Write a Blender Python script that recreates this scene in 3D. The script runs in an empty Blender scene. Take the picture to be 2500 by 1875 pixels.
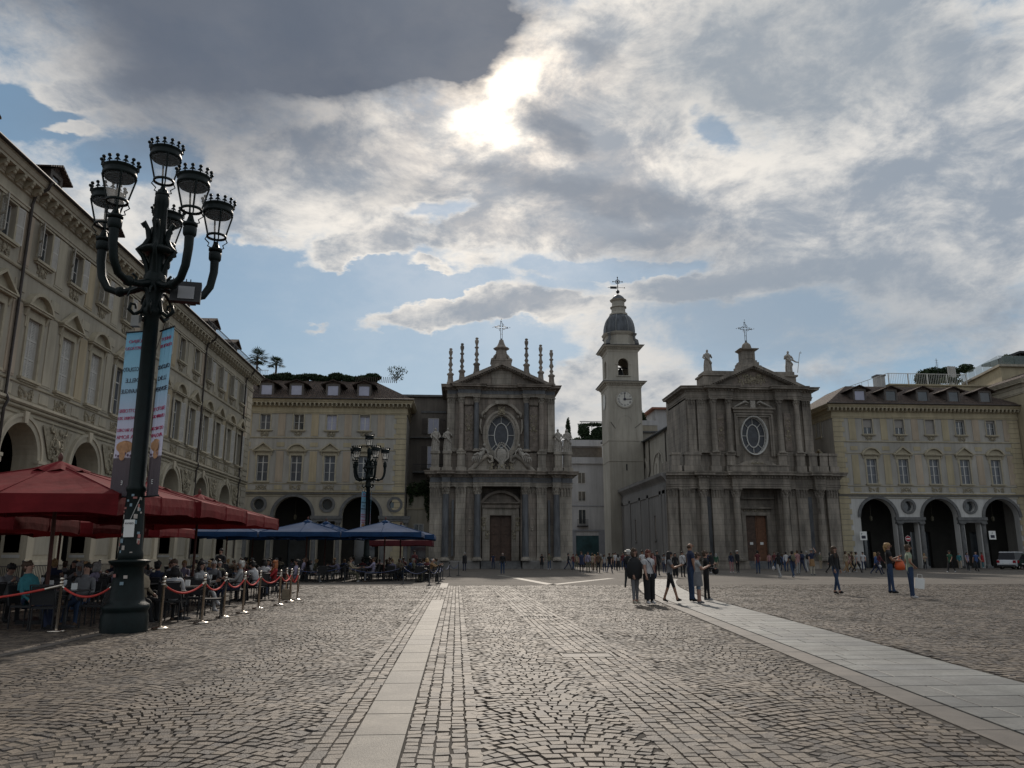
import bpy, math, random
import numpy as np
from mathutils import Vector, Matrix
random.seed(7)
rng = np.random.default_rng(7)
S = bpy.context.scene
COL = S.collection
R = math.radians

# ------------------------------------------------------------------ camera
HC = 1.45
FPX = 1910.0
PITCH = math.atan(419.5/FPX)
YAW = math.atan(135*math.cos(PITCH)/FPX)
cam_d = bpy.data.cameras.new('camera')
cam = bpy.data.objects.new('camera', cam_d)
COL.objects.link(cam)
cam.location = (0, 0, HC)
cam.rotation_euler = (math.pi/2 + PITCH, 0, -YAW)
cam_d.sensor_width = 36.0
cam_d.lens = FPX/2500*36.0
cam_d.clip_start = 0.1
cam_d.clip_end = 2000
S.camera = cam

_fw = Vector((math.sin(YAW)*math.cos(PITCH), math.cos(YAW)*math.cos(PITCH), math.sin(PITCH)))
_rt = Vector((math.cos(YAW), -math.sin(YAW), 0))
_up = _rt.cross(_fw)
def ray(x, y):
    return _fw*FPX + _rt*(x-1250) + _up*(937.5-y)
def on_ground(x, y, z=0.0):          # where a photograph pixel meets the ground
    r = ray(x, y); t = (z-HC)/r.z
    return (r.x*t, r.y*t)

# ------------------------------------------------------------------ light
SUN_EL, SUN_AZ = R(32.8), R(3.35)       # azimuth from +Y towards +X
sd = bpy.data.lights.new('sun', 'SUN')
sd.energy = 2.7
sd.angle = R(1.6)
sd.color = (1.0, 0.90, 0.78)
so = bpy.data.objects.new('sun', sd)
COL.objects.link(so)
_sdir = Vector((math.sin(SUN_AZ)*math.cos(SUN_EL), math.cos(SUN_AZ)*math.cos(SUN_EL), math.sin(SUN_EL)))
so.rotation_euler = _sdir.to_track_quat('Z', 'Y').to_euler()
so.location = (0, 0, 60)

S.view_settings.view_transform = 'Standard'
S.view_settings.look = 'None'
S.view_settings.exposure = 0.0
S.view_settings.gamma = 1.0
S.view_settings.use_curve_mapping = False

# ------------------------------------------------------------------ sky
class E:
    """a tiny expression layer over shader math nodes"""
    nt = None
    def __init__(s, v): s.v = v
    @staticmethod
    def op(o, *a, clamp=False):
        n = E.nt.nodes.new('ShaderNodeMath'); n.operation = o; n.use_clamp = clamp
        for i, x in enumerate(a):
            x = x.v if isinstance(x, E) else x
            if isinstance(x, (int, float)): n.inputs[i].default_value = x
            else: E.nt.links.new(x, n.inputs[i])
        return E(n.outputs[0])
    def __add__(s, o): return E.op('ADD', s, o)
    __radd__ = __add__
    def __sub__(s, o): return E.op('SUBTRACT', s, o)
    def __rsub__(s, o): return E.op('SUBTRACT', o, s)
    def __mul__(s, o): return E.op('MULTIPLY', s, o)
    __rmul__ = __mul__
    def __truediv__(s, o): return E.op('DIVIDE', s, o)
def emax(a, b): return E.op('MAXIMUM', a, b)
def emin(a, b): return E.op('MINIMUM', a, b)
def smooth(x, a, b):
    n = E.nt.nodes.new('ShaderNodeMapRange'); n.interpolation_type = 'SMOOTHSTEP'
    E.nt.links.new(x.v, n.inputs['Value'])
    n.inputs['From Min'].default_value = a; n.inputs['From Max'].default_value = b
    return E(n.outputs['Result'])
def emix(f, a, b):
    n = E.nt.nodes.new('ShaderNodeMix'); n.data_type = 'RGBA'; n.clamp_factor = True
    for k, x in ((0, f), (6, a), (7, b)):
        x = x.v if isinstance(x, E) else x
        if isinstance(x, tuple): n.inputs[k].default_value = (*x, 1)
        elif isinstance(x, (int, float)): n.inputs[k].default_value = x
        else: E.nt.links.new(x, n.inputs[k])
    return E(n.outputs[2])

world = bpy.data.worlds.new('World'); S.world = world; world.use_nodes = True
nt = world.node_tree; nt.nodes.clear(); E.nt = nt
out = nt.nodes.new('ShaderNodeOutputWorld')
bg = nt.nodes.new('ShaderNodeBackground'); bg.inputs['Strength'].default_value = 0.1
nt.links.new(bg.outputs[0], out.inputs[0])
sky = nt.nodes.new('ShaderNodeTexSky'); sky.sky_type = 'NISHITA'; sky.sun_disc = False
sky.sun_elevation = SUN_EL; sky.sun_rotation = SUN_AZ; sky.altitude = 240; sky.air_density = 1.0; sky.dust_density = 1.0; sky.ozone_density = 2.0
tc = nt.nodes.new('ShaderNodeTexCoord')
sep = nt.nodes.new('ShaderNodeSeparateXYZ'); nt.links.new(tc.outputs['Generated'], sep.inputs[0])
dx, dy, dz = (E(sep.outputs[i]) for i in range(3))
def wnoise(scale, detail, rough, off=(0, 0, 0), st=(1, 1, 2.0), dist=0.0):
    m = nt.nodes.new('ShaderNodeMapping'); nt.links.new(tc.outputs['Generated'], m.inputs['Vector'])
    m.inputs['Scale'].default_value = st; m.inputs['Location'].default_value = off
    n = nt.nodes.new('ShaderNodeTexNoise'); nt.links.new(m.outputs[0], n.inputs['Vector'])
    n.inputs['Scale'].default_value = scale; n.inputs['Detail'].default_value = detail
    n.inputs['Roughness'].default_value = rough; n.inputs['Distortion'].default_value = dist
    return E(n.outputs[0])
# bearings over the far end of the square: u to the right, v up (tangents)
yy = emax(dy, 0.08)
u0 = dx/yy; v0 = dz/yy
fwd = smooth(dy, 0.15, 0.45)
na = wnoise(3.2, 5, .6, (3, 1, 0)); nb = wnoise(3.2, 5, .6, (9, 4, 2))
nc = wnoise(9, 5, .65, (5, 2, 1)); nd = wnoise(9, 5, .65, (1, 7, 5))
uw = u0 + (na-.5)*.13 + (nc-.5)*.09
vw = v0 + (nb-.5)*.11 + (nd-.5)*.07
us = u0 + (na-.5)*.14 + (nc-.5)*.09; vs_ = v0 + (nb-.5)*.13 + (nd-.5)*.08
def uv(px, py):
    r = ray(px, py); return r.x/r.y, r.z/r.y
def blob(px, py, rx, ry, rot=0, soft=.5, warp=True, uu=None):
    """1 inside an ellipse centred where the photograph's pixel looks, radii in pixels at frame centre"""
    cu, cv = uv(px, py); k = 1/FPX
    U, V = (us, vs_) if warp == 'soft' else (uw, vw) if warp else (u0, v0)
    c, s = math.cos(R(rot)), math.sin(R(rot))
    du, dv = U-cu, V-cv
    a = (du*c + dv*s)*(1/(rx*k)); b = (dv*c - du*s)*(1/(ry*k))
    d = E.op('SQRT', a*a + b*b)
    return 1 - smooth(d, 1-soft, 1+soft)
# broken cloud cover
cov = wnoise(4.2, 10, .62, (2.2, 5.1, .4), (1, 1, 1.9), .15)
cov2 = wnoise(13, 8, .66, (7.2, 1.1, 3.4), (1, 1, 1.8), .25)
density = (cov-.5)*1.25 + (cov2-.5)*.95 + .46
for (px, py, rx, ry, rot, w) in (                      # gaps of blue, banks of cloud
        (40, 300, 130, 60, -20, -1.1), (330, 400, 110, 70, 0, -.5), (600, 640, 180, 60, 5, -1.0), (820, 690, 260, 60, 8, -1.1), (560, 900, 420, 170, 0, -1.3), (950, 900, 330, 90, 0, -1.0), (1090, 560, 100, 50, 40, -.7), (1130, 700, 120, 26, 10, -.8),
        (1725, 295, 95, 40, -35, -.40), (1640, 235, 80, 26, 10, -.40), (1500, 650, 200, 22, 3, -.6), (1420, 700, 120, 24, 0, -.5), (1260, 860, 130, 60, 0, -.5), (1880, 800, 260, 80, 0, -.35),
        (1760, 110, 560, 170, 10, .6), (2250, 400, 400, 330, 0, .5), (1700, 480, 420, 130, 0, .5), (1450, 250, 260, 160, 0, .5),
        (900, 420, 380, 120, 10, .9), (960, 600, 330, 34, 8, .7), (1150, 765, 230, 34, 3, .95), (750, 800, 75, 22, 30, .9), (1080, 655, 60, 16, -18, .6), (1700, 700, 500, 40, 6, .4),
        (180, 250, 230, 50, 20, .7), (1300, 480, 300, 60, 8, .4), (140, 340, 60, 20, 0, 1.0), (1290, 930, 200, 60, 0, .4)):
    density = density + blob(px, py, rx, ry, rot, .55)*w*fwd
cloud = smooth(density, .12, .60)
thick = smooth(density, .55, 1.5)
shade = wnoise(7.5, 9, .64, (4.4, 3.3, 8.8), (1, 1, 2.0), .3)
shade2 = wnoise(2.6, 4, .5, (1.4, 8.3, 2.8), (1, 1, 2.0), .2)
puff = wnoise(17, 8, .66, (6.1, 2.7, 9.3), (1, 1, 1.5), .5)
lit = smooth((puff-.5)*.27 + shade*.66 + shade2*.34 - thick*.05 + (1-smooth(density, .3, .8))*.10, .40, .63)
# angle from the sun
sdv = (dx*_sdir.x + dy*_sdir.y + dz*_sdir.z)
ang = E.op('ARCCOSINE', emin(sdv, 1.0))
glow = E.op('EXPONENT', ang*(-1/0.13))
glow2 = E.op('EXPONENT', ang*(-1/0.42))
blue = emix(.22, emix(smooth(dz, .05, .55), (2.55, 3.9, 4.95), (1.45, 2.75, 4.1)), E(sky.outputs[0]))
c_grey = (3.05, 3.5, 4.1); c_white = emix(smooth(dz, .10, .42), (5.0, 5.1, 5.2), (6.9, 6.8, 6.6))
ccol = emix(lit, c_grey, c_white)
skyc = emix(cloud*.96, blue, ccol)
def addc(a, f, col):
    n = nt.nodes.new('ShaderNodeMix'); n.data_type = 'RGBA'; n.blend_type = 'ADD'; n.clamp_result = False; n.clamp_factor = False
    nt.links.new(f.v, n.inputs[0]); nt.links.new(a.v, n.inputs[6]); n.inputs[7].default_value = (*col, 1)
    return E(n.outputs[2])
rag = smooth(cov2*.5 + shade*.5, .40, .58)
skyc = addc(skyc, glow2*cloud*(lit*.85+.05), (3.3, 2.8, 2.1))
skyc = addc(skyc, glow*(rag*.75+.25), (6.6, 4.9, 3.1))
core = emax(emax(blob(1240, 190, 90, 82, 0, .6), blob(1160, 275, 125, 62, 35, .7)), blob(1225, 325, 75, 65, 0, .7))
skyc = addc(skyc, core*core*fwd*(rag*.6+.4), (13, 11.2, 8.6))
# dark cloud bank over the left half, and smaller dark shreds
dk = blob(560, -130, 820, 400, 2, .42, 'soft') + blob(480, 290, 420, 180, -8, .75, 'soft')*.75
dk = dk + blob(1060, 40, 205, 140, -20, .30, 'soft') + blob(850, 130, 270, 110, 6, .55, 'soft')
dk = emin(dk, 1.0)*fwd*(1-blob(20, 150, 230, 180, -30, .7, 'soft')*.55)
dnoise = wnoise(3.0, 6, .52, (8.8, 1.9, 6.1), (1, 1, 1.3))
dcol = emix(smooth(dnoise, .3, .72), (1.2, 1.42, 1.85), (1.85, 2.05, 2.45))
skyc = emix(dk*.97, skyc, dcol)
shred = emax(emax(blob(1350, 300, 110, 44, -42, .45), blob(1000, 490, 120, 50, 0, .5)*.5), emax(blob(1480, 480, 290, 45, -6, .5)*.8, blob(1660, 590, 200, 55, 5, .6)*.6))
shred = emax(shred, emax(blob(1440, 130, 70, 40, -40, .5)*.6, blob(1180, 420, 60, 30, 0, .5)*.6))*fwd
skyc = emix(shred*.72, skyc, (2.2, 2.5, 3.0))
upper = blob(1950, 130, 560, 230, 10, .5)*fwd
skyc = emix(upper*.5*(1-dk), skyc, (3.3, 3.7, 4.1))
lowr = blob(2000, 760, 520, 140, 0, .6)*fwd
skyc = emix(lowr*.55, skyc, (3.0, 3.5, 4.1))
below = smooth(dz, -.02, -.12)
skyc = emix(below, skyc, (1.3, 1.25, 1.2))
nt.links.new(skyc.v, bg.inputs['Color'])
world.cycles.sampling_method = 'MANUAL'
world.cycles.sample_map_resolution = 512

# ------------------------------------------------------------------ materials
MATS = {}
def mat(name, col, rough=.75, var=.18, scale=1.5, bump=.0, bscale=20, metal=0.0, spec=.4, col2=None, streak=False, blocks=None, alpha=1.0, emis=None, island=0.0, transl=0.0):
    if name in MATS: return MATS[name]
    m = bpy.data.materials.new(name); m.use_nodes = True
    t = m.node_tree; b = t.nodes['Principled BSDF']
    b.inputs['Roughness'].default_value = rough; b.inputs['Metallic'].default_value = metal
    b.inputs['Specular IOR Level'].default_value = spec; b.inputs['Alpha'].default_value = alpha
    co = t.nodes.new('ShaderNodeTexCoord')
    if col2 is None: col2 = tuple(c*(1-var*1.6) for c in col)
    colA = tuple(min(1, c*(1+var*.6)) for c in col)
    n = t.nodes.new('ShaderNodeTexNoise'); n.inputs['Scale'].default_value = scale; n.inputs['Detail'].default_value = 7; n.inputs['Roughness'].default_value = .68
    src = co.outputs['Object']
    if island: src = t.nodes.new('ShaderNodeNewGeometry').outputs['Position']
    if streak:
        mp = t.nodes.new('ShaderNodeMapping'); mp.inputs['Scale'].default_value = (1, 1, .22); t.links.new(src, mp.inputs[0]); t.links.new(mp.outputs[0], n.inputs['Vector'])
    else: t.links.new(src, n.inputs['Vector'])
    rp = t.nodes.new('ShaderNodeValToRGB'); rp.color_ramp.elements[0].position = .32; rp.color_ramp.elements[1].position = .66
    rp.color_ramp.elements[0].color = (*col2, 1); rp.color_ramp.elements[1].color = (*colA, 1)
    t.links.new(n.outputs[0], rp.inputs[0]); last = rp.outputs[0]
    if island:
        g = t.nodes.new('ShaderNodeNewGeometry'); oi = t.nodes.new('ShaderNodeObjectInfo')
        ad = t.nodes.new('ShaderNodeMath'); ad.operation = 'ADD'; t.links.new(g.outputs['Random Per Island'], ad.inputs[0]); t.links.new(oi.outputs['Random'], ad.inputs[1])
        fr = t.nodes.new('ShaderNodeMath'); fr.operation = 'FRACT'; t.links.new(ad.outputs[0], fr.inputs[0])
        r2 = t.nodes.new('ShaderNodeValToRGB')
        r2.color_ramp.elements[0].color = (1-island, 1-island, 1-island*.9, 1); r2.color_ramp.elements[1].color = (1+island*.8, 1+island*.72, 1+island*.6, 1)
        e = r2.color_ramp.elements.new(.5); e.color = (1, .96, .93, 1)
        t.links.new(fr.outputs[0], r2.inputs[0])
        mx = t.nodes.new('ShaderNodeMix'); mx.data_type = 'RGBA'; mx.blend_type = 'MULTIPLY'; mx.inputs[0].default_value = 1
        t.links.new(last, mx.inputs[6]); t.links.new(r2.outputs[0], mx.inputs[7]); last = mx.outputs[2]
        for sc_, lo_, p0_ in ((.45, .72, .35), (2.3, .80, .42)):
            n3 = t.nodes.new('ShaderNodeTexNoise'); n3.inputs['Scale'].default_value = sc_; n3.inputs['Detail'].default_value = 6; t.links.new(src, n3.inputs['Vector'])
            r3 = t.nodes.new('ShaderNodeMapRange'); t.links.new(n3.outputs[0], r3.inputs[0]); r3.inputs[1].default_value = p0_; r3.inputs[2].default_value = .6; r3.inputs[3].default_value = lo_; r3.inputs[4].default_value = 1.08
            m3 = t.nodes.new('ShaderNodeMix'); m3.data_type = 'RGBA'; m3.blend_type = 'MULTIPLY'; m3.inputs[0].default_value = 1; t.links.new(last, m3.inputs[6]); t.links.new(r3.outputs[0], m3.inputs[7]); last = m3.outputs[2]
    if streak:
        for st_, sc_, lo_, a_, b_ in (((1, 1, .8), .22, .86, .38, .62), ((1.6, 1.6, .10), 2.0, (.87 if blocks else .93), .36, .60)):
            mp2 = t.nodes.new('ShaderNodeMapping'); mp2.inputs['Scale'].default_value = st_; t.links.new(src, mp2.inputs[0])
            n3 = t.nodes.new('ShaderNodeTexNoise'); n3.inputs['Scale'].default_value = sc_; n3.inputs['Detail'].default_value = 5; t.links.new(mp2.outputs[0], n3.inputs['Vector'])
            r3 = t.nodes.new('ShaderNodeMapRange'); t.links.new(n3.outputs[0], r3.inputs[0]); r3.inputs[1].default_value = a_; r3.inputs[2].default_value = b_; r3.inputs[3].default_value = lo_; r3.inputs[4].default_value = 1.06
            m3 = t.nodes.new('ShaderNodeMix'); m3.data_type = 'RGBA'; m3.blend_type = 'MULTIPLY'; m3.inputs[0].default_value = 1; t.links.new(last, m3.inputs[6]); t.links.new(r3.outputs[0], m3.inputs[7]); last = m3.outputs[2]
    if blocks:
        sx_ = t.nodes.new('ShaderNodeSeparateXYZ'); t.links.new(co.outputs['Object'], sx_.inputs[0]); ax_ = t.nodes.new('ShaderNodeMath'); t.links.new(sx_.outputs[0], ax_.inputs[0]); t.links.new(sx_.outputs[1], ax_.inputs[1])
        cx_ = t.nodes.new('ShaderNodeCombineXYZ'); t.links.new(ax_.outputs[0], cx_.inputs[0]); t.links.new(sx_.outputs[2], cx_.inputs[1])
        bk = t.nodes.new('ShaderNodeTexBrick'); t.links.new(cx_.outputs[0], bk.inputs[0]); bk.inputs['Scale'].default_value = 1; bk.inputs['Brick Width'].default_value = blocks[0]; bk.inputs['Row Height'].default_value = blocks[1]; bk.inputs['Mortar Size'].default_value = .018
        bk.inputs['Color1'].default_value = (.92, .92, .92, 1); bk.inputs['Color2'].default_value = (1.06, 1.05, 1.03, 1); bk.inputs['Mortar'].default_value = (.62, .6, .58, 1)
        m3 = t.nodes.new('ShaderNodeMix'); m3.data_type = 'RGBA'; m3.blend_type = 'MULTIPLY'; m3.inputs[0].default_value = 1; t.links.new(last, m3.inputs[6]); t.links.new(bk.outputs[0], m3.inputs[7]); last = m3.outputs[2]
    t.links.new(last, b.inputs['Base Color'])
    if bump:
        n2 = t.nodes.new('ShaderNodeTexNoise'); n2.inputs['Scale'].default_value = bscale; n2.inputs['Detail'].default_value = 5
        t.links.new(co.outputs['Object'], n2.inputs['Vector'])
        bp = t.nodes.new('ShaderNodeBump'); bp.inputs['Strength'].default_value = bump; bp.inputs['Distance'].default_value = .02
        t.links.new(n2.outputs[0], bp.inputs['Height']); t.links.new(bp.outputs[0], b.inputs['Normal'])
    if emis:
        b.inputs['Emission Color'].default_value = (*emis[0], 1); b.inputs['Emission Strength'].default_value = emis[1]
    if transl and alpha < 1:
        tp = t.nodes.new('ShaderNodeBsdfTransparent'); tr = t.nodes.new('ShaderNodeBsdfTranslucent'); t.links.new(last, tr.inputs[0]); b.inputs['Alpha'].default_value = 1
        ma = t.nodes.new('ShaderNodeMixShader'); ma.inputs[0].default_value = transl; t.links.new(b.outputs[0], ma.inputs[1]); t.links.new(tr.outputs[0], ma.inputs[2])
        mb_ = t.nodes.new('ShaderNodeMixShader'); mb_.inputs[0].default_value = alpha; t.links.new(tp.outputs[0], mb_.inputs[1]); t.links.new(ma.outputs[0], mb_.inputs[2]); t.links.new(mb_.outputs[0], t.nodes['Material Output'].inputs[0])
    elif transl:
        tr = t.nodes.new('ShaderNodeBsdfTranslucent'); t.links.new(last, tr.inputs[0])
        ms = t.nodes.new('ShaderNodeMixShader'); ms.inputs[0].default_value = transl
        o = t.nodes['Material Output']; t.links.new(b.outputs[0], ms.inputs[1]); t.links.new(tr.outputs[0], ms.inputs[2]); t.links.new(ms.outputs[0], o.inputs[0])
    MATS[name] = m; return m
# stucco, stone
cream = mat('cream_stucco', (0.415, 0.37, 0.285), .85, .14, .7, .15, 14, streak=True)
greyst = mat('grey_stucco', (0.36, 0.325, 0.26), .85, .14, .8, .15, 14, streak=True)
wallgrey = mat('grey_cream_stucco', (0.365, 0.345, 0.31), .85, .12, .8, .12, 14, streak=True)
yellow = mat('yellow_stucco', (0.41, 0.35, 0.235), .85, .12, .8, .1, 14, streak=True)
ochre = mat('ochre_panel', (0.42, 0.345, 0.23), .85, .12, .9, .1, 14, streak=True)
peach = mat('peach_panel', (0.41, 0.335, 0.255), .85, .12, .9, .1, 14, streak=True)
trimc = mat('trim_stucco', (0.39, 0.345, 0.255), .85, .16, 1.6, .15, 20)
reliefm = mat('relief_stucco', (0.32, 0.28, 0.205), .9, .30, 5, .3, 30)
brownst = mat('brown_stucco', (0.16, 0.14, 0.12), .85, .15, .8, .1, 14, streak=True)
whitest = mat('pale_stucco', (0.5, 0.49, 0.47), .85, .12, .6, .1, 14, streak=True)
church_a = mat('pinkish_stone', (0.275, 0.235, 0.2), .8, .34, 1.0, .3, 12, streak=True, blocks=(1.35, .62))
church_a2 = mat('pale_church_stone', (0.34, 0.305, 0.26), .8, .34, 1.0, .3, 12, streak=True, blocks=(1.35, .62))
marble_d = mat('dark_veined_marble', (0.115, 0.12, 0.13), .5, .35, 2.2, .1, 12, streak=True)
church_b = mat('weathered_granite', (0.275, 0.243, 0.207), .85, .34, 1.1, .35, 12, streak=True, blocks=(1.35, .62))
darkst = mat('dark_slate_stone', (0.13, 0.13, 0.13), .7, .25, 2, .2, 20)
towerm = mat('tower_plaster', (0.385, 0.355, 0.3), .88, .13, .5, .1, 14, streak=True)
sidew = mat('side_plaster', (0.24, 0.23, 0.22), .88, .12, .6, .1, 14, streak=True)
statuem = mat('statue_stone', (0.37, 0.34, 0.3), .85, .28, 6, .3, 30)
slatem = mat('dome_slate', (0.085, 0.095, 0.11), .5, .45, 2.2, .3, 10, streak=True)
woodd = mat('dark_door_wood', (.085, .05, .035), .6, .3, 3, .2, 30)
wooda = mat('door_wood', (.16, .07, .035), .6, .3, 3, .2, 30)
shutm = mat('grey_shutter_paint', (0.5, 0.48, 0.44), .7, .12, 3)
shutd = mat('dark_shutter_paint', (.10, .085, .075), .7, .15, 3)
framem = mat('white_window_frame', (0.55, 0.54, 0.51), .6, .08, 4)
glassd = mat('window_glass', (.05, .058, .065), .07, .3, .8, spec=.9)
curtain = mat('curtained_glass', (.10, .11, .13), .25, .25, 2.0, spec=.7, streak=True)
lilacg = mat('milky_glass', (.38, .38, .48), .25, .1, 1.0, spec=.7)
blindm = mat('roller_blind', (.30, .28, .26), .8, .08, 2)
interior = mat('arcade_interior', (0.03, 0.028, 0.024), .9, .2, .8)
rooft = None
def tile_mat():
    m = bpy.data.materials.new('terracotta_roof_tiles'); m.use_nodes = True; t = m.node_tree; b = t.nodes['Principled BSDF']
    co = t.nodes.new('ShaderNodeTexCoord')
    mp = t.nodes.new('ShaderNodeMapping'); t.links.new(co.outputs['Object'], mp.inputs[0])
    w = t.nodes.new('ShaderNodeTexWave'); w.wave_type = 'BANDS'; w.bands_direction = 'X'; w.inputs['Scale'].default_value = 1.45; w.inputs['Distortion'].default_value = .6; w.inputs['Detail'].default_value = 1
    w2 = t.nodes.new('ShaderNodeTexWave'); w2.bands_direction = 'Z'; w2.wave_profile = 'SAW'; w2.inputs['Scale'].default_value = 1.3; w2.inputs['Distortion'].default_value = .8
    t.links.new(mp.outputs[0], w.inputs[0]); t.links.new(mp.outputs[0], w2.inputs[0])
    n = t.nodes.new('ShaderNodeTexNoise'); n.inputs['Scale'].default_value = 3.5; n.inputs['Detail'].default_value = 6; t.links.new(co.outputs['Object'], n.inputs[0])
    rp = t.nodes.new('ShaderNodeValToRGB'); e = rp.color_ramp.elements; e[0].position = .3; e[0].color = (.035, .028, .025, 1); e[1].position = .75; e[1].color = (.15, .10, .075, 1)
    t.links.new(n.outputs[0], rp.inputs[0]); t.links.new(rp.outputs[0], b.inputs['Base Color']); b.inputs['Roughness'].default_value = .85
    ad = t.nodes.new('ShaderNodeMath'); t.links.new(w.outputs[1], ad.inputs[0]); t.links.new(w2.outputs[1], ad.inputs[1])
    bp = t.nodes.new('ShaderNodeBump'); bp.inputs['Strength'].default_value = 1; bp.inputs['Distance'].default_value = .12
    t.links.new(ad.outputs[0], bp.inputs['Height']); t.links.new(bp.outputs[0], b.inputs['Normal'])
    return m
rooft = tile_mat()
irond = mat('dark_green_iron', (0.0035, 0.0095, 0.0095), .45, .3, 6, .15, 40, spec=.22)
blackm = mat('black_metal', (.02, .02, .022), .5, .2, 5)
copper = mat('dark_downpipe', (.05, .04, .035), .6, .3, 4)
steel = mat('polished_steel', (0.62, 0.55, 0.47), .22, .1, 8, metal=1.0)
lampglass = mat('lantern_glass', (.75, .77, .78), .5, .02, 4, alpha=.17, spec=.1, transl=.7)
redrope = mat('red_rope', (.52, .055, .045), .8, .15, 30, .3, 120)
bluerope = mat('blue_rope', (.05, .07, .16), .8, .15, 30)
redcan = mat('red_canvas', (0.165, 0.015, 0.018), .9, .22, 1.3, .5, 5, spec=.2, transl=.09)
bluecan = mat('blue_canvas', (0.018, 0.05, 0.125), .9, .15, 2.0, .1, 60, spec=.15, transl=.03)
darkred = mat('maroon_canvas', (.10, .015, .02), .85, .15, 2.0, transl=.1)
polewood = mat('brown_pole', (.10, .035, .025), .6, .2, 6)
rattan = mat('black_rattan', (.018, .018, .02), .6, .25, 40, .3, 90)
tabletop = mat('dark_tabletop', (.05, .048, .05), .3, .2, 5)
paper = mat('white_paper', (.72, .72, .70), .7, .04, 3)
ink = mat('dark_ink', (.03, .03, .05), .7, .05, 3)
leafm = mat('dark_foliage', (.030, .055, .022), .7, .4, 2.5, transl=.25)
leafl = mat('green_foliage', (.055, .085, .035), .7, .4, 2.5, transl=.25)
barkm = mat('bark', (.08, .06, .045), .9, .3, 8)
# paving
cobblem = mat('porphyry_cobble', (.118, .096, .075), .63, .24, 14, .3, 60, spec=.38, island=.55)
jointm = mat('joint_sand', (.045, .037, .03), .95, .25, 9, .3, 50)
slabm = mat('granite_slab', (.172, .157, .133), .64, .22, 26, .3, 90, spec=.4, island=.20)
slabg = mat('grey_granite_slab', (.172, .178, .172), .60, .20, 22, .3, 90, spec=.45, island=.20)
slabb = mat('brown_kerb_stone', (.125, .11, .096), .64, .10, 5, .25, 90, spec=.4, island=.1)
# ------------------------------------------------------------------ helpers
def link(o, parent=None):
    COL.objects.link(o)
    if parent is not None: o.parent = parent
    return o
def tag(o, label=None, cat=None, group=None, kind=None):
    if label: o['label'] = label
    if cat: o['category'] = cat
    if group: o['group'] = group
    if kind: o['kind'] = kind
    return o
def thing(name, label, cat, loc=(0, 0, 0), rz=0, group=None):
    o = bpy.data.objects.new(name, None); link(o); o.location = loc; o.rotation_euler = (0, 0, rz); o.empty_display_size = .3
    return tag(o, label, cat, group)
def clone(o, parent=None):
    c = o.copy(); link(c); c.parent = parent
    for ch in list(o.children): clone(ch, c)
    return c
def part(me_or_mb, name, m=None, parent=None, loc=None, rz=None):
    """one object from a mesh builder or a shared mesh"""
    if isinstance(me_or_mb, MB): return me_or_mb.build(name, m, parent, loc)
    o = bpy.data.objects.new(name, me_or_mb); link(o, parent)
    if loc: o.location = loc
    if rz: o.rotation_euler = (0, 0, rz)
    return o

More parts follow.
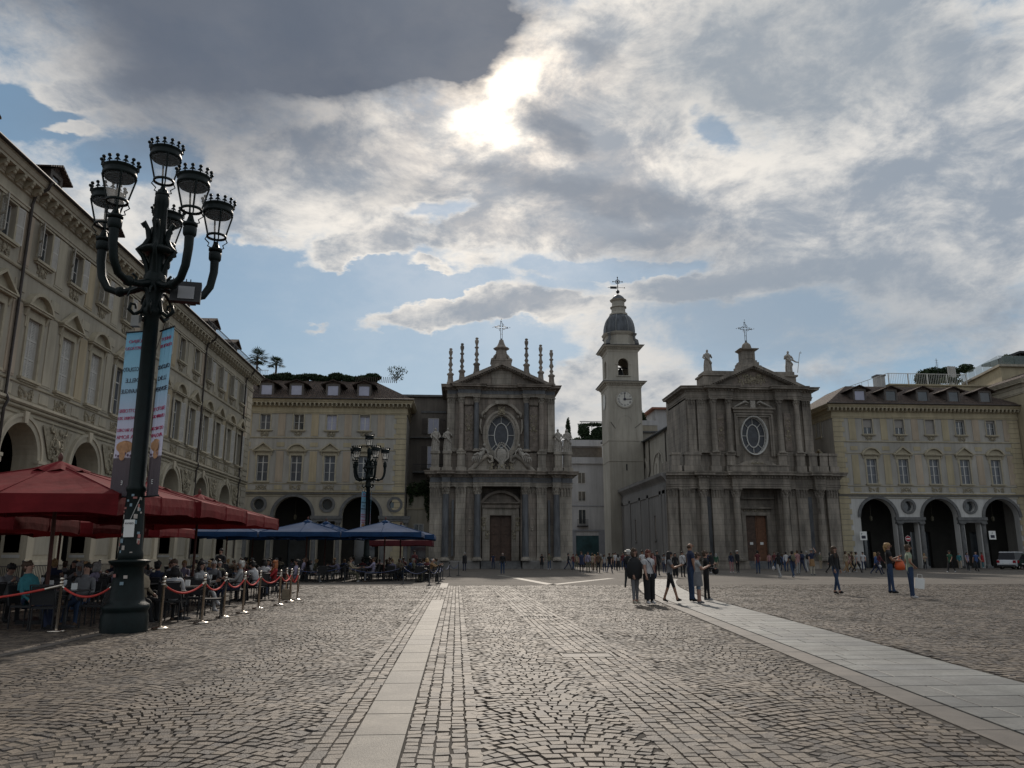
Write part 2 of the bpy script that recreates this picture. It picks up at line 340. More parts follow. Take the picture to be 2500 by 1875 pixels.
class MB:
    def __init__(s): s.v = []; s.f = []; s.m = []; s.sm = []
    def add(s, vs, fs, m=0, smooth=False):
        b = len(s.v); s.v.extend(vs)
        for f in fs: s.f.append([b+i for i in f]); s.m.append(m); s.sm.append(smooth)
    def box(s, x0, x1, y0, y1, z0, z1, m=0):
        s.add([(x0,y0,z0),(x1,y0,z0),(x1,y1,z0),(x0,y1,z0),(x0,y0,z1),(x1,y0,z1),(x1,y1,z1),(x0,y1,z1)],
              [(0,3,2,1),(4,5,6,7),(0,1,5,4),(1,2,6,5),(2,3,7,6),(3,0,4,7)], m); return s
    def cbox(s, c, d, m=0, rz=0, rx=0, ry=0):
        M = Matrix.Translation(c) @ Matrix.Rotation(rz, 4, 'Z') @ Matrix.Rotation(ry, 4, 'Y') @ Matrix.Rotation(rx, 4, 'X')
        a, b, e = d[0]/2, d[1]/2, d[2]/2
        vs = [tuple(M @ Vector(p)) for p in ((-a,-b,-e),(a,-b,-e),(a,b,-e),(-a,b,-e),(-a,-b,e),(a,-b,e),(a,b,e),(-a,b,e))]
        s.add(vs, [(0,3,2,1),(4,5,6,7),(0,1,5,4),(1,2,6,5),(2,3,7,6),(3,0,4,7)], m); return s
    def quad(s, a, b, c, d, m=0): s.add([a, b, c, d], [(0, 1, 2, 3)], m); return s
    def polyxz(s, pts, y0, y1, m=0):
        """polygon in the x-z plane given thickness from y0 (front) to y1"""
        n = len(pts); vs = [(x, y0, z) for x, z in pts] + [(x, y1, z) for x, z in pts]
        fs = [tuple(range(n)), tuple(range(2*n-1, n-1, -1))] + [((i+1) % n, i, n+i, n+(i+1) % n) for i in range(n)]
        s.add(vs, fs, m); return s
    def polyxy(s, pts, z0, z1, m=0):
        n = len(pts); vs = [(x, y, z0) for x, y in pts] + [(x, y, z1) for x, y in pts]
        fs = [tuple(range(n-1, -1, -1)), tuple(range(n, 2*n))] + [(i, (i+1) % n, n+(i+1) % n, n+i) for i in range(n)]
        s.add(vs, fs, m); return s
    def polyyz(s, pts, x0, x1, m=0):
        n = len(pts); vs = [(x0, y, z) for y, z in pts] + [(x1, y, z) for y, z in pts]
        fs = [tuple(range(n-1, -1, -1)), tuple(range(n, 2*n))] + [(i, (i+1) % n, n+(i+1) % n, n+i) for i in range(n)]
        s.add(vs, fs, m); return s
    def lathe(s, cx, cy, prof, n=16, m=0, smooth=True, sx=1, sy=1, a0=0, a1=2*math.pi, cap=True):
        full = abs(a1-a0-2*math.pi) < 1e-6; k = n if full else n+1
        vs = []; fs = []
        for r, z in prof:
            for i in range(k):
                a = a0+(a1-a0)*i/n; vs.append((cx+r*sx*math.cos(a), cy+r*sy*math.sin(a), z))
        for j in range(len(prof)-1):
            for i in range(n):
                i2 = (i+1) % k if full else i+1
                fs.append((j*k+i, j*k+i2, (j+1)*k+i2, (j+1)*k+i))
        s.add(vs, fs, m, smooth)
        if cap and full:
            s.add(vs[:k], [tuple(range(k-1, -1, -1))], m); s.add(vs[-k:], [tuple(range(k))], m)
        return s
    def tube(s, pts, r, n=8, m=0, caps=True, smooth=True):
        P = [Vector(p) for p in pts]; k = len(P); rr = r if isinstance(r, (list, tuple)) else [r]*k
        vs = []; fs = []; ref = None
        for i, p in enumerate(P):
            t = (P[min(i+1, k-1)]-P[max(i-1, 0)]); t = t.normalized() if t.length > 1e-9 else Vector((0, 0, 1))
            if ref is None:
                ref = Vector((0, 0, 1)) if abs(t.z) < .9 else Vector((1, 0, 0))
            u = (ref - t*ref.dot(t)); u = u.normalized(); w = t.cross(u); ref = u
            for j in range(n):
                a = 2*math.pi*j/n; vs.append(tuple(p+(u*math.cos(a)+w*math.sin(a))*rr[i]))
        for i in range(k-1):
            for j in range(n):
                j2 = (j+1) % n; fs.append((i*n+j, i*n+j2, (i+1)*n+j2, (i+1)*n+j))
        s.add(vs, fs, m, smooth)
        if caps:
            s.add(vs[:n], [tuple(range(n-1, -1, -1))], m); s.add(vs[-n:], [tuple(range(n))], m)
        return s
    def ball(s, c, r, sc=(1, 1, 1), n=10, m=0, k=None):
        k = k or max(4, n//2); vs = []; fs = []
        for j in range(k+1):
            t = math.pi*j/k
            for i in range(n):
                a = 2*math.pi*i/n; vs.append((c[0]+r*sc[0]*math.sin(t)*math.cos(a), c[1]+r*sc[1]*math.sin(t)*math.sin(a), c[2]-r*sc[2]*math.cos(t)))
        for j in range(k):
            for i in range(n):
                i2 = (i+1) % n
                if j == 0: fs.append((i, n+i2, n+i))
                elif j == k-1: fs.append((j*n+i, j*n+i2, (j+1)*n+i))
                else: fs.append((j*n+i, j*n+i2, (j+1)*n+i2, (j+1)*n+i))
        s.add(vs, fs, m, True); return s
    def arch(s, xc, zc, r0, r1, y0, y1, a0=0, a1=math.pi, n=18, m=0, rz0=None, rz1=None):
        """ring sector in the x-z plane, radii r0<r1 (rz for ovals), from y0 (front) to y1"""
        rz0 = r0 if rz0 is None else rz0; rz1 = r1 if rz1 is None else rz1
        full = abs(a1-a0-2*math.pi) < 1e-6
        pts = [(a0+(a1-a0)*i/n) for i in range(n+1)]
        for i in range(n):
            A = [(xc+r0*math.cos(t), zc+rz0*math.sin(t)) for t in pts[i:i+2]]; B = [(xc+r1*math.cos(t), zc+rz1*math.sin(t)) for t in pts[i:i+2]]
            v = [(A[0][0],y0,A[0][1]),(A[1][0],y0,A[1][1]),(B[1][0],y0,B[1][1]),(B[0][0],y0,B[0][1]),(A[0][0],y1,A[0][1]),(A[1][0],y1,A[1][1]),(B[1][0],y1,B[1][1]),(B[0][0],y1,B[0][1])]
            f = [(0,1,2,3),(3,2,6,7),(1,0,4,5)]
            if not full and i == 0: f.append((0,3,7,4))
            if not full and i == n-1: f.append((2,1,5,6))
            s.add(v, f, m)
        return s
    def moulding(s, path, prof, m=0, closed=False):
        """sweep a profile [(out, z)...] along a plan polyline (outward = to the right of travel), mitred"""
        n = len(path); P = [Vector(p) for p in path]; k = len(prof); vs = []; fs = []
        for i in range(n):
            a = P[i]-P[i-1] if (i > 0 or closed) else P[1]-P[0]
            b = P[(i+1) % n]-P[i] if (i < n-1 or closed) else P[-1]-P[-2]
            a.normalize(); b.normalize()
            na = Vector((a.y, -a.x)); nb = Vector((b.y, -b.x)); mt = na+nb
            mt = mt/(mt.length_squared)*2 if mt.length > 1e-6 else na
            for o, z in prof: vs.append((P[i].x+mt.x*o, P[i].y+mt.y*o, z))
        for i in range(n if closed else n-1):
            i2 = (i+1) % n
            for j in range(k-1): fs.append((i*k+j, i2*k+j, i2*k+j+1, i*k+j+1))
        if not closed: fs.append(tuple(range(k))); fs.append(tuple((n-1)*k+j for j in range(k-1, -1, -1)))
        s.add(vs, fs, m); return s
    def wall(s, x0, x1, z0, z1, y, holes, depth=.35, m=0, mr=None, seg=20):
        """front face at y with openings; ('r',xl,xr,zb,zt) ('a',xl,xr,zb,zspring) ('o',xc,zc,rx,rz)"""
        mr = m if mr is None else mr; bb = []
        for h in holes:
            if h[0] == 'r': bb.append((h[1], h[2], h[3], h[4]))
            elif h[0] == 'a': bb.append((h[1], h[2], h[3], h[4]+(h[2]-h[1])/2))
            else: bb.append((h[1]-h[3], h[1]+h[3], h[2]-h[4], h[2]+h[4]))
        xs = sorted({x0, x1, *[b[0] for b in bb], *[b[1] for b in bb]}); zs = sorted({z0, z1, *[b[2] for b in bb], *[b[3] for b in bb]})
        xs = [x for x in xs if x0 <= x <= x1]; zs = [z for z in zs if z0 <= z <= z1]
        for i in range(len(xs)-1):
            for j in range(len(zs)-1):
                cx, cz = (xs[i]+xs[i+1])/2, (zs[j]+zs[j+1])/2
                if any(b[0] < cx < b[1] and b[2] < cz < b[3] for b in bb): continue
                s.quad((xs[i],y,zs[j]),(xs[i+1],y,zs[j]),(xs[i+1],y,zs[j+1]),(xs[i],y,zs[j+1]), m)
        for h, b in zip(holes, bb):
            if h[0] == 'r':
                o = [(h[1],h[3]),(h[2],h[3]),(h[2],h[4]),(h[1],h[4])]
            elif h[0] == 'a':
                xc, r = (h[1]+h[2])/2, (h[2]-h[1])/2
                arc = [(xc+r*math.cos(math.pi*i/seg), h[4]+r*math.sin(math.pi*i/seg)) for i in range(seg+1)]
                o = [(h[1],h[3]),(h[2],h[3])]+arc
                for i in range(seg):
                    p, q = arc[i], arc[i+1]
                    top = b[3]; s.quad((p[0],y,p[1]),(p[0],y,top),(q[0],y,top),(q[0],y,q[1]), m)
            else:
                o = [(h[1]+h[3]*math.cos(2*math.pi*i/32), h[2]+h[4]*math.sin(2*math.pi*i/32)) for i in range(32)]
                for i in range(32):
                    p, q = o[i], o[(i+1) % 32]
                    top = b[3] if i < 16 else b[2]; s.quad((p[0],y,p[1]),(p[0],y,top),(q[0],y,top),(q[0],y,q[1]), m)
            n = len(o)
            for i in range(n):
                p, q = o[i], o[(i+1) % n]
                if abs(p[1]-z0) < 1e-6 and abs(q[1]-z0) < 1e-6: continue
                s.quad((p[0],y,p[1]),(q[0],y,q[1]),(q[0],y+depth,q[1]),(p[0],y+depth,p[1]), mr)
        return s
    def mesh(s, name, mats):
        me = bpy.data.meshes.new(name); me.from_pydata(s.v, [], s.f)
        ms = mats if isinstance(mats, (list, tuple)) else [mats]
        for q in ms: me.materials.append(q)
        if len(ms) > 1: me.polygons.foreach_set('material_index', s.m)
        me.polygons.foreach_set('use_smooth', s.sm); me.update(); return me
    def build(s, name, mats, parent=None, loc=None):
        o = bpy.data.objects.new(name, s.mesh(name, mats)); link(o, parent)
        if loc: o.location = loc
        return o
def text_mesh(body, size, m, align='CENTER', extrude=.004):
    c = bpy.data.curves.new('lettering', 'FONT'); c.body = body; c.size = size; c.align_x = align; c.extrude = extrude; c.resolution_u = 2
    o = bpy.data.objects.new('lettering', c); link(o)
    dg = bpy.context.evaluated_depsgraph_get(); me = bpy.data.meshes.new_from_object(o.evaluated_get(dg))
    bpy.data.objects.remove(o); bpy.data.curves.remove(c); me.materials.clear(); me.materials.append(m); return me
# ================================================================== GROUND
YN, YF = 4.6, 40.5
def xl(Y): return -.62*Y-2.4
def xr(Y): return .76*Y+2.6
def ground_mat():
    m = bpy.data.materials.new('far_cobbles'); m.use_nodes = True; t = m.node_tree; b = t.nodes['Principled BSDF']
    co = t.nodes.new('ShaderNodeTexCoord')
    v = t.nodes.new('ShaderNodeTexVoronoi'); v.inputs['Scale'].default_value = 8; t.links.new(co.outputs['Object'], v.inputs[0])
    n = t.nodes.new('ShaderNodeTexNoise'); n.inputs['Scale'].default_value = .35; n.inputs['Detail'].default_value = 6; t.links.new(co.outputs['Object'], n.inputs[0])
    rp = t.nodes.new('ShaderNodeValToRGB'); e = rp.color_ramp.elements; e[0].position = .3; e[1].position = .7; e[0].color = (.080, .070, .061, 1); e[1].color = (.125, .110, .096, 1)
    t.links.new(n.outputs[0], rp.inputs[0])
    r2 = t.nodes.new('ShaderNodeValToRGB'); e = r2.color_ramp.elements; e[0].color = (.8, .8, .8, 1); e[1].color = (1.2, 1.18, 1.15, 1); t.links.new(v.outputs['Color'], r2.inputs[0])
    mx = t.nodes.new('ShaderNodeMix'); mx.data_type = 'RGBA'; mx.blend_type = 'MULTIPLY'; mx.inputs[0].default_value = 1
    t.links.new(rp.outputs[0], mx.inputs[6]); t.links.new(r2.outputs[0], mx.inputs[7]); t.links.new(mx.outputs[2], b.inputs['Base Color'])
    b.inputs['Roughness'].default_value = .85; b.inputs['Specular IOR Level'].default_value = .25
    v2 = t.nodes.new('ShaderNodeTexVoronoi'); v2.feature = 'DISTANCE_TO_EDGE'; v2.inputs['Scale'].default_value = 8; t.links.new(co.outputs['Object'], v2.inputs[0])
    bp = t.nodes.new('ShaderNodeBump'); bp.inputs['Strength'].default_value = .6; bp.inputs['Distance'].default_value = .03
    t.links.new(v2.outputs[0], bp.inputs['Height']); t.links.new(bp.outputs[0], b.inputs['Normal'])
    return m
g = MB()
a_, b_, c_, d_ = (xl(YN), YN), (xr(YN), YN), (xr(YF), YF), (xl(YF), YF)
def gq(*p, m=0): g.add([(x, y, 0.0) for x, y in p], [tuple(range(len(p)))], m)
BG = 900
gq((-BG, -BG), (BG, -BG), b_, a_); gq(b_, (BG, -BG), (BG, BG), c_); gq(c_, (BG, BG), (-BG, BG), d_); gq(d_, (-BG, BG), (-BG, -BG), a_)
pz = -.0115
g.add([(*p, pz) for p in (a_, b_, c_, d_)], [(0, 1, 2, 3)], 1)
for p, q in ((a_, b_), (b_, c_), (c_, d_), (d_, a_)): g.add([(*p, 0), (*q, 0), (*q, pz), (*p, pz)], [(0, 1, 2, 3)], 1)
ground = g.build('ground', [ground_mat(), jointm]); tag(ground, kind='structure')

def pathc(Y): return 4.58+.1155*Y + (.0042*(Y-25)**2 if Y > 25 else 0)
# --- cobbles: rows beside the stone strips, fans elsewhere
ST = []      # x, y, half width, half length, angle
def arc_col(x0, x1, y0=YN, y1=YF+1):
    W = x1-x0; ph = R(40); Rr = W/2/math.sin(ph); p = .124; s = .119; xc = (x0+x1)/2
    y = y0-1+rng.random()*.1
    while y < y1:
        L = 2*ph*Rr; n = max(4, int(round(L/s))); off = rng.random()
        w = rng.uniform(.70, 1.35, n+1); w = w/w.sum()*(n+1)
        k = (np.cumsum(w)-w/2 - off)*(L/n)/Rr - ph
        for f, wi in zip(k, w):
            if f < -ph*1.02 or f > ph*1.02: continue
            ST.append((xc+Rr*math.sin(f), y+Rr*(math.cos(f)-math.cos(ph))+rng.normal()*.004, wi*L/n/2-.0052, p*math.cos(f)/2*rng.uniform(.9, 1.04)-.0052, -f+rng.normal()*.03))
        y += p
def rows(x0, x1, n, y0=YN, y1=YF+1, ll=.135):
    w = (x1-x0)/n
    for i in range(n):
        y = y0-rng.random()*ll
        while y < y1:
            L = ll*rng.uniform(.72, 1.3)
            ST.append((x0+(i+.5)*w+rng.normal()*.003, y+L/2, w/2-.0048, L/2-.0048, rng.normal()*.025)); y += L
W = 2.05
x = -1.2
while x > -29: arc_col(x-W, x); x -= W
rows(-1.2, -.83, 3); rows(-.83, -.39, 3, 27.5, 37.6); rows(-.39, .22, 5); arc_col(.22, 1.58); rows(1.58, 2.66, 9)
x = 2.66
while x < 31: arc_col(x, x+W); x += W
A = np.array(ST)
fan = ((A[:, 0] < -1.3) | ((A[:, 0] > .35) & (A[:, 0] < 1.5)) | (A[:, 0] > 2.8)).astype(float)
A[:, 1] += fan*(.07*np.sin(A[:, 0]*1.9+A[:, 1]*.8)+.03*np.sin(A[:, 0]*4.3-A[:, 1]*2.1)); A[:, 0] += fan*.022*np.sin(A[:, 1]*3.1+A[:, 0]*1.3)
X, Y = A[:, 0], A[:, 1]
pc = 4.58+.1155*Y+np.where(Y > 25, .0042*(Y-25)**2, 0)
keep = (Y > YN) & (Y < YF-.06) & (X > -.62*Y-2.3) & (X < .76*Y+2.5)
keep &= ~((X > pc-1.07) & (X < pc+1.05)) & ~((X > -6.90) & (X < -6.62))
keep &= ~((abs(Y-27.5) < .17) & (X > -5.4) & (X < -.85))
for mx_, my_, mw, mh in ((1.98, 12.2, .40, .26), (1.98, 19.6, .36, .24), (2.07, 26.6, .3, .2)):
    keep &= ~((abs(X-mx_) < mw+.06) & (abs(Y-my_) < mh+.06))
keep &= ~((X+6.42)**2+(Y-16.4)**2 < .40**2)
A = A[keep]
d2 = A[:, 0]**2+A[:, 1]**2; order = np.argsort(d2 + 1000*(abs(A[:, 0]*1910/A[:, 1]-135) > 1290)); A = A[order]
def stones(A, name):
    n = len(A); c, s_ = np.cos(A[:, 4]), np.sin(A[:, 4])
    V = np.zeros((n, 8, 3)); sg = np.array([(-1, -1), (1, -1), (1, 1), (-1, 1)])
    tz = rng.normal(0, .0020, n); tx = rng.normal(0, .022, n); ty = rng.normal(0, .022, n)
    und = .004*np.sin(A[:, 0]*2.1+1.3*np.sin(A[:, 1]*.9))+.004*np.sin(A[:, 1]*1.7)
    for i in range(4):
        jx = rng.normal(0, .0048, n); jy = rng.normal(0, .0048, n)
        for lv, ins in ((0, 0.0), (1, .005)):
            lx = sg[i, 0]*(A[:, 2]-ins)+jx; ly = sg[i, 1]*(A[:, 3]-ins)+jy
            V[:, lv*4+i, 0] = A[:, 0]+lx*c-ly*s_; V[:, lv*4+i, 1] = A[:, 1]+lx*s_+ly*c
            V[:, lv*4+i, 2] = (-.016 if lv == 0 else 0) + (tz+tx*lx+ty*ly+und if lv else 0)
    F0 = np.array([(4,5,6,7),(0,1,5,4),(1,2,6,5),(2,3,7,6),(3,0,4,7)])
    F = (F0[None]+np.arange(n)[:, None, None]*8).reshape(-1, 4)
    me = bpy.data.meshes.new(name); me.vertices.add(n*8); me.vertices.foreach_set('co', V.ravel())
    me.loops.add(F.size); me.loops.foreach_set('vertex_index', F.ravel()); me.polygons.add(len(F))
    me.polygons.foreach_set('loop_start', np.arange(0, F.size, 4)); me.polygons.foreach_set('loop_total', np.full(len(F), 4))
    me.polygons.foreach_set('use_smooth', np.zeros(len(F), dtype=bool)); me.materials.append(cobblem); me.update(calc_edges=True); return me
NS = 300
o = link(bpy.data.objects.new('cobblestones', stones(A[NS:], 'cobblestones')), ground); tag(o, kind='stuff')
variants = [stones(np.array([(0, 0, .5, .5, 0)]), 'cobblestone') for _ in range(6)]
for me in variants:       # unit stones with their own corner jitter
    vs = np.zeros(24); me.vertices.foreach_get('co', vs); vs = vs.reshape(8, 3)
    vs[4:, :2] *= .86/.983; vs[:, :2] += rng.normal(0, .022, (8, 2)); me.vertices.foreach_set('co', vs.ravel()); me.update()
for i, (x, y, a, b, an) in enumerate(A[:NS]):
    o = link(bpy.data.objects.new('cobblestone', variants[i % 6]), ground)
    o.location = (x, y, .004*math.sin(x*2.1+1.3*math.sin(y*.9))+.004*math.sin(y*1.7)); o.scale = (2*a, 2*b, 1); o.rotation_euler = (rng.normal()*.010, rng.normal()*.010, an)

# --- slabs
def slab(pts, name, m, parent, z1=.003, z0=-.03):
    cx = sum(p[0] for p in pts)/4; cy = sum(p[1] for p in pts)/4
    t = [(cx+(x-cx)*.992, cy+(y-cy)*.992) for x, y in pts]
    dz = rng.normal()*.0004
    b = MB(); b.add([(x, y, z0) for x, y in pts]+[(x, y, z1-.003+dz) for x, y in pts]+[(x, y, z1+dz) for x, y in t],
        [(8,9,10,11)]+[(i, (i+1) % 4, 4+(i+1) % 4, 4+i) for i in range(4)]+[(4+i, 4+(i+1) % 4, 8+(i+1) % 4, 8+i) for i in range(4)])
    return b.build(name, m, parent)
y = 4.7
while y < 27.1:
    L = rng.uniform(.6, 1.25); y2 = min(y+L, 27.3)
    slab([(-.82, y+.009), (-.40, y+.009), (-.40, y2-.009), (-.82, y2-.009)], 'stone_slab', slabm, ground); y = y2
y = 37.7
while y < 43.6: slab([(-.80, y), (-.42, y), (-.42, y+.98), (-.80, y+.98)], 'stone_slab', slabm, ground, .006, -.02); y += 1
y = 4.6
while y < 40.3:
    y2 = min(y+rng.uniform(.8, 1.4), 40.3); slab([(-6.84, y), (-6.68, y), (-6.68, y2-.01), (-6.84, y2-.01)], 'kerb_stone', slabb, ground); y = y2
x = -5.3
while x < -.9: x2 = min(x+1.1, -.9); slab([(x, 27.36), (x2-.01, 27.36), (x2-.01, 27.6), (x, 27.6)], 'stone_slab', slabm, ground); x = x2
# --- the broad slab path
path = None
pm = MB(); py_ = [4.6+i*1.0 for i in range(33)]
for i in range(len(py_)-1):
    a, b = py_[i], py_[i+1]
    pm.add([(pathc(a)-1.02, a, -.012), (pathc(a)+1.0, a, -.012), (pathc(b)+1.0, b, -.012), (pathc(b)-1.02, b, -.012)], [(0, 1, 2, 3)])
path = pm.build('path', jointm); tag(path, kind='structure')
y = 4.7
while y < 50:
    h = rng.uniform(.44, .68); zf = (.003, -.03) if y+h < 40.3 else (.008, .001)
    cuts = [-.62]; nx = 2 if rng.random() < .65 else 3
    cuts += sorted(rng.uniform(-.62+1.6*(k+.25)/(nx), -.62+1.6*(k+.95)/(nx)) for k in range(nx-1))+[.98]
    for a, b in zip(cuts[:-1], cuts[1:]):
        p0, p1 = pathc(y+.008), pathc(y+h-.008)
        slab([(p0+a+.010, y+.012), (p0+b-.010, y+.012), (p1+b-.010, y+h-.012), (p1+a+.010, y+h-.012)], 'stone_slab', slabg, path, *zf)
    y += h
y = 4.6
while y < 44:
    h = rng.uniform(.7, 1.5); zf = (.002, -.03) if y+h < 40.3 else (.007, .001); p0, p1 = pathc(y), pathc(y+h)
    slab([(p0-1.0, y+.006), (p0-.65, y+.006), (p1-.65, y+h-.006), (p1-1.0, y+h-.006)], 'kerb_stone', slabb, path, *zf); y += h
# --- drain covers in the cobble band
for i, (mx_, my_, mw, mh) in enumerate(((1.98, 12.2, .40, .26), (1.98, 19.6, .36, .24), (2.07, 26.6, .3, .2))):
    t = thing('drain_cover', ('pale framed drain cover in the cobbles nearest the camera', 'narrow slotted drain grate in the cobbles further up the band', 'small far drain cover near the crossing line')[i], 'drain cover', (mx_, my_, 0), 0, 'drain covers along the cobble band')
    b = MB()
    for s in (-1, 1): b.box(-mw, mw, s*mh-.04*(s > 0), s*mh+.04*(s < 0), -.03, .004); b.box(s*mw-.04*(s > 0), s*mw+.04*(s < 0), -mh+.04, mh-.04, -.03, .004)
    b.box(-.02, .02, -mh+.04, mh-.04, -.03, .003); b.build('frame', slabm, t)
    if i == 1:
        b = MB()
        for k in range(9): xx = -mw+.06+k*(2*mw-.12)/8.5; b.box(xx, xx+.035, -mh+.05, mh-.05, -.03, -.002)
        b.build('grate', slabb, t)
    else:
        b = MB(); b.box(-mw+.05, -.03, -mh+.05, mh-.05, -.03, -.003); b.box(.03, mw-.05, -mh+.05, mh-.05, -.03, -.003); b.build('plate', slabb, t)
# --- pale flush strips far out in the square
def strip(pts, w, name='pale_stone_line'):
    b = MB(); P = [Vector(p) for p in pts]
    for i in range(len(P)-1):
        d = (P[i+1]-P[i]).normalized(); nn = Vector((-d.y, d.x))*w/2
        b.add([(*(P[i]+nn), .005), (*(P[i]-nn), .005), (*(P[i+1]-nn), .005), (*(P[i+1]+nn), .005)], [(0, 1, 2, 3)])
    o = b.build(name, slabm); tag(o, kind='structure')
k_ = 2500/2212
strip([(3.3, 62), (4.9, 41.2)], .55); strip([(4.9, 41.2), (10.2, 52.5)], .55)
strip([(27, 52), (60, 49)], .5); strip([(29, 58.5), (60, 56.5)], .5); strip([(36, 66), (48, 60), (60, 62)], .5); strip([(20, 74), (60, 70)], .6)
# ================================================================== PALACES
def relief(w, h, seed, n=22, d=.10):
    """stucco relief: mirrored scrolls, leaves and bosses inside w x h, standing out of the wall (outward = -y)"""
    r = random.Random(seed); b = MB()
    b.ball((0, -.02, 0), .16*min(w, h)+.05, (1, .5, 1.25), 8)
    for i in range(n):
        x = r.uniform(.05, .48)*w; z = r.uniform(-.46, .46)*h; s = r.uniform(.05, .12)*min(w, h)+.02
        for sg in (-1, 1):
            if i % 3 == 0:
                a0 = r.uniform(0, 6) if sg < 0 else a0
                ang = [a0+k*.7 for k in range(6)]
                b.tube([(sg*(x+math.cos(t)*s*(1+k*.12)), -.03-d*.3, z+math.sin(t)*s*(1+k*.12)) for k, t in enumerate(ang)], [s*.32, s*.34, s*.3, s*.26, s*.2, s*.1], 5)
            else: b.ball((sg*x, -.01, z), s, (r.uniform(.6, 1.3), d/s*.55, r.uniform(.7, 1.6)), 6)
    return b.mesh('relief', reliefm)
REL = {}
def rel(w, h, seed):
    k = (round(w, 2), round(h, 2), seed)
    if k not in REL: REL[k] = relief(w, h, seed)
    return REL[k]

def louver(w, h, panels=3, mt=None):
    """shutter leaf, hinge at x=0, spanning to x=w"""
    b = MB(); fr = .055; t = .035
    b.box(0, fr, -t, 0, 0, h); b.box(w-fr, w, -t, 0, 0, h)
    zs = [i*(h-fr)/panels for i in range(panels+1)]
    for z in zs: b.box(fr, w-fr, -t, 0, z, z+fr+.02)
    for i in range(panels):
        z = zs[i]+fr+.02
        while z < zs[i+1]-.03:
            b.add([(fr, -.030, z), (w-fr, -.030, z), (w-fr, -.010, z+.075), (fr, -.010, z+.075)], [(0, 1, 2, 3)]); z += .08
    return b.mesh('shutter', mt or shutm)
def casement(w, h, tr=.0, rows_=3):
    b = MB(); f = .06
    b.box(-w/2, -w/2+f, 0, .06, 0, h); b.box(w/2-f, w/2, 0, .06, 0, h); b.box(-w/2+f, w/2-f, 0, .06, 0, f); b.box(-w/2+f, w/2-f, 0, .06, h-f, h)
    b.box(-.055, .055, -.012, .05, f, h-f)
    if tr: b.box(-w/2+f, w/2-f, -.016, .055, h*tr-.04, h*tr+.04)
    for k in range(1, rows_):
        z = (h*tr if tr else h)*k/rows_; b.box(-w/2+f, -.045, .005, .045, z-.018, z+.018); b.box(.045, w/2-f, .005, .045, z-.018, z+.018)
    return b.mesh('window', framem)
def pane(w, h):
    b = MB(); b.quad((-w/2+.03, .03, .03), (w/2-.03, .03, .03), (w/2-.03, .03, h-.03), (-w/2+.03, .03, h-.03)); return b.mesh('pane', glassd)
def pane_as(me, m):
    k = me.name+m.name
    if k not in MATS: c = me.copy(); c.materials.clear(); c.materials.append(m); MATS[k] = c
    return MATS[k]
def surround_pn(w, h, kind):
    """frame, ears, frieze and pediment round a main-floor window; z=0 at the sill"""
    b = MB(); f = .17; y = -.07
    b.box(-w/2-f, -w/2, y, 0, 0, h+f); b.box(w/2, w/2+f, y, 0, 0, h+f); b.box(-w/2, w/2, y, 0, h, h+f)
    b.box(-w/2-.27, -w/2-f, -.05, 0, h-.5, h+f); b.box(w/2+f, w/2+.27, -.05, 0, h-.5, h+f)
    b.box(-w/2-.22, w/2+.22, -.06, 0, h+f, h+.42); W = w/2+.55
    for s in (-1, 1): b.polyyz([(0, h+.05), (-.06, h+.02), (-.2, h+.42), (0, h+.42)], s*(w/2+.34)-.09, s*(w/2+.34)+.09)
    b.box(-W, W, -.28, 0, h+.43, h+.53); b.box(-W-.05, W+.05, -.34, 0, h+.53, h+.60)
    z0 = h+.60
    if kind == 0:
        b.polyxz([(-W-.02, z0), (W+.02, z0), (0, z0+.86)], -.08, 0)
        for s in (-1, 1):
            b.polyxz([(s*(W+.08), z0), (0, z0+.95), (0, z0+.78), (s*(W-.16), z0)][::s], -.34, -.08)
    else:
        Rr = (W*W+.80**2)/(2*.80); a = math.asin(W/Rr)
        b.arch(0, z0+.80-Rr, Rr-.16, Rr, -.34, 0, math.pi/2-a, math.pi/2+a, 14)
        pts = [(Rr*.93*math.sin(t), z0+.80-Rr+Rr*.95*math.cos(t)) for t in [a*k/6 for k in range(-6, 7)]]
        b.polyxz([(x, max(z, z0)) for x, z in pts][::-1], -.08, 0)
    return b.mesh('window_surround', trimc)
def surround_tf(w, h):
    b = MB(); f = .15; g = .09
    b.box(-w/2-f, -w/2, -.05, 0, -.02, h+g); b.box(w/2, w/2+f, -.05, 0, -.02, h+g); b.box(-w/2, w/2, -.05, 0, h, h+g)
    return b.mesh('window_surround', trimc)
def sill(w):
    b = MB(); b.box(-w/2-.3, w/2+.3, -.22, 0, -.13, 0); b.box(-w/2-.22, w/2+.22, -.14, 0, -.22, -.13); return b.mesh('sill', trimc)
PNW, PNH, TFW, TFH = 1.26, 3.0, 1.16, 1.84
M_ = dict(cpn=casement(PNW, PNH, .72, 2), ctf=casement(TFW, TFH, 0, 2), ppn=pane(PNW, PNH), ptf=pane(TFW, TFH),
          s0=surround_pn(PNW, PNH, 0), s1=surround_pn(PNW, PNH, 1), stf=surround_tf(TFW, TFH), lpn=louver(PNW/2, PNH-.04, 3), ltf=louver(TFW/2, TFH-.04, 2), sp=sill(PNW), stp=sill(TFW))
mbk = MB(); mbk.polyyz([(0, 0), (-.10, .02), (-.22, .12), (-.32, .16), (-.44, .26), (-.44, .40), (0, .40)], -.10, .10); mbk.ball((0, -.34, .13), .09, n=8)
MODIL = mbk.mesh('modillion', trimc)
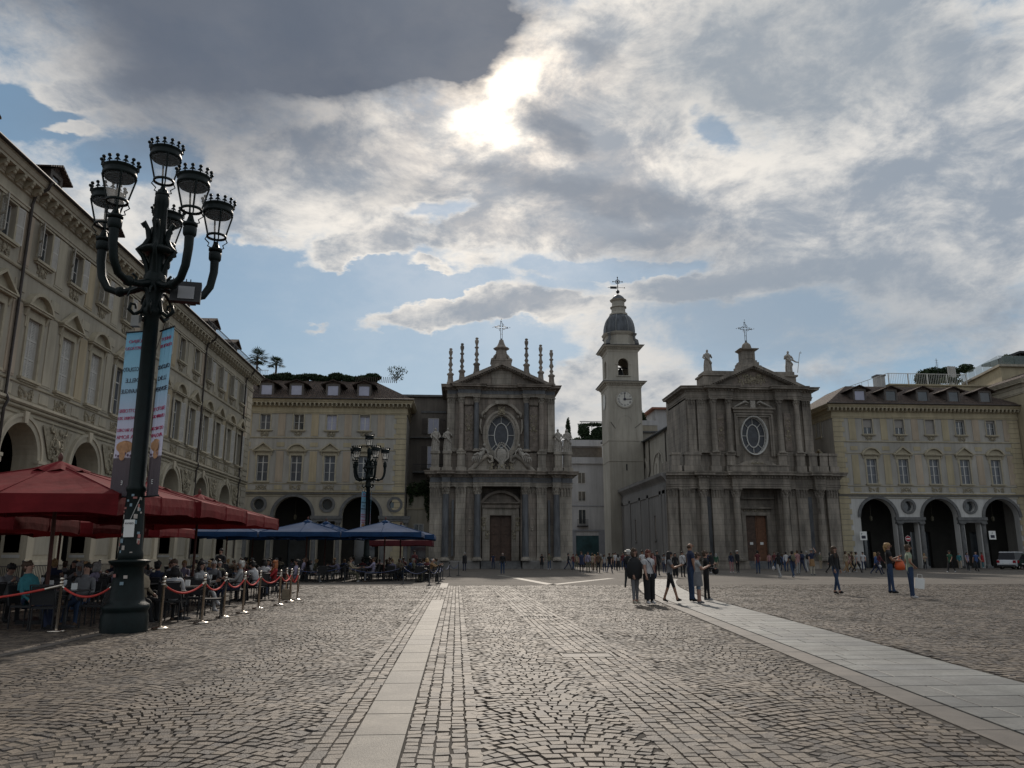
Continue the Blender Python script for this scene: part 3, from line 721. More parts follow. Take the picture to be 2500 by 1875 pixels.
def window(parent, x, z, fl, y=0, kind=0, shut=None, glass=None, blind=0, sl=True):
    """fl 'p' main floor or 't' top floor; shut None | 'closed' | 'open' | angle in degrees for each leaf"""
    w, h = (PNW, PNH) if fl == 'p' else (TFW, TFH)
    o = part(M_['cpn' if fl == 'p' else 'ctf'], 'window', parent=parent, loc=(x, y+.24, z))
    pm_ = M_['ppn' if fl == 'p' else 'ptf']; part(pane_as(pm_, glass) if glass else pm_, 'pane', parent=o)
    part(M_['s%d' % kind] if fl == 'p' else M_['stf'], 'window_surround', parent=o, loc=(0, -.24, 0))
    if sl: part(M_['sp' if fl == 'p' else 'stp'], 'sill', parent=o, loc=(0, -.24, 0))
    if shut is not None:
        me = M_['lpn' if fl == 'p' else 'ltf']
        a = (0, 0) if shut == 'closed' else shut
        yy_ = -.10 if shut == 'closed' else -.27
        l = part(me, 'shutter', parent=o, loc=(-w/2, yy_, .02)); l.rotation_euler.z = -R(a[0])
        r_ = part(me, 'shutter', parent=o, loc=(w/2, yy_, .02)); r_.scale.x = -1; r_.rotation_euler.z = R(a[1])
    if blind:
        b = MB(); b.box(-w/2+.05, w/2-.05, -.06, -.03, h*(1-blind), h-.03); b.build('blind', blindm, o)
    return o
CORN = [(0, 17.95), (.10, 17.95), (.10, 18.07), (.15, 18.1), (.15, 18.2), (.05, 18.2), (.05, 18.72), (.16, 18.74), (.16, 18.84), (.2, 18.86), (.2, 19.15), (.64, 19.15), (.64, 19.27), (.7, 19.3), (.79, 19.5), (.84, 19.52), (.84, 19.62), (0, 19.62)]
def string(zs, out, h): return [(0, zs), (out*.6, zs), (out, zs+h*.4), (out, zs+h), (0, zs+h)]
def palace(E_, x0, x1, bays, arcs, oculi, wallm, wallm2, panelm, depth=14, left_face=True, right_face=True, modstep=.75, q=None, back=True, ret=None):
    """facade in local x-z at y=0, outward -y"""
    PNZ, TFZ = 9.95, 16.0
    holes = [('r', c-PNW/2, c+PNW/2, PNZ, PNZ+PNH) for c in bays] + [('r', c-TFW/2, c+TFW/2, TFZ, TFZ+TFH) for c in bays]
    b = MB(); b.wall(x0, x1, 8.95, 19.6, 0, holes, .3)
    if left_face: b.quad((x0, depth, 0), (x0, 0, 0), (x0, 0, 19.6), (x0, depth, 19.6))
    if right_face: b.quad((x1, 0, 0), (x1, depth, 0), (x1, depth, 19.6), (x1, 0, 19.6))
    b.quad((x1, depth, 0), (x0, depth, 0), (x0, depth, 19.6), (x1, depth, 19.6))
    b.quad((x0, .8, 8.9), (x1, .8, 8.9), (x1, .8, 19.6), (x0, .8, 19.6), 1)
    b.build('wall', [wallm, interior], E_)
    # cornice and bands
    loop = [(x1, depth), (x1, 0), (x0, 0), (x0, depth)][::-1]
    c = MB(); c.moulding(loop, CORN); c.build('cornice', wallm2, E_)
    c = MB()
    for z_, o_, h_ in ((14.98, .10, .16), (13.56, .06, .12), (9.62, .07, .1), (8.18, .05, .1), (8.42, .14, .16)): c.moulding([(x0, 0), (x1, 0)], string(z_, o_, h_))
    c.build('string_course', trimc, E_)
    c = MB(); c.moulding([(x0, 0), (x1, 0)], string(8.62, .24, .2)); c.build('main_string_course', wallm2, E_)
    n = int((x1-x0+1.6)/modstep)
    for i in range(n+1):
        part(MODIL, 'modillion', parent=E_, loc=(x0-.45+(x1-x0+.9)*i/n, -.2, 18.745))
    # lesene panels between windows on both floors
    mids = [(a+b_)/2 for a, b_ in zip(bays[:-1], bays[1:])]
    wp = .84
    ends = []
    if bays[0]-x0 > 1.6: ends.append(bays[0]-(bays[1]-bays[0])/2)
    if x1-bays[-1] > 1.6: ends.append(bays[-1]+(bays[1]-bays[0])/2)
    pb = {}
    for i, c_ in enumerate(mids+ends):
        if c_-wp/2 < x0+.1 or c_+wp/2 > x1-.1: continue
        for z0_, z1_ in ((9.95, 13.45), (15.35, 17.9)):
            b = MB(); b.box(c_-wp/2, c_+wp/2, -.05, 0, z0_, z1_); b.box(c_-wp/2-.06, c_+wp/2+.06, -.03, 0, z0_-.1, z0_); b.build('wall_panel', panelm[i % len(panelm)], E_)
        for q_ in (9.0, 14.0): b = MB(); b.box(c_-.45, c_+.45, -.035, 0, q_, q_+.5); b.build('wall_panel', wallm2, E_)
    for i, c_ in enumerate(bays):
        part(rel(1.25, .62, i % 2), 'relief', parent=E_, loc=(c_, 0, 9.22))
        part(rel(.95, .7, 2+i % 2), 'relief', parent=E_, loc=(c_, 0, 15.55))
    return PNZ, TFZ
def roof(E_, x0, x1, depth, dorm, dz=19.62, over=.84, rise=3.2, glass=None, hipl=True, hipr=True, dsz=True, run=5.2):
    b = MB(); a = x0-over; c = x1+over; y0 = -over; r = run
    hl = r if hipl else 0; hr = r if hipr else 0
    z0, z1 = dz+.01, dz+rise
    b.add([(a, y0, z0), (c, y0, z0), (c-hr, y0+r, z1), (a+hl, y0+r, z1), (a, depth, z0), (c, depth, z0), (a+hl, depth-r*.6, z1), (c-hr, depth-r*.6, z1)],
          [(0, 1, 2, 3), (4, 0, 3, 6), (1, 5, 7, 2), (5, 4, 6, 7), (3, 2, 7, 6)])
    b.build('roof', rooft, E_)
    g_ = MB(); g_.tube([(a-.02, y0-.08, dz+.02), (c+.02, y0-.08, dz+.02)], .09, 6); g_.build('gutter', copper, E_)
    for i, x in enumerate(dorm):
        w, hh = (.84, 1.5) if dsz else (.62, 1.05); yb = y0+.9; zb = dz+.5; yk = y0+3.6; zt = zb+hh
        d = MB(); d.box(x-w, x-w+.22, yb, yb+2.2, zb-.3, zt); d.box(x+w-.22, x+w, yb, yb+2.2, zb-.3, zt); d.box(x-w+.22, x+w-.22, yb, yb+.2, zt-.22, zt); d.box(x-w+.22, x+w-.22, yb, yb+.3, zb-.3, zb+.06)
        o = d.build('dormer', shutd, E_)
        b = MB(); 
        for s in (-1, 1): b.add([(x+s*(w+.60), yb-.25, zt-.10), (x, yb-.25, zt+.52), (x, yk+.3, zt+.52), (x+s*(w+.60), yk, zt-.10), (x+s*(w+.60), yb-.25, zt-.18), (x, yb-.25, zt+.40), (x, yk+.3, zt+.4), (x+s*(w+.60), yk, zt-.18)], [(0, 1, 2, 3), (7, 6, 5, 4), (0, 4, 5, 1), (0, 3, 7, 4)])
        b.polyxz([(x-w, zt), (x+w, zt), (x, zt+.40)], yb, yb+.1)
        b.build('dormer_roof', rooft, o)
        p = MB(); p.quad((x-w+.22, yb+.08, zb), (x+w-.22, yb+.08, zb), (x+w-.22, yb+.08, zt-.2), (x-w+.22, yb+.08, zt-.2)); p.build('pane', (glass or [glassd])[i % len(glass or [1])], o)
def quoins(E_, x0, x1, z0, z1, m, side=None, h=.62, name='quoin'):
    z = z0; i = 0
    while z < z1-.05:
        zt = min(z+h, z1); ins = .25 if i % 2 else 0
        b = MB(); a, c = (x0, x1-ins) if side == 'l' else (x0+ins, x1)
        b.box(a, c, -.07, 0, z+.02, zt-.02); b.build(name, m, E_); z = zt; i += 1
def downpipe(E_, x, label=None):
    b = MB(); b.tube([(x, -.95, 19.6), (x, -.8, 19.2), (x, -.28, 18.9), (x, -.16, 18.4), (x, -.16, 8.9), (x, -.32, 8.6), (x, -.16, 8.2), (x, -.16, .2)], .075, 7)
    b.build('downpipe', copper, E_)

# ---- the long palace on the left (local x runs away from the camera)
LP = thing('arcaded_palace', 'long cream palace with arcades and shuttered windows along the left side', 'palace', (-21.3, 0, 0), R(90))
X0, X1 = 24.0, 80.7
bays = [39.25+3.43*k for k in range(-4, 12)]
arcs = [39.3+6.86*k for k in range(-2, 6)]
PNZ, TFZ = palace(LP, X0, X1, bays, arcs, [], greyst, cream, [cream, ochre, cream, peach], depth=14, modstep=.76)
for i, c_ in enumerate(bays):
    far = i >= 7
    window(LP, c_, PNZ, 'p', 0, (i % 2 == 0)*1, shut=('closed' if i < 7 else (165, 160)), glass=None if not far else curtain)
    ts = None if i in (10, 11) else ((126+9*(i % 3), 173-5*(i % 2)) if i < 10 else (128, 165))
    window(LP, c_, TFZ, 't', 0, shut=ts, glass=glassd)
# arcade wall
b = MB(); holes = [('a', c-1.65, c+1.65, 0, 6.15) for c in arcs]
b.wall(X0, X1, 0, 8.95, .02, holes, 1.1); b.build('arcade_wall', cream, LP)
xs = [X0]+[x for c in arcs for x in (c-1.65, c+1.65)]+[X1]
for i, c in enumerate(arcs):
    b = MB(); b.arch(c, 6.15, 1.65, 1.93, -.10, .05, n=24); b.arch(c, 6.15, 1.93, 2.1, -.16, .05, n=24); b.polyxz([(c-.14, 7.78), (c+.14, 7.78), (c+.22, 8.36), (c-.22, 8.36)], -.24, .05)
    b.build('archivolt', cream, LP)
    # vaulted niche behind, with upper lunette screen
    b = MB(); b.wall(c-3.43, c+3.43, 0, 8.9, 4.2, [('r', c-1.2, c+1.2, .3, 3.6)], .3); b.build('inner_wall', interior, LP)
    b = MB(); b.box(c-1.6, c+1.6, 2.2, 2.3, 4.55, 4.75); b.box(c-.03, c+.03, 2.2, 2.26, 4.75, 7.7); b.build('lunette_bar', blackm, LP)
    b = MB(); b.polyxz([(c+1.62*math.cos(t), 6.1+1.6*math.sin(t)) for t in [math.pi*k/14 for k in range(15)]]+[(c-1.62, 4.75), (c+1.62, 4.75)], 2.28, 2.32)
    b.build('lunette_panel', pane_as_m if False else mat('lunette_board', (.30, .31, .27), .7, .1, 1), LP)
    tm = text_mesh('ESTETICA' if i == 2 else 'OTTICA' if i == 3 else 'CAFFETTERIA' if i % 2 else 'PROFUMERIA', .34, ink)
    o = part(tm, 'lettering', parent=LP, loc=(c, 2.27, 6.2)); o.rotation_euler = (R(90), 0, 0)
for i in range(len(arcs)+1):        # piers, columns and reliefs between arches
    c = arcs[0]-3.43+6.86*i
    if c < X0+1: continue
    if c+1.6 > X1: continue
    b = MB()
    for s in (-1, 1):
        b.box(c+s*1.45-.32, c+s*1.45+.32, -.14, .02, 1.2, 5.7); b.box(c+s*1.45-.40, c+s*1.45+.40, -.22, .02, 5.98, 6.14); b.box(c+s*1.45-.36, c+s*1.45+.36, -.18, .02, 5.7, 5.98)
    b.build('pilaster', cream, LP)
    b = MB(); b.box(c-1.86, c+1.86, -.24, .02, 0, 1.16); b.box(c-1.8, c+1.8, -.2, .02, 1.16, 1.24); b.build('dado', greyst, LP)
    b = MB(); b.box(c-.95, c+.95, -.01, .02, 1.5, 5.5); b.build('pier_panel', greyst, LP)
    for s in (-1, 1):
        bb = MB(); xx = c+s*1.78; bb.box(min(xx-.01*s, xx), max(xx-.01*s, xx), .2, .95, 1.6, 5.4); 
        bb.box(min(xx, xx+s*.02)-.0, max(xx, xx+s*.02), .15, 1.0, 1.35, 1.5); bb.build('reveal_panel', whitest, LP)
    b = MB(); b.polyxz([(c-1.55, 8.0), (c-.62, 6.35), (c+.62, 6.35), (c+1.55, 8.0)], -.07, -.05); b.build('spandrel_field', reliefm, LP)
    o = part(rel(1.3, 1.7, 11+i % 3), 'spandrel_relief', parent=LP, loc=(c, -.08, 7.15))
quoins(LP, X1-1.75, X1, 9.2, 17.9, cream); quoins(LP, X1-1.9, X1, 0.3, 8.1, greyst)
for x in (37.35, 65.0, 77.6): downpipe(LP, x)
roof(LP, X0, X1, 14, [39.6+6.86*k for k in range(-2, 6)], glass=[glassd], hipl=False, dsz=False)
b = MB()
for i in range(60): x = 63+i*.3; b.box(x, x+.035, -.75, -.72, 19.65, 20.35)
b.box(63, 81, -.76, -.71, 20.32, 20.37); b.build('roof_railing', blackm, LP)

# ---- rear palaces
def rear(name, label, cx0, cx1, yf, bays, arcs, oc, qcol, panels, dorm, dglass, glass_t, glass_p, blinds, kinds, corner_l, corner_r, wallA, wallB, loY):
    T = thing(name, label, 'palace', (0, yf, 0))
    palace(T, cx0, cx1, bays, arcs, oc, wallA, wallB, panels, depth=13, modstep=.52)
    b = MB(); holes = [('a', c-2.18, c+2.18, 0, 6.0) for c in arcs]+[('o', c, 7.28, .62, .62) for c in oc if cx0+.7 < c < cx1-.7]
    # between the arches the wall is carried on paired columns under a lintel
    for c in oc:
        if cx0+1.2 < c < cx1-1.2: holes.append(('r', c-.98, c+.98, 0, 5.35))
    b.wall(cx0, cx1, 0, 8.95, .02, holes, .9); b.build('arcade_wall', loY, T)
    for c in arcs:
        b = MB(); b.arch(c, 6.0, 2.18, 2.52, -.12, .05, n=28); b.build('archivolt', darkst, T)
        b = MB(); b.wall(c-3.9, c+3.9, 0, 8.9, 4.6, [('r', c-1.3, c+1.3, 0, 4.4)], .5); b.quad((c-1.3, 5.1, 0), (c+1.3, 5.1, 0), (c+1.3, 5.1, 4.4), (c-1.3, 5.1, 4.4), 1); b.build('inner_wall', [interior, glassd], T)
    for c in oc:
        if not cx0+.5 < c < cx1-.5: continue
        b = MB(); b.arch(c, 7.28, .62, .92, -.09, .05, 0, 2*math.pi, 28); b.build('oculus_frame', darkst, T)
        b = MB(); b.arch(c, 7.28, 0.001, .60, .5, .55, 0, 2*math.pi, 20); b.build('oculus_pane', glassd, T)
        b = MB(); b.box(c-1.75, c+1.75, -.2, .1, 5.35, 5.62); b.box(c-1.85, c+1.85, -.28, .1, 5.62, 5.98); b.build('lintel', darkst, T)
        for s in (-1, 1):
            k = MB(); x = c+s*1.36; k.box(x-.34, x+.34, -.42, .3, 0, .25); k.lathe(x, -.04, [(.33, .25), (.33, .35), (.27, .42), (.27, .5), (.24, 4.9), (.24, 5.0), (.30, 5.08), (.33, 5.2)], 14); k.box(x-.34, x+.34, -.38, .3, 5.2, 5.35)
            k.build('column', darkst, T)
    for i, c in enumerate(bays):
        window(T, c, 9.95, 'p', 0, kinds[i], glass=glass_p[i])
        window(T, c, 16.0, 't', 0, glass=glass_t[i], blind=blinds[i])
    if corner_l: quoins(T, cx0, cx0+1.45, 0.1, 17.9, qcol, 'l')
    if corner_r: quoins(T, cx1-1.45, cx1, 0.1, 17.9, qcol)
    b = MB(); b.box(cx0, cx1, -.20, 0, 8.50, 8.615); b.build('dark_band', darkst, T)
    roof(T, cx0, cx1, 13, dorm, glass=dglass, rise=3.3)
    return T
BL = [-30.6+3.9*k for k in range(2, 6)]
RL = rear('rear_left_palace' if False else 'terrace_palace', 'yellow arcaded palace left of the left church, half hidden by blue parasols', -30.5, -6.2, 93, [-26.7, -22.78, -18.9, -15.05, -11.15], [-26.8, -19.0, -11.2], [-30.7, -22.9, -15.1, -7.3],
     yellow, [ochre, peach], [-22.9, -19.4, -15.1, -11.4], [lilacg], [curtain, curtain, glassd, lilacg, lilacg], [curtain]*5, [0, 0, 0, 0, .12], [1, 0, 1, 0, 1], False, True, wallgrey, yellow, greyst)
RR = rear('corner_palace', 'yellow arcaded palace with five dormers right of the right church', 45.55, 69.3, 91.5, [50.0, 54.0, 57.9, 61.8, 65.75], [50.2, 57.95, 65.7], [54.07, 61.82, 69.9],
     yellow, [yellow, peach], [49.4, 53.4, 57.5, 61.5, 65.6], [lilacg, glassd, glassd, glassd, glassd], [glassd, glassd, blindm, glassd, glassd], [curtain]*5, [.55, .55, .97, .12, .18], [1, 0, 1, 0, 1], True, True, wallgrey, yellow, whitest)
# windows on the side of the right palace that faces the church
for z, fl in ((9.95, 'p'), (16.0, 't')):
    for y in (3.2, 7.2):
        o = window(RR, 0, 0, fl, 0, 0, glass=glassd); o.location = (45.55-.02, y, z); o.rotation_euler.z = R(-90)
# palace edge at the far right
FR = thing('edge_palace', 'quoined palace corner cut by the right edge of the photo', 'palace', (0, 0, 0))
b = MB(); b.box(69.4, 84, 89.8, 112, 0, 22.2); b.build('wall', yellow, FR)
b = MB(); b.moulding([(69.4, 112), (69.4, 89.8), (84, 89.8)], [(o, z+3.1) for o, z in CORN]); b.build('cornice', cream, FR)
b = MB(); b.add([(68.5, 88.9, 22.75), (84, 88.9, 22.75), (84, 112, 22.75), (68.5, 112, 22.75), (75, 95, 25.2), (84, 95, 25.2), (84, 112, 25.2), (75, 112, 25.2)], [(0, 1, 5, 4), (3, 0, 4, 7), (4, 5, 6, 7)]); b.build('roof', rooft, FR)
z = .2
while z < 20.5:
    b = MB(); b.box(69.36, 70.9, 89.72, 89.8, z+.02, z+.6); b.build('quoin', yellow, FR); z += .62
# ================================================================== CHURCHES
def column(parent, x, y, z0, z1, r, m, mcap, name='column'):
    """tapered shaft with attic base and corinthian capital"""
    o = MB(); hb = r*1.0; hc = r*2.1; zs0 = z0+hb; zs1 = z1-hc
    prof = [(r*(1-.14*(k/6)**1.6), zs0+(zs1-zs0)*k/6) for k in range(7)]
    o.lathe(x, y, prof, 18, cap=False); o = o.build(name, m, parent)
    b = MB(); b.box(x-r*1.38, x+r*1.38, y-r*1.38, y+r*1.38, z0, z0+hb*.3)
    b.lathe(x, y, [(r*1.36, z0+hb*.3), (r*1.42, z0+hb*.42), (r*1.3, z0+hb*.55), (r*1.1, z0+hb*.68), (r*1.22, z0+hb*.82), (r*1.1, z0+hb*.95), (r, z0+hb)], 18); b.build('column_base', mcap, o)
    b = MB(); rt = r*.86
    b.lathe(x, y, [(rt*1.1, zs1-.06), (rt*1.1, zs1+.02), (rt, zs1+.04), (rt*1.05, zs1+hc*.5), (rt*1.35, zs1+hc*.85)], 18)
    for ring, (n, zb, hh, off) in enumerate(((8, zs1+.04, hc*.42, 0), (8, zs1+hc*.34, hc*.42, .5))):
        for k in range(n):
            a = 2*math.pi*(k+off)/n; ca, sa = math.cos(a), math.sin(a)
            b.tube([(x+ca*rt*1.02, y+sa*rt*1.02, zb), (x+ca*rt*1.18, y+sa*rt*1.18, zb+hh*.7), (x+ca*rt*1.52, y+sa*rt*1.52, zb+hh*.98), (x+ca*rt*1.5, y+sa*rt*1.5, zb+hh*.7)], [rt*.26, rt*.24, rt*.16, rt*.05], 4)
    for k in range(4):
        a = math.pi/4+k*math.pi/2; b.ball((x+math.cos(a)*rt*1.6, y+math.sin(a)*rt*1.6, zs1+hc*.78), rt*.24, n=6)
    b.box(x-r*1.3, x+r*1.3, y-r*1.3, y+r*1.3, z1-hc*.13, z1); b.build('capital', mcap, o)
    return o
def pilaster(parent, x, y, w, z0, z1, m, mcap, d=.22, name='pilaster', capname='capital'):
    hb = .42; hc = w*.75
    b = MB(); b.box(x-w/2, x+w/2, y-d, y, z0+hb, z1-hc); o = b.build(name, m, parent)
    b = MB(); b.box(x-w/2-.12, x+w/2+.12, y-d-.12, y, z0, z0+hb*.5); b.box(x-w/2-.06, x+w/2+.06, y-d-.06, y, z0+hb*.5, z0+hb); b.build('column_base', mcap, o)
    b = MB(); b.box(x-w/2-.02, x+w/2+.02, y-d-.02, y, z1-hc, z1-hc*.12); b.box(x-w/2-.12, x+w/2+.12, y-d-.14, y, z1-hc*.12, z1)
    n = max(3, int(w/.3))
    for rw, (zb, hh) in enumerate(((z1-hc, hc*.45), (z1-hc*.6, hc*.45))):
        for k in range(n):
            xx = x-w/2+w*(k+.5)/n; b.tube([(xx, y-d-.02, zb), (xx, y-d-.07, zb+hh*.7), (xx, y-d-.17, zb+hh), (xx, y-d-.16, zb+hh*.75)], [.09, .08, .06, .02], 4)
    b.build('capital', mcap, o); return o
def entab(parent, path, z, h, marc, mfr, mco, out=.75, dent=True, letters=None):
    a, f = z+h*.26, z+h*.58
    b = MB(); b.moulding(path, [(-.5, z), (.0, z), (.0, z+h*.11), (.05, z+h*.12), (.05, a-.05), (.12, a-.03), (.12, a), (-.5, a)]); b.build('architrave', marc, parent)
    b = MB(); b.moulding(path, [(-.5, a), (.02, a), (.02, f), (-.5, f)]); b.build('frieze', mfr, parent)
    b = MB(); b.moulding(path, [(-.5, f), (.06, f), (.12, f+h*.05), (.14, f+h*.14), (.30, f+h*.16), (.30, f+h*.19), (out*.85, f+h*.2), (out*.85, f+h*.30), (out*.92, f+h*.32), (out, z+h*.97), (out, z+h), (-.5, z+h)]); b.build('cornice', mco, parent)
    if dent:
        b = MB(); P = [Vector(p) for p in path]
        for p, q in zip(P[:-1], P[1:]):
            d = q-p; L = d.length; d.normalize(); nn = Vector((d.y, -d.x)); n = int(L/.34)
            for k in range(n):
                c = p+d*(L*(k+.5)/n)+nn*.2; b.cbox((c.x, c.y, f+h*.10), (.17, .17, h*.10), rz=math.atan2(d.y, d.x))
        o = b.build('dentils', mco, parent); o['kind'] = 'stuff'
def iron_cross(parent, x, y, z0, h, m):
    b = MB(); t = .045; zc = z0+h*.62; w = h*.34
    for s in (-1, 1):
        b.tube([(x+s*.10, y, z0), (x+s*.10, y, zc-.1)], t*.8, 5); b.tube([(x+s*.10, y, zc+.1), (x+s*.10, y, z0+h*.86)], t*.8, 5)
        for q in (-1, 1): b.tube([(x+s*.12, y, zc+q*.10), (x+s*w*.72, y, zc+q*.10)], t*.8, 5)
    for (cx_, cz_, ax, az) in ((x, z0+h*.92, 0, 1), (x-w*.86, zc, -1, 0), (x+w*.86, zc, 1, 0)):
        L = h*.09
        px_, pz_ = (az, ax)
        b.tube([(cx_-ax*L, y, cz_-az*L), (cx_-px_*L*.55, y, cz_-pz_*L*.55), (cx_+ax*L*1.2, y, cz_+az*L*1.2), (cx_+px_*L*.55, y, cz_+pz_*L*.55), (cx_-ax*L, y, cz_-az*L)], t*.8, 5)
        b.ball((cx_, y, cz_), t*1.7, n=6); b.ball((cx_+ax*L*1.3, y, cz_+az*L*1.3), t*1.2, n=6)
    for k in range(4):
        a = math.pi/4+k*math.pi/2; b.tube([(x+.1*math.cos(a), y, zc+.1*math.sin(a)), (x+.42*math.cos(a), y, zc+.42*math.sin(a)), (x+.5*math.cos(a+.4), y, zc+.5*math.sin(a+.4)), (x+.4*math.cos(a+.5), y, zc+.4*math.sin(a+.5))], [.03, .035, .03, .015], 5)
    b.ball((x, y, z0), .13, n=8); b.tube([(x-.1, y, z0+h*.28), (x+.1, y, z0+h*.28)], .03, 5); b.lathe(x, y, [(.2, z0-.15), (.14, z0), (.1, z0+.15)], 8)
    return b.build('iron_cross', m, parent)
def oval_window(parent, x, y, z, rx, rz, frm, ring, spokes=8):
    b = MB(); b.arch(x, z, rx, rx+ring*.55, y-.28, y+.3, 0, 2*math.pi, 40, rz0=rz, rz1=rz+ring*.55); b.arch(x, z, rx+ring*.55, rx+ring, y-.40, y, 0, 2*math.pi, 40, rz0=rz+ring*.55, rz1=rz+ring)
    o = b.build('oval_window', frm, parent)
    b = MB(); b.arch(x, z, .001, rx+.02, y+.32, y+.36, 0, 2*math.pi, 32, rz0=.001, rz1=rz+.02); b.build('pane', mat('leaded_glass', (.055, .06, .072), .45, .35, 1.8, .1, 8, spec=.5), o)
    b = MB(); ix, iz = rx*.5, rz*.62
    b.arch(x, z, ix-.05, ix+.05, y+.18, y+.31, 0, 2*math.pi, 32, rz0=iz-.05, rz1=iz+.05); b.arch(x, z, rx-.07, rx-.001, y+.18, y+.31, 0, 2*math.pi, 36, rz0=rz-.07, rz1=rz-.001)
    for k in range(spokes):
        a = math.pi/2+2*math.pi*k/spokes; b.tube([(x+ix*math.cos(a), y+.24, z+iz*math.sin(a)), (x+(rx-.04)*math.cos(a), y+.24, z+(rz-.04)*math.sin(a))], .05, 4)
    b.build('glazing_bars', framem, o); return o
def statue_mesh(kind, h=2.8):
    """robed standing or reclining figure as one sculpted body"""
    r = random.Random(kind); b = MB(); k = h/2.8
    if kind < 10:
        b.lathe(0, 0, [(.44*k, 0), (.46*k, .08*k), (.40*k, .2*k), (.36*k, .9*k), (.31*k, 1.4*k), (.34*k, 1.8*k), (.38*k, 2.12*k), (.28*k, 2.3*k), (.12*k, 2.40*k), (.10*k, 2.46*k)], 14, sx=1, sy=.75)
        b.ball((r.uniform(-.04, .04), -.03, 2.6*k), .16*k, (.9, 1, 1.2), 10); b.ball((0, -.17*k, 2.57*k), .03*k, n=5)
        for i in range(9):
            a = 2*math.pi*i/9+r.random(); b.tube([(math.cos(a)*.34*k, math.sin(a)*.25*k, 1.5*k), (math.cos(a+.15)*.42*k, math.sin(a+.15)*.31*k, .8*k), (math.cos(a+.1)*.46*k, math.sin(a+.1)*.34*k, .1*k)], [.05*k, .08*k, .06*k], 5)
        for s in (-1, 1):
            e = r.uniform(.1, .35); b.tube([(s*.36*k, 0, 2.14*k), (s*(.46+e*.3)*k, -.1*k, 1.75*k), (s*(.2+.7*e*(kind % 2))*k, -.36*k, (1.5+.6*(kind % 3 == s+1))*k)], [.12*k, .10*k, .065*k], 7); 
        b.tube([(-.35*k, -.2*k, 1.9*k), (0, -.34*k, 1.5*k), (.4*k, -.2*k, 1.05*k), (.38*k, .1*k, .7*k)], [.1*k, .12*k, .13*k, .08*k], 6)
        b.cbox((0, 0, .04), (.95*k, .75*k, .08))
    else:
        b.tube([(-.9, -.1, .25), (-.45, -.15, .42), (0, -.1, .55), (.3, 0, .95), (.42, 0, 1.45)], [.12, .2, .3, .29, .2], 9)
        b.tube([(-.7, -.3, .55), (-.3, -.35, .75), (.1, -.2, .6)], [.12, .17, .2], 7)
        b.ball((.5, -.05, 1.8), .17, (.9, 1, 1.2), 8); b.tube([(.42, -.05, 1.4), (.2, -.3, 1.15), (-.1, -.3, 1.3)], [.12, .09, .06], 6); b.tube([(.5, 0, 1.42), (.85, -.1, 1.1), (1.0, -.2, .6)], [.12, .09, .06], 6)
        for i in range(5): b.tube([(.2-.2*i, -.3, .8-.1*i), (.1-.25*i, -.38, .3-.05*i), (-.1-.2*i, -.3, -.2)], [.07, .09, .05], 5)
    return b.mesh('statue', statuem)

# ---------------- the left church (pinkish stone, candelabra pinnacles)
CA = thing('pinnacled_church', 'left baroque church facade with oval window and six candelabra pinnacles', 'church', (5.08, 92, 0))
# walls: lower, attic, upper
b = MB(); b.wall(-8.3, 8.35, .9, 9.4, .25, [('r', -2.3, 2.3, .9, 9.4)], 1.6); b.box(-8.3, -8.0, .27, 26, 0, 11.0); b.box(8.05, 8.35, .27, 26, 0, 11.0); b.box(-8.0, 8.05, 2.5, 26, 0, 10.9); b.box(-8.1, 8.2, -.33, 2.4, 9.36, 11.05); b.box(-3.25, 3.25, -.9, -.34, 9.4, 11.0); b.box(-6.9, -6.0, -.9, -.34, 9.4, 11); b.box(6.0, 6.9, -.9, -.34, 9.4, 11)
b.quad((-2.3, 1.85, .9), (2.3, 1.85, .9), (2.3, 1.85, 9.4), (-2.3, 1.85, 9.4)); b.build('lower_wall', church_a, CA)
b = MB()
b.moulding([(-8.3, 3), (-8.3, -.35), (-2.45, -.35)], [(-1, 0), (.12, 0), (.12, .8), (.06, .92), (-1, .92)]); b.moulding([(2.45, -.35), (8.35, -.35), (8.35, 3)], [(-1, 0), (.12, 0), (.12, .8), (.06, .92), (-1, .92)])
b.build('plinth', greyst if False else mat('grey_base_stone', (.21, .20, .19), .8, .2, 1.2, .2, 12), CA)
b = MB()
for i in range(5): b.box(-2.32, 2.32, -.6+i*.32, 1.6, i*.17, (i+1)*.17)
b.build('door_steps', darkst, CA)
for s in (-1, 1):
    column(CA, s*2.78, -.42, .92, 9.33, .40, marble_d, church_a2); column(CA, s*6.45, -.42, .92, 9.33, .40, marble_d, church_a2)
    pilaster(CA, s*7.55, .22, 1.45, .92, 9.33, church_a2, church_a2, .5); pilaster(CA, s*4.72, .22, 1.15, .92, 9.33, church_a2, church_a2, .55); pilaster(CA, s*3.62, .22, .95, .92, 9.33, church_a, church_a2, .25)
    b = MB(); b.box(s*5.62-.12, s*5.62+.12, -.02, .24, 1.4, 7.8); b.build('wall_strip', marble_d, CA)
    b = MB(); b.arch(s*3.62, 5.2, .22, .30, -.08, .0, 0, 2*math.pi, 16, rz0=.5, rz1=.62); b.ball((s*3.62, -.04, 4.35), .12, n=6); b.build('relief', church_a2, CA)
path_ = [(-8.3, 6), (-8.3, -.38), (-6.9, -.38), (-6.9, -.92), (-6.0, -.92), (-6.0, -.38), (-3.3, -.38), (-3.3, -.95), (3.3, -.95), (3.3, -.38), (6.0, -.38), (6.0, -.92), (6.9, -.92), (6.9, -.38), (8.35, -.38), (8.35, 6)]
entab(CA, path_, 9.34, 1.78, church_a2, marble_d, church_a, .72)
tm = text_mesh('IOANNA BAPTISTA A SABAVDIA', .44, church_a2, extrude=.01); o = part(tm, 'lettering', parent=CA, loc=(0, -.985, 9.93)); o.rotation_euler = (R(90), 0, 0)
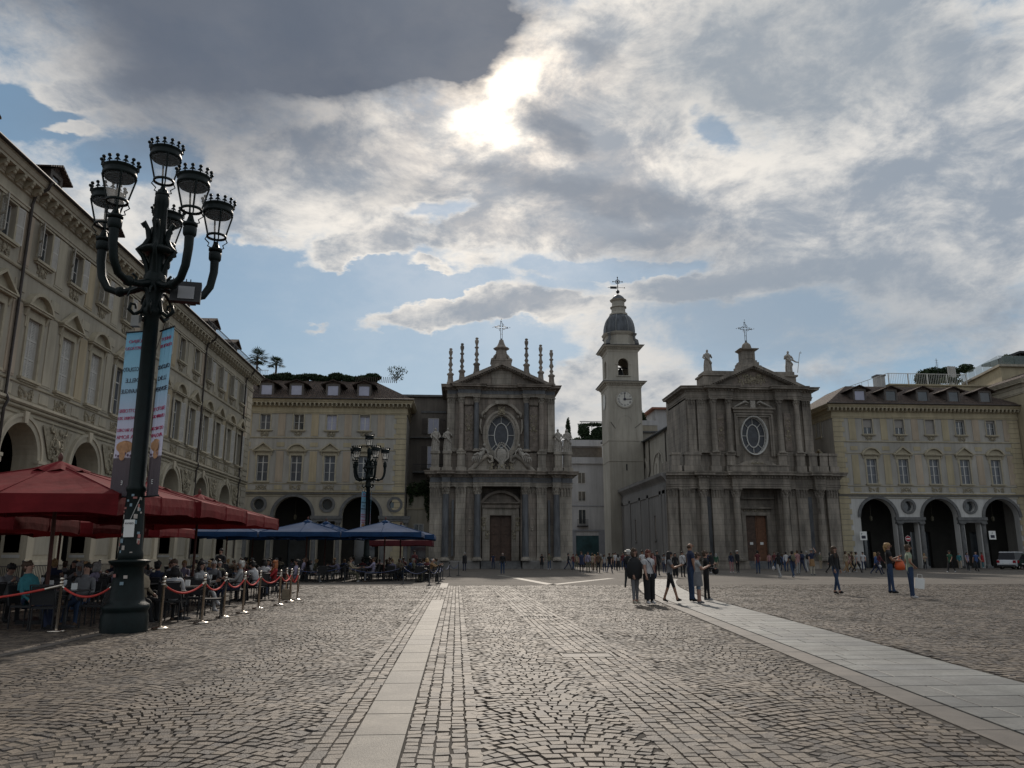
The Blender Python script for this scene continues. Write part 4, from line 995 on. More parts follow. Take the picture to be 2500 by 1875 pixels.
for s, w_ in ((-1, 'CHRISTINAE'), (1, 'A FVNDAMENTIS')):
    tm = text_mesh(w_, .40, church_a2, extrude=.01); o = part(tm, 'lettering', parent=CA, loc=(s*4.65, -.415, 9.95)); o.rotation_euler = (R(90), 0, 0); o.scale = (.8, 1, 1)
# portal
b = MB()
for s in (-1, 1):
    b.box(s*1.62-.34, s*1.62+.34, .9, 1.85, .9, 6.1); b.box(s*1.98-.17, s*1.98+.17, .7, 1.85, .9, 6.9)
b.box(-1.96, 1.96, .9, 1.85, 6.1, 6.95); b.build('portal_frame', church_a2, CA)
b = MB(); b.moulding([(-2.2, 1.85), (-2.2, .62), (2.2, .62), (2.2, 1.85)], [(-.4, 6.95), (0, 6.95), (0, 7.3), (.1, 7.35), (.25, 7.5), (.25, 7.62), (-.4, 7.62)])
Rr = (2.4**2+1.35**2)/(2*1.35); a = math.asin(2.4/Rr); b.arch(0, 7.62+1.35-Rr, Rr-.3, Rr, .4, 1.85, math.pi/2-a, math.pi/2+a, 20)
b.polyxz([(Rr*.9*math.sin(t), max(7.62, 7.62+1.35-Rr+Rr*.92*math.cos(t))) for t in [a*k/8 for k in range(8, -9, -1)]], 1.1, 1.8)
b.build('portal_pediment', church_a, CA)
for s in (-1, 1): part(rel(.6, 1.8, 31), 'relief', parent=CA, loc=(s*1.98, .7, 5.0)); part(rel(.5, 1.1, 32), 'relief', parent=CA, loc=(s*1.62, .9, 3.9))
b = MB()
for s in (-1, 1):
    b.box(min(s*1.28, s*.015), max(s*1.28, s*.015), 1.5, 1.6, .85, 6.1)
    for z in (1.1, 2.5, 3.9, 4.8): b.box(min(s*1.12, s*.16), max(s*1.12, s*.16), 1.44, 1.5, z, z+1.15 if z != 3.9 else z+.6)
b.build('door', woodd, CA)
# attic band with pedestals
b = MB(); b.box(-6.5, 6.5, .3, 10, 11.1, 13.5); b.box(-8.0, 8.0, .2, 4, 11.1, 11.6); b.build('attic_wall', church_a, CA)
for x in (-7.75, -6.35, -4.72, 4.78, 6.75, 7.85):
    b = MB(); yb = -.15; b.box(x-.6, x+.6, yb-.5, yb+.6, 11.12, 11.55); b.box(x-.45, x+.45, yb-.36, yb+.5, 11.55, 13.15); b.box(x-.55, x+.55, yb-.46, yb+.55, 13.15, 13.45); b.box(x-.3, x+.3, yb-.40, yb-.36, 11.8, 12.95); b.build('pedestal', church_a2, CA)
# broken curved pediment with volutes, figures and the cartouche
b = MB()
for s in (-1, 1):
    pts = [(s*3.75, 11.15), (s*3.1, 11.75), (s*2.4, 12.5), (s*1.7, 12.95), (s*1.15, 12.75), (s*1.05, 12.3), (s*1.4, 12.1), (s*1.6, 12.4)]
    b.tube([(x, -.55, z) for x, z in pts], [.26, .27, .27, .25, .21, .17, .14, .1], 8)
    b.polyxz([(s*3.75, 11.15), (s*1.0, 11.15), (s*1.1, 12.2), (s*1.7, 12.8), (s*2.4, 12.35), (s*3.1, 11.6)][::s], -.35, .25)
b.box(-3.9, 3.9, -.95, .25, 11.12, 11.28); b.build('broken_pediment', church_a2, CA)
b = MB(); b.lathe(0, -.55, [(.5, 11.3), (.42, 11.6), (.32, 12.0), (.62, 12.5), (.66, 13.3), (.45, 13.7), (.2, 13.8)], 16, sy=.45); b.ball((0, -.62, 13.1), .52, (1, .5, 1.3), 12)
for s in (-1, 1): b.tube([(s*.3, -.7, 12.2), (s*.8, -.65, 12.7), (s*.75, -.6, 13.5), (s*.35, -.65, 14.0), (0, -.65, 14.3)], [.1, .13, .13, .1, .05], 6)
for k in range(7): t = math.pi*k/6; b.ball((.42*math.cos(t), -.6, 14.1+.35*math.sin(t)), .1, n=6)
b.build('cartouche', statuem, CA)
part(rel(3.4, .7, 41), 'relief', parent=CA, loc=(0, -.95, 11.65))
# upper order
b = MB(); b.wall(-6.45, 6.45, 13.4, 21.4, .3, [('o', 0, 15.5, 1.62, 2.36)], .5); b.box(-6.45, -6.2, .31, 10, 13.4, 21.4); b.box(6.2, 6.45, .31, 10, 13.4, 21.4); b.box(-6.2, 6.2, 2, 10, 11, 21.4); b.build('upper_wall', church_a, CA)
oval_window(CA, 0, .28, 15.5, 1.62, 2.36, church_a2, .6)
b = MB(); b.arch(0, 17.2, 2.1, 2.42, -.25, .3, R(28), R(152), 20, rz0=2.0, rz1=2.3)
for s in (-1, 1): b.tube([(s*2.0, -.05, 18.25), (s*2.32, -.05, 18.0), (s*2.35, -.05, 17.6), (s*2.05, -.05, 17.5), (s*1.98, -.05, 17.8)], [.2, .2, .17, .13, .08], 7); b.tube([(s*2.45, 0, 17.4), (s*2.55, 0, 16.4), (s*2.35, 0, 15.6)], [.12, .16, .08], 6)
b.box(-.75, .75, -.4, .3, 19.15, 19.6); b.build('window_hood', church_a2, CA)
part(rel(.8, 1.1, 45), 'relief', parent=CA, loc=(0, -.1, 18.4))
for s in (-1, 1):
    for x in (2.98, 4.78): column(CA, s*x, -.28, 13.45, 20.0, .31, marble_d if x < 4 else church_a, church_a2)
    pilaster(CA, s*6.0, .3, .85, 13.45, 20.0, church_a2, church_a2, .3); pilaster(CA, s*5.3, .3, .5, 13.45, 20.0, church_a, church_a2, .18)
    b = MB(); b.box(s*3.88-.48, s*3.88+.48, .1, .3, 13.6, 19.0); b.build('wall_panel', mat('carved_panel', (.24, .20, .17), .85, .3, 3, .5, 10), CA)
    part(rel(.7, 3.6, 51), 'relief', parent=CA, loc=(s*3.88, .1, 16.2))
    b = MB(); b.box(s*3.88-.55, s*3.88+.55, -.1, .3, 19.1, 20.0); b.build('panel_shadow_block', church_a, CA)
path_ = [(-6.45, 8), (-6.45, -.02), (-5.2, -.02), (-5.2, -.62), (-2.55, -.62), (-2.55, -.05), (2.55, -.05), (2.55, -.62), (5.2, -.62), (5.2, -.02), (6.45, -.02), (6.45, 8)]
entab(CA, path_, 20.0, 1.45, church_a2, marble_d, church_a, .78)
# pediment
def pediment(parent, hw, z0, z1, y0, m, mt, out=.55, tym_y=.1, mod=True):
    b = MB(); b.polyxz([(-hw+.3, z0), (hw-.3, z0), (0, z1-.35)], y0+tym_y+.35, 3); b.build('tympanum', mt, parent)
    for s in (-1, 1):
        L = math.hypot(hw+.45, z1-z0); b = MB()
        b.polyxz([(s*(hw+.45), z0), (0, z1), (0, z1-.42), (s*(hw-.35), z0)][::s], y0-out, 3); b.polyxz([(s*(hw+.2), z0-.02), (0, z1-.38), (0, z1-.62), (s*(hw-.75), z0-.02)][::s], y0-out*.35, 2.9)
        o = b.build('raking_cornice', m, parent)
        if mod:
            b = MB(); n = int(L/.34)
            for k in range(1, n): t = k/n; b.cbox((s*(hw-.5)*(1-t), y0-out*.55, z0+(z1-.5-z0)*t+.0), (.16, .2, .16))
            d = b.build('dentils', m, parent); d['kind'] = 'stuff'
pediment(CA, 5.75, 21.46, 24.25, -.55, church_a, church_a)
part(rel(2.4, 1.5, 61), 'relief', parent=CA, loc=(0, -.05, 22.4))
b = MB(); b.polyxz([(-1.1, 21.5), (1.1, 21.5), (1.3, 23.2), (.6, 23.6), (-.6, 23.6), (-1.3, 23.2)], -.2, -.04); b.build('coat_of_arms', church_a2, CA)
# roof behind and finial pedestal
b = MB(); b.polyxz([(-6.4, 21.4), (6.4, 21.4), (0, 24.1)], 3.01, 12); b.box(-8.2, 8.25, 4.2, 12, 11, 11.6); b.build('roof', rooft, CA)
b = MB(); b.box(-1.2, 1.2, -.3, 2, 23.3, 24.55); b.box(-1.3, 1.3, -.35, 2, 24.55, 24.7)
for s in (-1, 1): b.ball((s*1.12, .2, 24.85), .14, n=6); b.tube([(s*.95, .3, 24.7), (s*.8, .3, 25.2), (s*.58, .3, 25.5)], [.2, .16, .1], 6)
b.lathe(0, .5, [(.85, 24.7), (.8, 24.9), (.64, 25.9), (.62, 26.0), (.95, 26.12), (1.0, 26.25), (.7, 26.35), (.45, 26.7), (.3, 27.1), (.26, 27.3), (.1, 27.35)], 8)
b.build('finial', church_a, CA)
iron_cross(CA, 0, .5, 27.35, 2.55, mat('grey_ironwork', (.16, .17, .18), .5, .1, 5))
def pinn(x, zb, zt):
    H = zt-zb; b = MB(); y = -.2
    b.box(x-.42, x+.42, y-.42, y+.42, zb-.4, zb+H*.05); b.lathe(x, y, [(.40, zb+H*.05), (.34, zb+H*.12), (.30, zb+H*.24), (.42, zb+H*.27), (.42, zb+H*.30), (.2, zb+H*.33), (.15, zb+H*.36), (.26, zb+H*.41), (.14, zb+H*.46), (.13, zb+H*.48), (.29, zb+H*.55), (.16, zb+H*.62), (.14, zb+H*.70), (.26, zb+H*.725), (.26, zb+H*.745), (.13, zb+H*.77), (.13, zb+H*.80), (.23, zb+H*.87), (.24, zb+H*.92), (.13, zb+H*.96), (.15, zb+H*1.0), (.02, zb+H*1.01)], 10)
    for k in range(5): a = k*1.256; b.ball((x+.15*math.cos(a), y+.15*math.sin(a), zb+H*.98), .07, n=5)
    b.build('pinnacle', church_a, CA)
for x, zb, zt in ((-6.15, 21.45, 25.95), (-4.78, 21.75, 26.6), (-3.02, 22.7, 27.35), (3.02, 22.7, 27.35), (4.75, 21.75, 26.6), (6.05, 21.45, 25.95)): pinn(x, zb, zt)

SM = [statue_mesh(k) for k in range(1, 7)]; SR = statue_mesh(11)
def statue(me, x, y, z, label, sx=1, name='statue', grp=None, rz=0):
    o = part(me, name, loc=(x, y, z)); o.scale.x = sx; o.rotation_euler.z = rz; tag(o, label, 'statue', grp); return o
statue(SM[0], 5.08-7.75, 92-.15, 13.46, 'leftmost stone saint statue on the attic of the left church')
statue(SM[1], 5.08-6.35, 92-.15, 13.46, 'stone saint statue with spread arms, second from left on the left church')
statue(SM[2], 5.08+6.75, 92-.15, 13.46, 'stone bishop statue beside the right side of the left church, nearer the oval window')
statue(SM[3], 5.08+7.85, 92-.15, 13.46, 'stone statue at the outer right edge of the left church attic')
statue(SR, 5.08-2.55, 92-.75, 12.35, 'reclining stone figure on the left half of the broken pediment', 1)
statue(SR, 5.08+2.55, 92-.75, 12.35, 'reclining stone figure on the right half of the broken pediment', -1)

# ---------------- the right church (grey granite)
CB = thing('granite_church', 'right neoclassical granite church with carved pediment and paired columns', 'church', (35.15, 90, 0))
XL, XR = -10.95, 9.75
b = MB(); b.wall(XL, XR, .9, 9.1, .25, [('r', -2.35, 2.4, .9, 9.1)], 1.3); t_ = MB(); t_.wall(-2.35, 2.4, .9, 9.1, 1.5, [('r', -1.28, 1.28, .9, 6.1)], .4); b.add(t_.v, t_.f); b.box(XL+.1, XR-.1, 2.6, 34, 0, 9.0); b.box(XL+.02, XR-.1, -.08, 2.6, 9.15, 10.95); b.box(-3.35, 3.45, -.95, -.1, 9.15, 10.9); b.box(-7.25, -6.25, -.95, -.1, 9.15, 10.9); b.box(6.55, 7.65, -.95, -.1, 9.15, 10.9); b.quad((XR, .25, 0), (XR, 20, 0), (XR, 20, 11), (XR, .25, 11)); b.build('lower_wall', church_b, CB)
b = MB()
for a_, c_ in ((XL, -1.85), (1.85, XR)):
    b.moulding([(a_, 3), (a_, -.42), (c_, -.42), (c_, 3)], [(-1.2, 0), (.14, 0), (.14, .3), (.05, .36), (.05, .84), (.12, .92), (-1.2, .92)])
b.build('plinth', church_b, CB)
b = MB()
for i in range(5): b.box(-1.83, 1.83, -.5+i*.3, 2.2, i*.17, (i+1)*.17)
b.build('door_steps', darkst, CB)
for x in (-2.85, -6.75, 2.95, 7.1): column(CB, x, -.48, .92, 9.08, .44, church_b, church_b)
for x, w, d in ((-10.25, 1.15, .3), (-8.85, 1.2, .55), (-7.9, .6, .3), (-5.05, 1.3, .55), (-4.0, .9, .25), (5.1, 1.3, .55), (4.1, .9, .25), (8.75, 1.3, .5)): pilaster(CB, x, .24, w, .92, 9.08, church_b, church_b, d)
b = MB()
for x in (-5.9, 6.1): b.box(x-.3, x+.3, .12, .24, 1.4, 8.2)
b.build('wall_strip', marble_d, CB)
path_ = [(XL, 34), (XL, -.1), (-9.7, -.38), (-7.3, -.38), (-7.3, -1.0), (-6.2, -1.0), (-6.2, -.38), (-3.4, -.38), (-3.4, -1.02), (3.5, -1.02), (3.5, -.38), (6.5, -.38), (6.5, -1.0), (7.7, -1.0), (7.7, -.38), (XR, -.38), (XR, 6)]
entab(CB, path_[1:], 9.1, 1.9, church_b, church_b, church_b, .75)
b = MB(); 
b.box(-1.75, -1.28, 1.2, 1.5, .9, 6.1); b.box(1.28, 1.75, 1.2, 1.5, .9, 6.1); b.box(-1.75, 1.75, 1.2, 1.5, 6.1, 6.45); b.box(-2.0, 2.0, 1.1, 1.5, 6.9, 7.05); b.box(-2.3, 2.3, 1.0, 1.5, 8.0, 8.15); b.build('portal_frame', church_b, CB)
part(rel(3.0, .4, 71), 'relief', parent=CB, loc=(0, 1.45, 6.68))
for s in (-1, 1):
    b = MB(); b.box(min(s*1.28, s*.02), max(s*1.28, s*.02), 1.7, 1.8, .85, 6.1)
    for z, h_ in ((1.0, 1.1), (2.25, .9), (3.4, .9), (4.5, 1.4)): b.box(min(s*1.1, s*.2), max(s*1.1, s*.2), 1.64, 1.7, z, z+h_)
    o = b.build('door', wooda if s > 0 else woodd, CB); b = MB(); b.box(s*.62-.19, s*.62+.19, 1.60, 1.63, 2.72, 3.02); b.build('notice', paper, o)
# ledge, small pediment, pedestals
b = MB(); b.box(-8.2, 7.8, .4, 12, 11.0, 13.4); b.build('attic_wall', church_b, CB)
b = MB(); b.box(-3.5, 3.6, -.6, .4, 11.02, 11.75); b.box(-3.6, 3.7, -.7, .4, 11.75, 11.85)
b.polyxz([(-2.45, 11.85), (2.45, 11.85), (1.4, 12.35), (0, 12.6), (-1.4, 12.35)], -.3, .4); b.build('ledge', church_b, CB); part(rel(2.2, .35, 73), 'relief', parent=CB, loc=(0, -.3, 12.12))
for x in (-9.75, -7.75, -5.0, -3.15, 3.1, 5.25, 6.75, 8.05, 9.15):
    b = MB(); w = .62 if x not in (-7.75,) else 1.1; yb = -.05; b.box(x-w, x+w, yb-.45, yb+.6, 11.02, 11.75); b.box(x-w+.14, x+w-.14, yb-.33, yb+.5, 11.75, 13.0); b.box(x-w+.04, x+w-.04, yb-.42, yb+.55, 13.0, 13.3); b.build('pedestal', church_b, CB)
b = MB(); b.wall(-8.1, 7.3, 13.3, 21.3, .35, [('o', 0, 15.45, 1.5, 2.2)], .5); b.box(-8.1, -7.9, .36, 9, 13.3, 21.3); b.box(7.1, 7.3, .36, 9, 13.3, 21.3); b.box(-7.9, 7.1, 2, 9, 11, 21.3); b.build('upper_wall', church_b, CB)
oval_window(CB, 0, .33, 15.45, 1.5, 2.2, framem, .14)
b = MB()
for (o_, d_) in ((2.35, -.05), (2.12, .08)):
    w_ = .20; b.box(-o_, -o_+w_, d_, .35, 12.95, 18.1-(2.35-o_)); b.box(o_-w_, o_, d_, .35, 12.95, 18.1-(2.35-o_)); b.box(-o_+w_, o_-w_, d_, .35, 18.1-w_-(2.35-o_), 18.1-(2.35-o_))
b.box(-2.6, 2.6, -.35, .35, 18.55, 18.75); b.box(-2.45, 2.45, -.1, .35, 18.2, 18.55); b.build('window_surround', church_b, CB)
b = MB()
for s in (-1, 1): b.tube([(s*2.3, 0, 18.85), (s*1.6, 0, 19.2), (s*.9, 0, 19.55), (s*.55, 0, 19.35), (s*.7, 0, 19.1), (s*.9, 0, 19.2)], [.08, .13, .15, .13, .1, .06], 6)
b.box(-.3, .3, -.1, .35, 18.8, 19.65); b.build('scroll_relief', statuem, CB)
for x in (-4.95, -3.1, 3.1, 5.25): column(CB, x, -.25, 13.3, 19.75, .34, church_b, church_b)
for x, w, d in ((-7.5, .9, .3), (-6.35, .95, .4), (6.6, .95, .3), (-5.75, .4, .15)): pilaster(CB, x, .34, w, 13.3, 19.75, church_b, church_b, d)
for s, x in ((-1, -4.0), (1, 4.2)):
    b = MB(); b.box(x-.42, x+.42, .2, .35, 13.6, 18.2); b.build('wall_panel', MATS['carved_panel'], CB); part(rel(.62, 3.2, 81+s), 'relief', parent=CB, loc=(x, .2, 16.0))
path_ = [(-8.1, 8), (-8.1, .0), (-7.1, -.1), (-5.5, -.1), (-5.5, -.65), (-2.6, -.65), (-2.6, -.02), (2.6, -.02), (2.6, -.65), (5.8, -.65), (5.8, -.1), (7.3, -.1), (7.3, 8)]
entab(CB, path_, 19.75, 1.5, church_b, church_b, church_b, .8)
pediment(CB, 5.85, 21.27, 24.1, -.6, church_b, church_b)
b = MB(); b.polyxz([(2.9*math.sin(t), max(21.3, 19.9+3.3*math.cos(t))) for t in [1.2*k/9 for k in range(9, -10, -1)]], -.22, -.2); b.build('relief_field', MATS['carved_panel'], CB)
part(rel(3.6, 1.3, 91), 'relief', parent=CB, loc=(0, -.22, 22.2)); part(rel(2.0, 1.0, 92), 'relief', parent=CB, loc=(.3, -.25, 22.3))
for s in (-1, 1):
    b = MB(); a_, c_ = sorted((s*2.0, s*5.75)); b.box(a_, c_, .3, 3, 21.3, 22.75); a_, c_ = sorted((s*1.5, s*5.95)); b.box(a_, c_, .1, 3, 22.75, 22.95); a_, c_ = sorted((s*1.8, s*5.6)); b.box(a_, c_, .3, 2.8, 22.95, 23.35); b.build('attic_block', church_b, CB)
b = MB(); b.box(-1.35, 1.35, -.2, 2, 23.3, 24.0); b.box(-1.15, 1.15, 0, 2, 24.0, 24.45); b.box(-.95, .95, .1, 2, 24.45, 24.7); b.box(-.78, .78, .2, 1.6, 24.7, 25.85); b.box(-.45, .45, .15, .2, 24.95, 25.6); b.moulding([(-.78, 1.6), (-.78, .2), (.78, .2), (.78, 1.6)], [(-.5, 25.8), (0, 25.85), (.4, 26.05), (.4, 26.15), (-.5, 26.2)])
b.lathe(0, .8, [(.62, 26.2), (.6, 26.4), (.5, 26.8), (.3, 27.0), (.1, 27.1)], 14); b.build('finial', church_b, CB)
iron_cross(CB, 0, .8, 27.2, 2.7, mat('dark_ironwork', (.08, .09, .095), .5, .1, 5))
statue(SM[4], 35.15-4.95, 90+.9, 23.35, 'stone saint statue on the left attic block of the right church')
o = statue(SM[5], 35.15+5.2, 90+.9, 23.35, 'stone bishop statue holding a thin crozier on the right attic block')
b = MB(); b.tube([(.95, -.3, 0), (1.35, -.3, 2.3), (1.42, -.3, 2.55), (1.52, -.3, 2.65), (1.6, -.3, 2.5), (1.5, -.3, 2.42)], .035, 5); b.tube([(.3, -.2, 1.7), (.8, -.3, 1.35), (1.17, -.3, 1.3)], [.12, .08, .06], 6); b.build('crozier', statuem, o)
# side aisle wall along the street
XLw = XL
b = MB(); ys = [5.9, 16.6, 27.5]
def side(b, x, y0, y1, z0, z1, holes, d, m=0):
    t = MB(); t.wall(-y1, -y0, z0, z1, 0, holes, d)         # local u runs toward the camera
    b.add([(x+q[1], -q[0], q[2]) for q in t.v], t.f, m)
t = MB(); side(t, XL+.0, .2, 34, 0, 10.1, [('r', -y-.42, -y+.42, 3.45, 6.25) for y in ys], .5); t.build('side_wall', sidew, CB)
t = MB()
for y in ys: t.box(XL+.4, XL+.45, y-.45, y+.45, 3.4, 6.3)
t.build('slit_pane', glassd, CB)
for y in ys: t = MB(); t.box(XL-.12, XL, y-.6, y+.6, 3.2, 3.42); t.build('sill', sidew, CB)
t = MB()
for a_, c_ in ((.8, 3.2), (8.6, 14.0), (19.3, 25), (30, 33.5)):
    t.box(XL-.10, XL, a_, a_+.9, .6, 9.0); t.box(XL-.10, XL, c_-.9, c_, .6, 9.0)
t.box(XL-.10, XL, .8, 33.5, 8.6, 9.6); t.build('side_lesene', sidew, CB)
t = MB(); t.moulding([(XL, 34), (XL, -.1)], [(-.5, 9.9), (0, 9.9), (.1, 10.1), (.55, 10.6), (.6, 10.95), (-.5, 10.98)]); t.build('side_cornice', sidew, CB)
t = MB(); t.add([(XL-.5, 12, 11), (XL+4, 12, 11.0), (XL+4, 34, 11.0), (XL-.5, 34, 11)], [(0, 1, 2, 3)]); t.box(XL, XL+3.8, .4, 34, 10.7, 10.99); t.build('aisle_roof', slatem, CB)
# nave
NX = -7.15; t = MB()
side(t, NX, 9, 32.5, 10.9, 18.1, [('a', -y-.55, -y+.55, 12.4, 15.3) for y in (7.5+1.2, 17, 26.5)][1:], .3); t.quad((NX, 32.5, 10.9), (NX+15, 32.5, 10.9), (NX+15, 32.5, 18.1), (NX, 32.5, 18.1)); t.build('nave_wall', towerm, CB)
def side_arch(mb, x, yc, zc, r0, r1, xo, n=16, a0=0, a1=math.pi):
    t = MB(); t.arch(-yc, zc, r0, r1, xo, 0, a0, a1, n); mb.add([(x+q[1], -q[0], q[2]) for q in t.v], t.f, 0)
for y in (9.2, 17.6, 26.6):
    t = MB(); side_arch(t, NX, y, 12.6, 3.0, 3.35, -.14); 
    for q in (-3.2, 3.2): t.box(NX-.14, NX, y+q-.18, y+q+.18, 11, 12.6)
    for q in (-1.3, 1.3): t.box(NX-.12, NX, y+q-.14, y+q+.14, 11.4, 14.2)
    side_arch(t, NX, y, 14.9, .62, .78, -.12); t.build('blind_arch', towerm, CB)
t = MB()
for y in (17, 26.5, 8.8): t.box(NX+.25, NX+.3, y-.6, y+.6, 11.4, 15.9)
t.build('nave_pane', glassd, CB)
t = MB(); t.box(NX-.6, NX+8, 9, 33, 18.1, 18.22); t.add([(NX-.6, 9, 18.22), (NX+6.8, 9, 20.6), (NX+6.8, 33, 20.6), (NX-.6, 33, 18.22)], [(0, 1, 2, 3)]); t.build('nave_roof', slatem, CB)
t = MB(); t.tube([(NX-.12, 13.2, 18), (NX-.12, 13.2, 11.2)], .08, 6); t.tube([(NX-.12, 22.3, 18), (NX-.12, 22.3, 13.5), (NX-.12, 23, 12.8), (NX-.12, 23, 11.2)], .08, 6); t.build('downpipe', copper, CB)

# ---------------- bell tower
TW = thing('bell_tower', 'tall plastered bell tower with clock, belfry opening and slate dome', 'bell tower', (25.1, 117.7, 0))
def zt(z120): return 1.45+(z120-1.45)*115/120
hw = 2.6
z1c, z2c = zt(28.5), zt(34.5)       # cornice levels
b = MB(); b.wall(-hw, hw, 0, z1c, -hw, [('o', 0, zt(25.7), 1.15, 1.15)], .15)
b.box(-hw, hw, -hw+.15, hw, 0, z1c); b.quad((-hw, -hw+.15, 0), (-hw, -hw, 0), (-hw, -hw, z1c), (-hw, -hw+.15, z1c)); b.quad((hw, -hw, 0), (hw, -hw+.15, 0), (hw, -hw+.15, z1c), (hw, -hw, z1c)); b.build('shaft', towerm, TW)
for z in (zt(19.0), zt(15.8)):
    b = MB(); b.moulding([(-hw, hw), (-hw, -hw), (hw, -hw), (hw, hw)], [(-.1, z), (.06, z+.03), (.06, z+.1), (-.1, z+.12)]); b.build('string_course', towerm, TW)
b = MB(); b.arch(0, zt(22.5)-.4, .95, 1.05, -hw-.03, -hw, n=14); b.box(-1.05, -.95, -hw-.03, -hw, zt(20.8), zt(22.5)-.4); b.box(.95, 1.05, -hw-.03, -hw, zt(20.8), zt(22.5)-.4)
for s in (-1, 1): b.box(s*1.7-.06, s*1.7+.06, -hw-.04, -hw, zt(19.4), z1c-.7); 
b.box(-1.64, 1.64, -hw-.04, -hw, z1c-.8, z1c-.68); b.build('blind_panel', towerm, TW)
b = MB()
for s in (-1, 1): b.cbox((s*1.9, -hw-.05, zt(21.5)), (.06, .06, 1.2), ry=s*-.6*(-1) if s < 0 else .9)
b.box(-.1, .1, -hw-.02, -hw+.1, zt(14.4), zt(15.6)-.2); b.build('iron_tie', blackm, TW)
# clock
zc = zt(25.7)
b = MB(); b.arch(0, zc, 1.2, 1.42, -hw-.12, -hw+.02, 0, 2*math.pi, 32); ck = b.build('clock', towerm, TW)
b = MB(); b.arch(0, zc, .001, 1.2, -hw-.05, -hw+.01, 0, 2*math.pi, 32); b.build('clock_face', mat('cream_clock_face', (.55, .53, .48), .6, .08, 3), ck)
for k, r_ in enumerate(('XII', 'I', 'II', 'III', 'IIII', 'V', 'VI', 'VII', 'VIII', 'IX', 'X', 'XI')):
    a = R(90-30*k); tm = text_mesh(r_, .36, ink, extrude=.01); o = part(tm, 'numeral', parent=ck); o.matrix_basis = Matrix.Translation((0, -hw-.065, zc)) @ Matrix.Rotation(R(30*k), 4, 'Y') @ Matrix.Translation((0, 0, .82)) @ Matrix.Rotation(R(90), 4, 'X')
b = MB(); b.box(-.045, .045, -hw-.10, -hw-.08, zc-.2, zc+1.0); b.build('clock_hand', ink, ck); b = MB(); b.box(-.2, .85, -hw-.12, -hw-.105, zc-.05, zc+.05); b.cbox((0, -hw-.13, zc), (.36, .02, .36), ry=R(45)); b.build('clock_hand', ink, ck)
b = MB(); b.add([(-hw-.09, hw*0+1.15*math.cos(t), zc+1.2*math.sin(t)) for t in [2*math.pi*k/24 for k in range(24)]], [tuple(range(24))]); b.build('side_clock_face', MATS['cream_clock_face'], TW)
sqp = [(-hw, hw), (-hw, -hw), (hw, -hw), (hw, hw)]
def tower_cornice(h, z, out, m2=slatem):
    p = [(-h, h), (-h, -h), (h, -h), (h, h)]
    b = MB(); b.moulding(p, [(-.2, z-1.0), (.05, z-.95), (.1, z-.6), (.2, z-.55), (.25, z-.3), (out*.8, z-.25), (out, z), (-.2, z)], closed=True); b.build('cornice', towerm, TW)
    b = MB(); b.moulding(p, [(out+.08, z), (out+.08, z+.06), (-.3, z+.28)], closed=True); b.build('cornice_capping', m2, TW)
    b = MB()
    for k in range(14):
        x = -h+2*h*(k+.5)/14; b.box(x-.08, x+.08, -h-.42, -h-.2, z-.5, z-.28); b.box(-h-.42, -h-.2, x-.08, x+.08, z-.5, z-.28)
    d = b.build('dentils', towerm, TW); d['kind'] = 'stuff'
tower_cornice(hw, z1c, .72)
h2 = 2.35
b = MB(); zb = z1c+.1
for rot in range(4):
    t = MB(); t.wall(-h2, h2, zb, z2c, -h2, [('a', -.82, .82, zt(29.6), zt(31.6))], .5); M = Matrix.Rotation(rot*math.pi/2, 3, 'Z')
    b.add([tuple(M @ Vector(v)) for v in t.v], t.f)
b.box(-h2+.5, h2-.5, -h2+.5, h2-.5, zt(29.6)-.4, zt(29.6)-.2); b.box(-h2, h2, -h2, h2, z2c-.9, z2c-.4); b.build('belfry', towerm, TW)
b = MB(); b.lathe(0, 0, [(.62, zt(29.9)), (.58, zt(30.05)), (.42, zt(30.6)), (.3, zt(31.1)), (.1, zt(31.3))], 16); b.tube([(-1.9, 0, zt(31.4)), (1.9, 0, zt(31.4))], .12, 6); b.build('bell', blackm, TW)
b = MB(); b.arch(0, zt(31.6), .82, 1.0, -h2-.06, -h2, n=16)
for s in (-1, 1): b.box(s*.91-.09, s*.91+.09, -h2-.06, -h2, zt(29.6), zt(31.6)); b.box(s*1.0-.2, s*1.0+.2, -h2-.1, -h2, zt(31.4), zt(31.6))
b.box(-1.1, 1.1, -h2-.15, -h2, zt(29.6)-.12, zt(29.6)); b.build('arch_trim', towerm, TW)
tower_cornice(h2, z2c, .80)
# octagonal drum with corner volutes
zd = zt(37.0); b = MB(); r8 = 2.65
b.lathe(0, 0, [(r8, z2c), (r8, z2c+.4), (2.45, z2c+.5), (2.45, zd-.5), (2.55, zd-.45), (2.75, zd-.2), (2.85, zd), (2.2, zd+.05)], 8, smooth=False, a0=R(22.5), a1=R(22.5)+2*math.pi); b.build('drum', towerm, TW)
b = MB()
for k in range(4):
    a = R(45+90*k); c_, s_ = math.cos(a), math.sin(a)
    b.tube([(c_*3.2, s_*3.2, z2c+.35), (c_*3.15, s_*3.15, z2c+.9), (c_*2.8, s_*2.8, z2c+1.2), (c_*2.7, s_*2.7, z2c+1.8), (c_*2.95, s_*2.95, z2c+2.2)], [.36, .3, .22, .2, .28], 8)
b.build('volute', darkst, TW)
zdm = zt(40.4); b = MB(); H = zdm-zd
prof = [(2.42, zd+.05), (2.46, zd+H*.12)] + [(2.46*math.cos(t)*.62+2.46*.38-(.0 if t < .1 else .0), zd+H*.12+H*.88*math.sin(t)) for t in [math.pi/2*k/7 for k in range(1, 7)]]+[(1.25, zdm)]
b.lathe(0, 0, prof, 24)
b.build('dome', slatem, TW)
b = MB()
for k in range(8):
    a = 2*math.pi*k/8+R(22.5); b.tube([(r_*1.01*math.cos(a), r_*1.01*math.sin(a), z) for r_, z in prof], .07, 5)
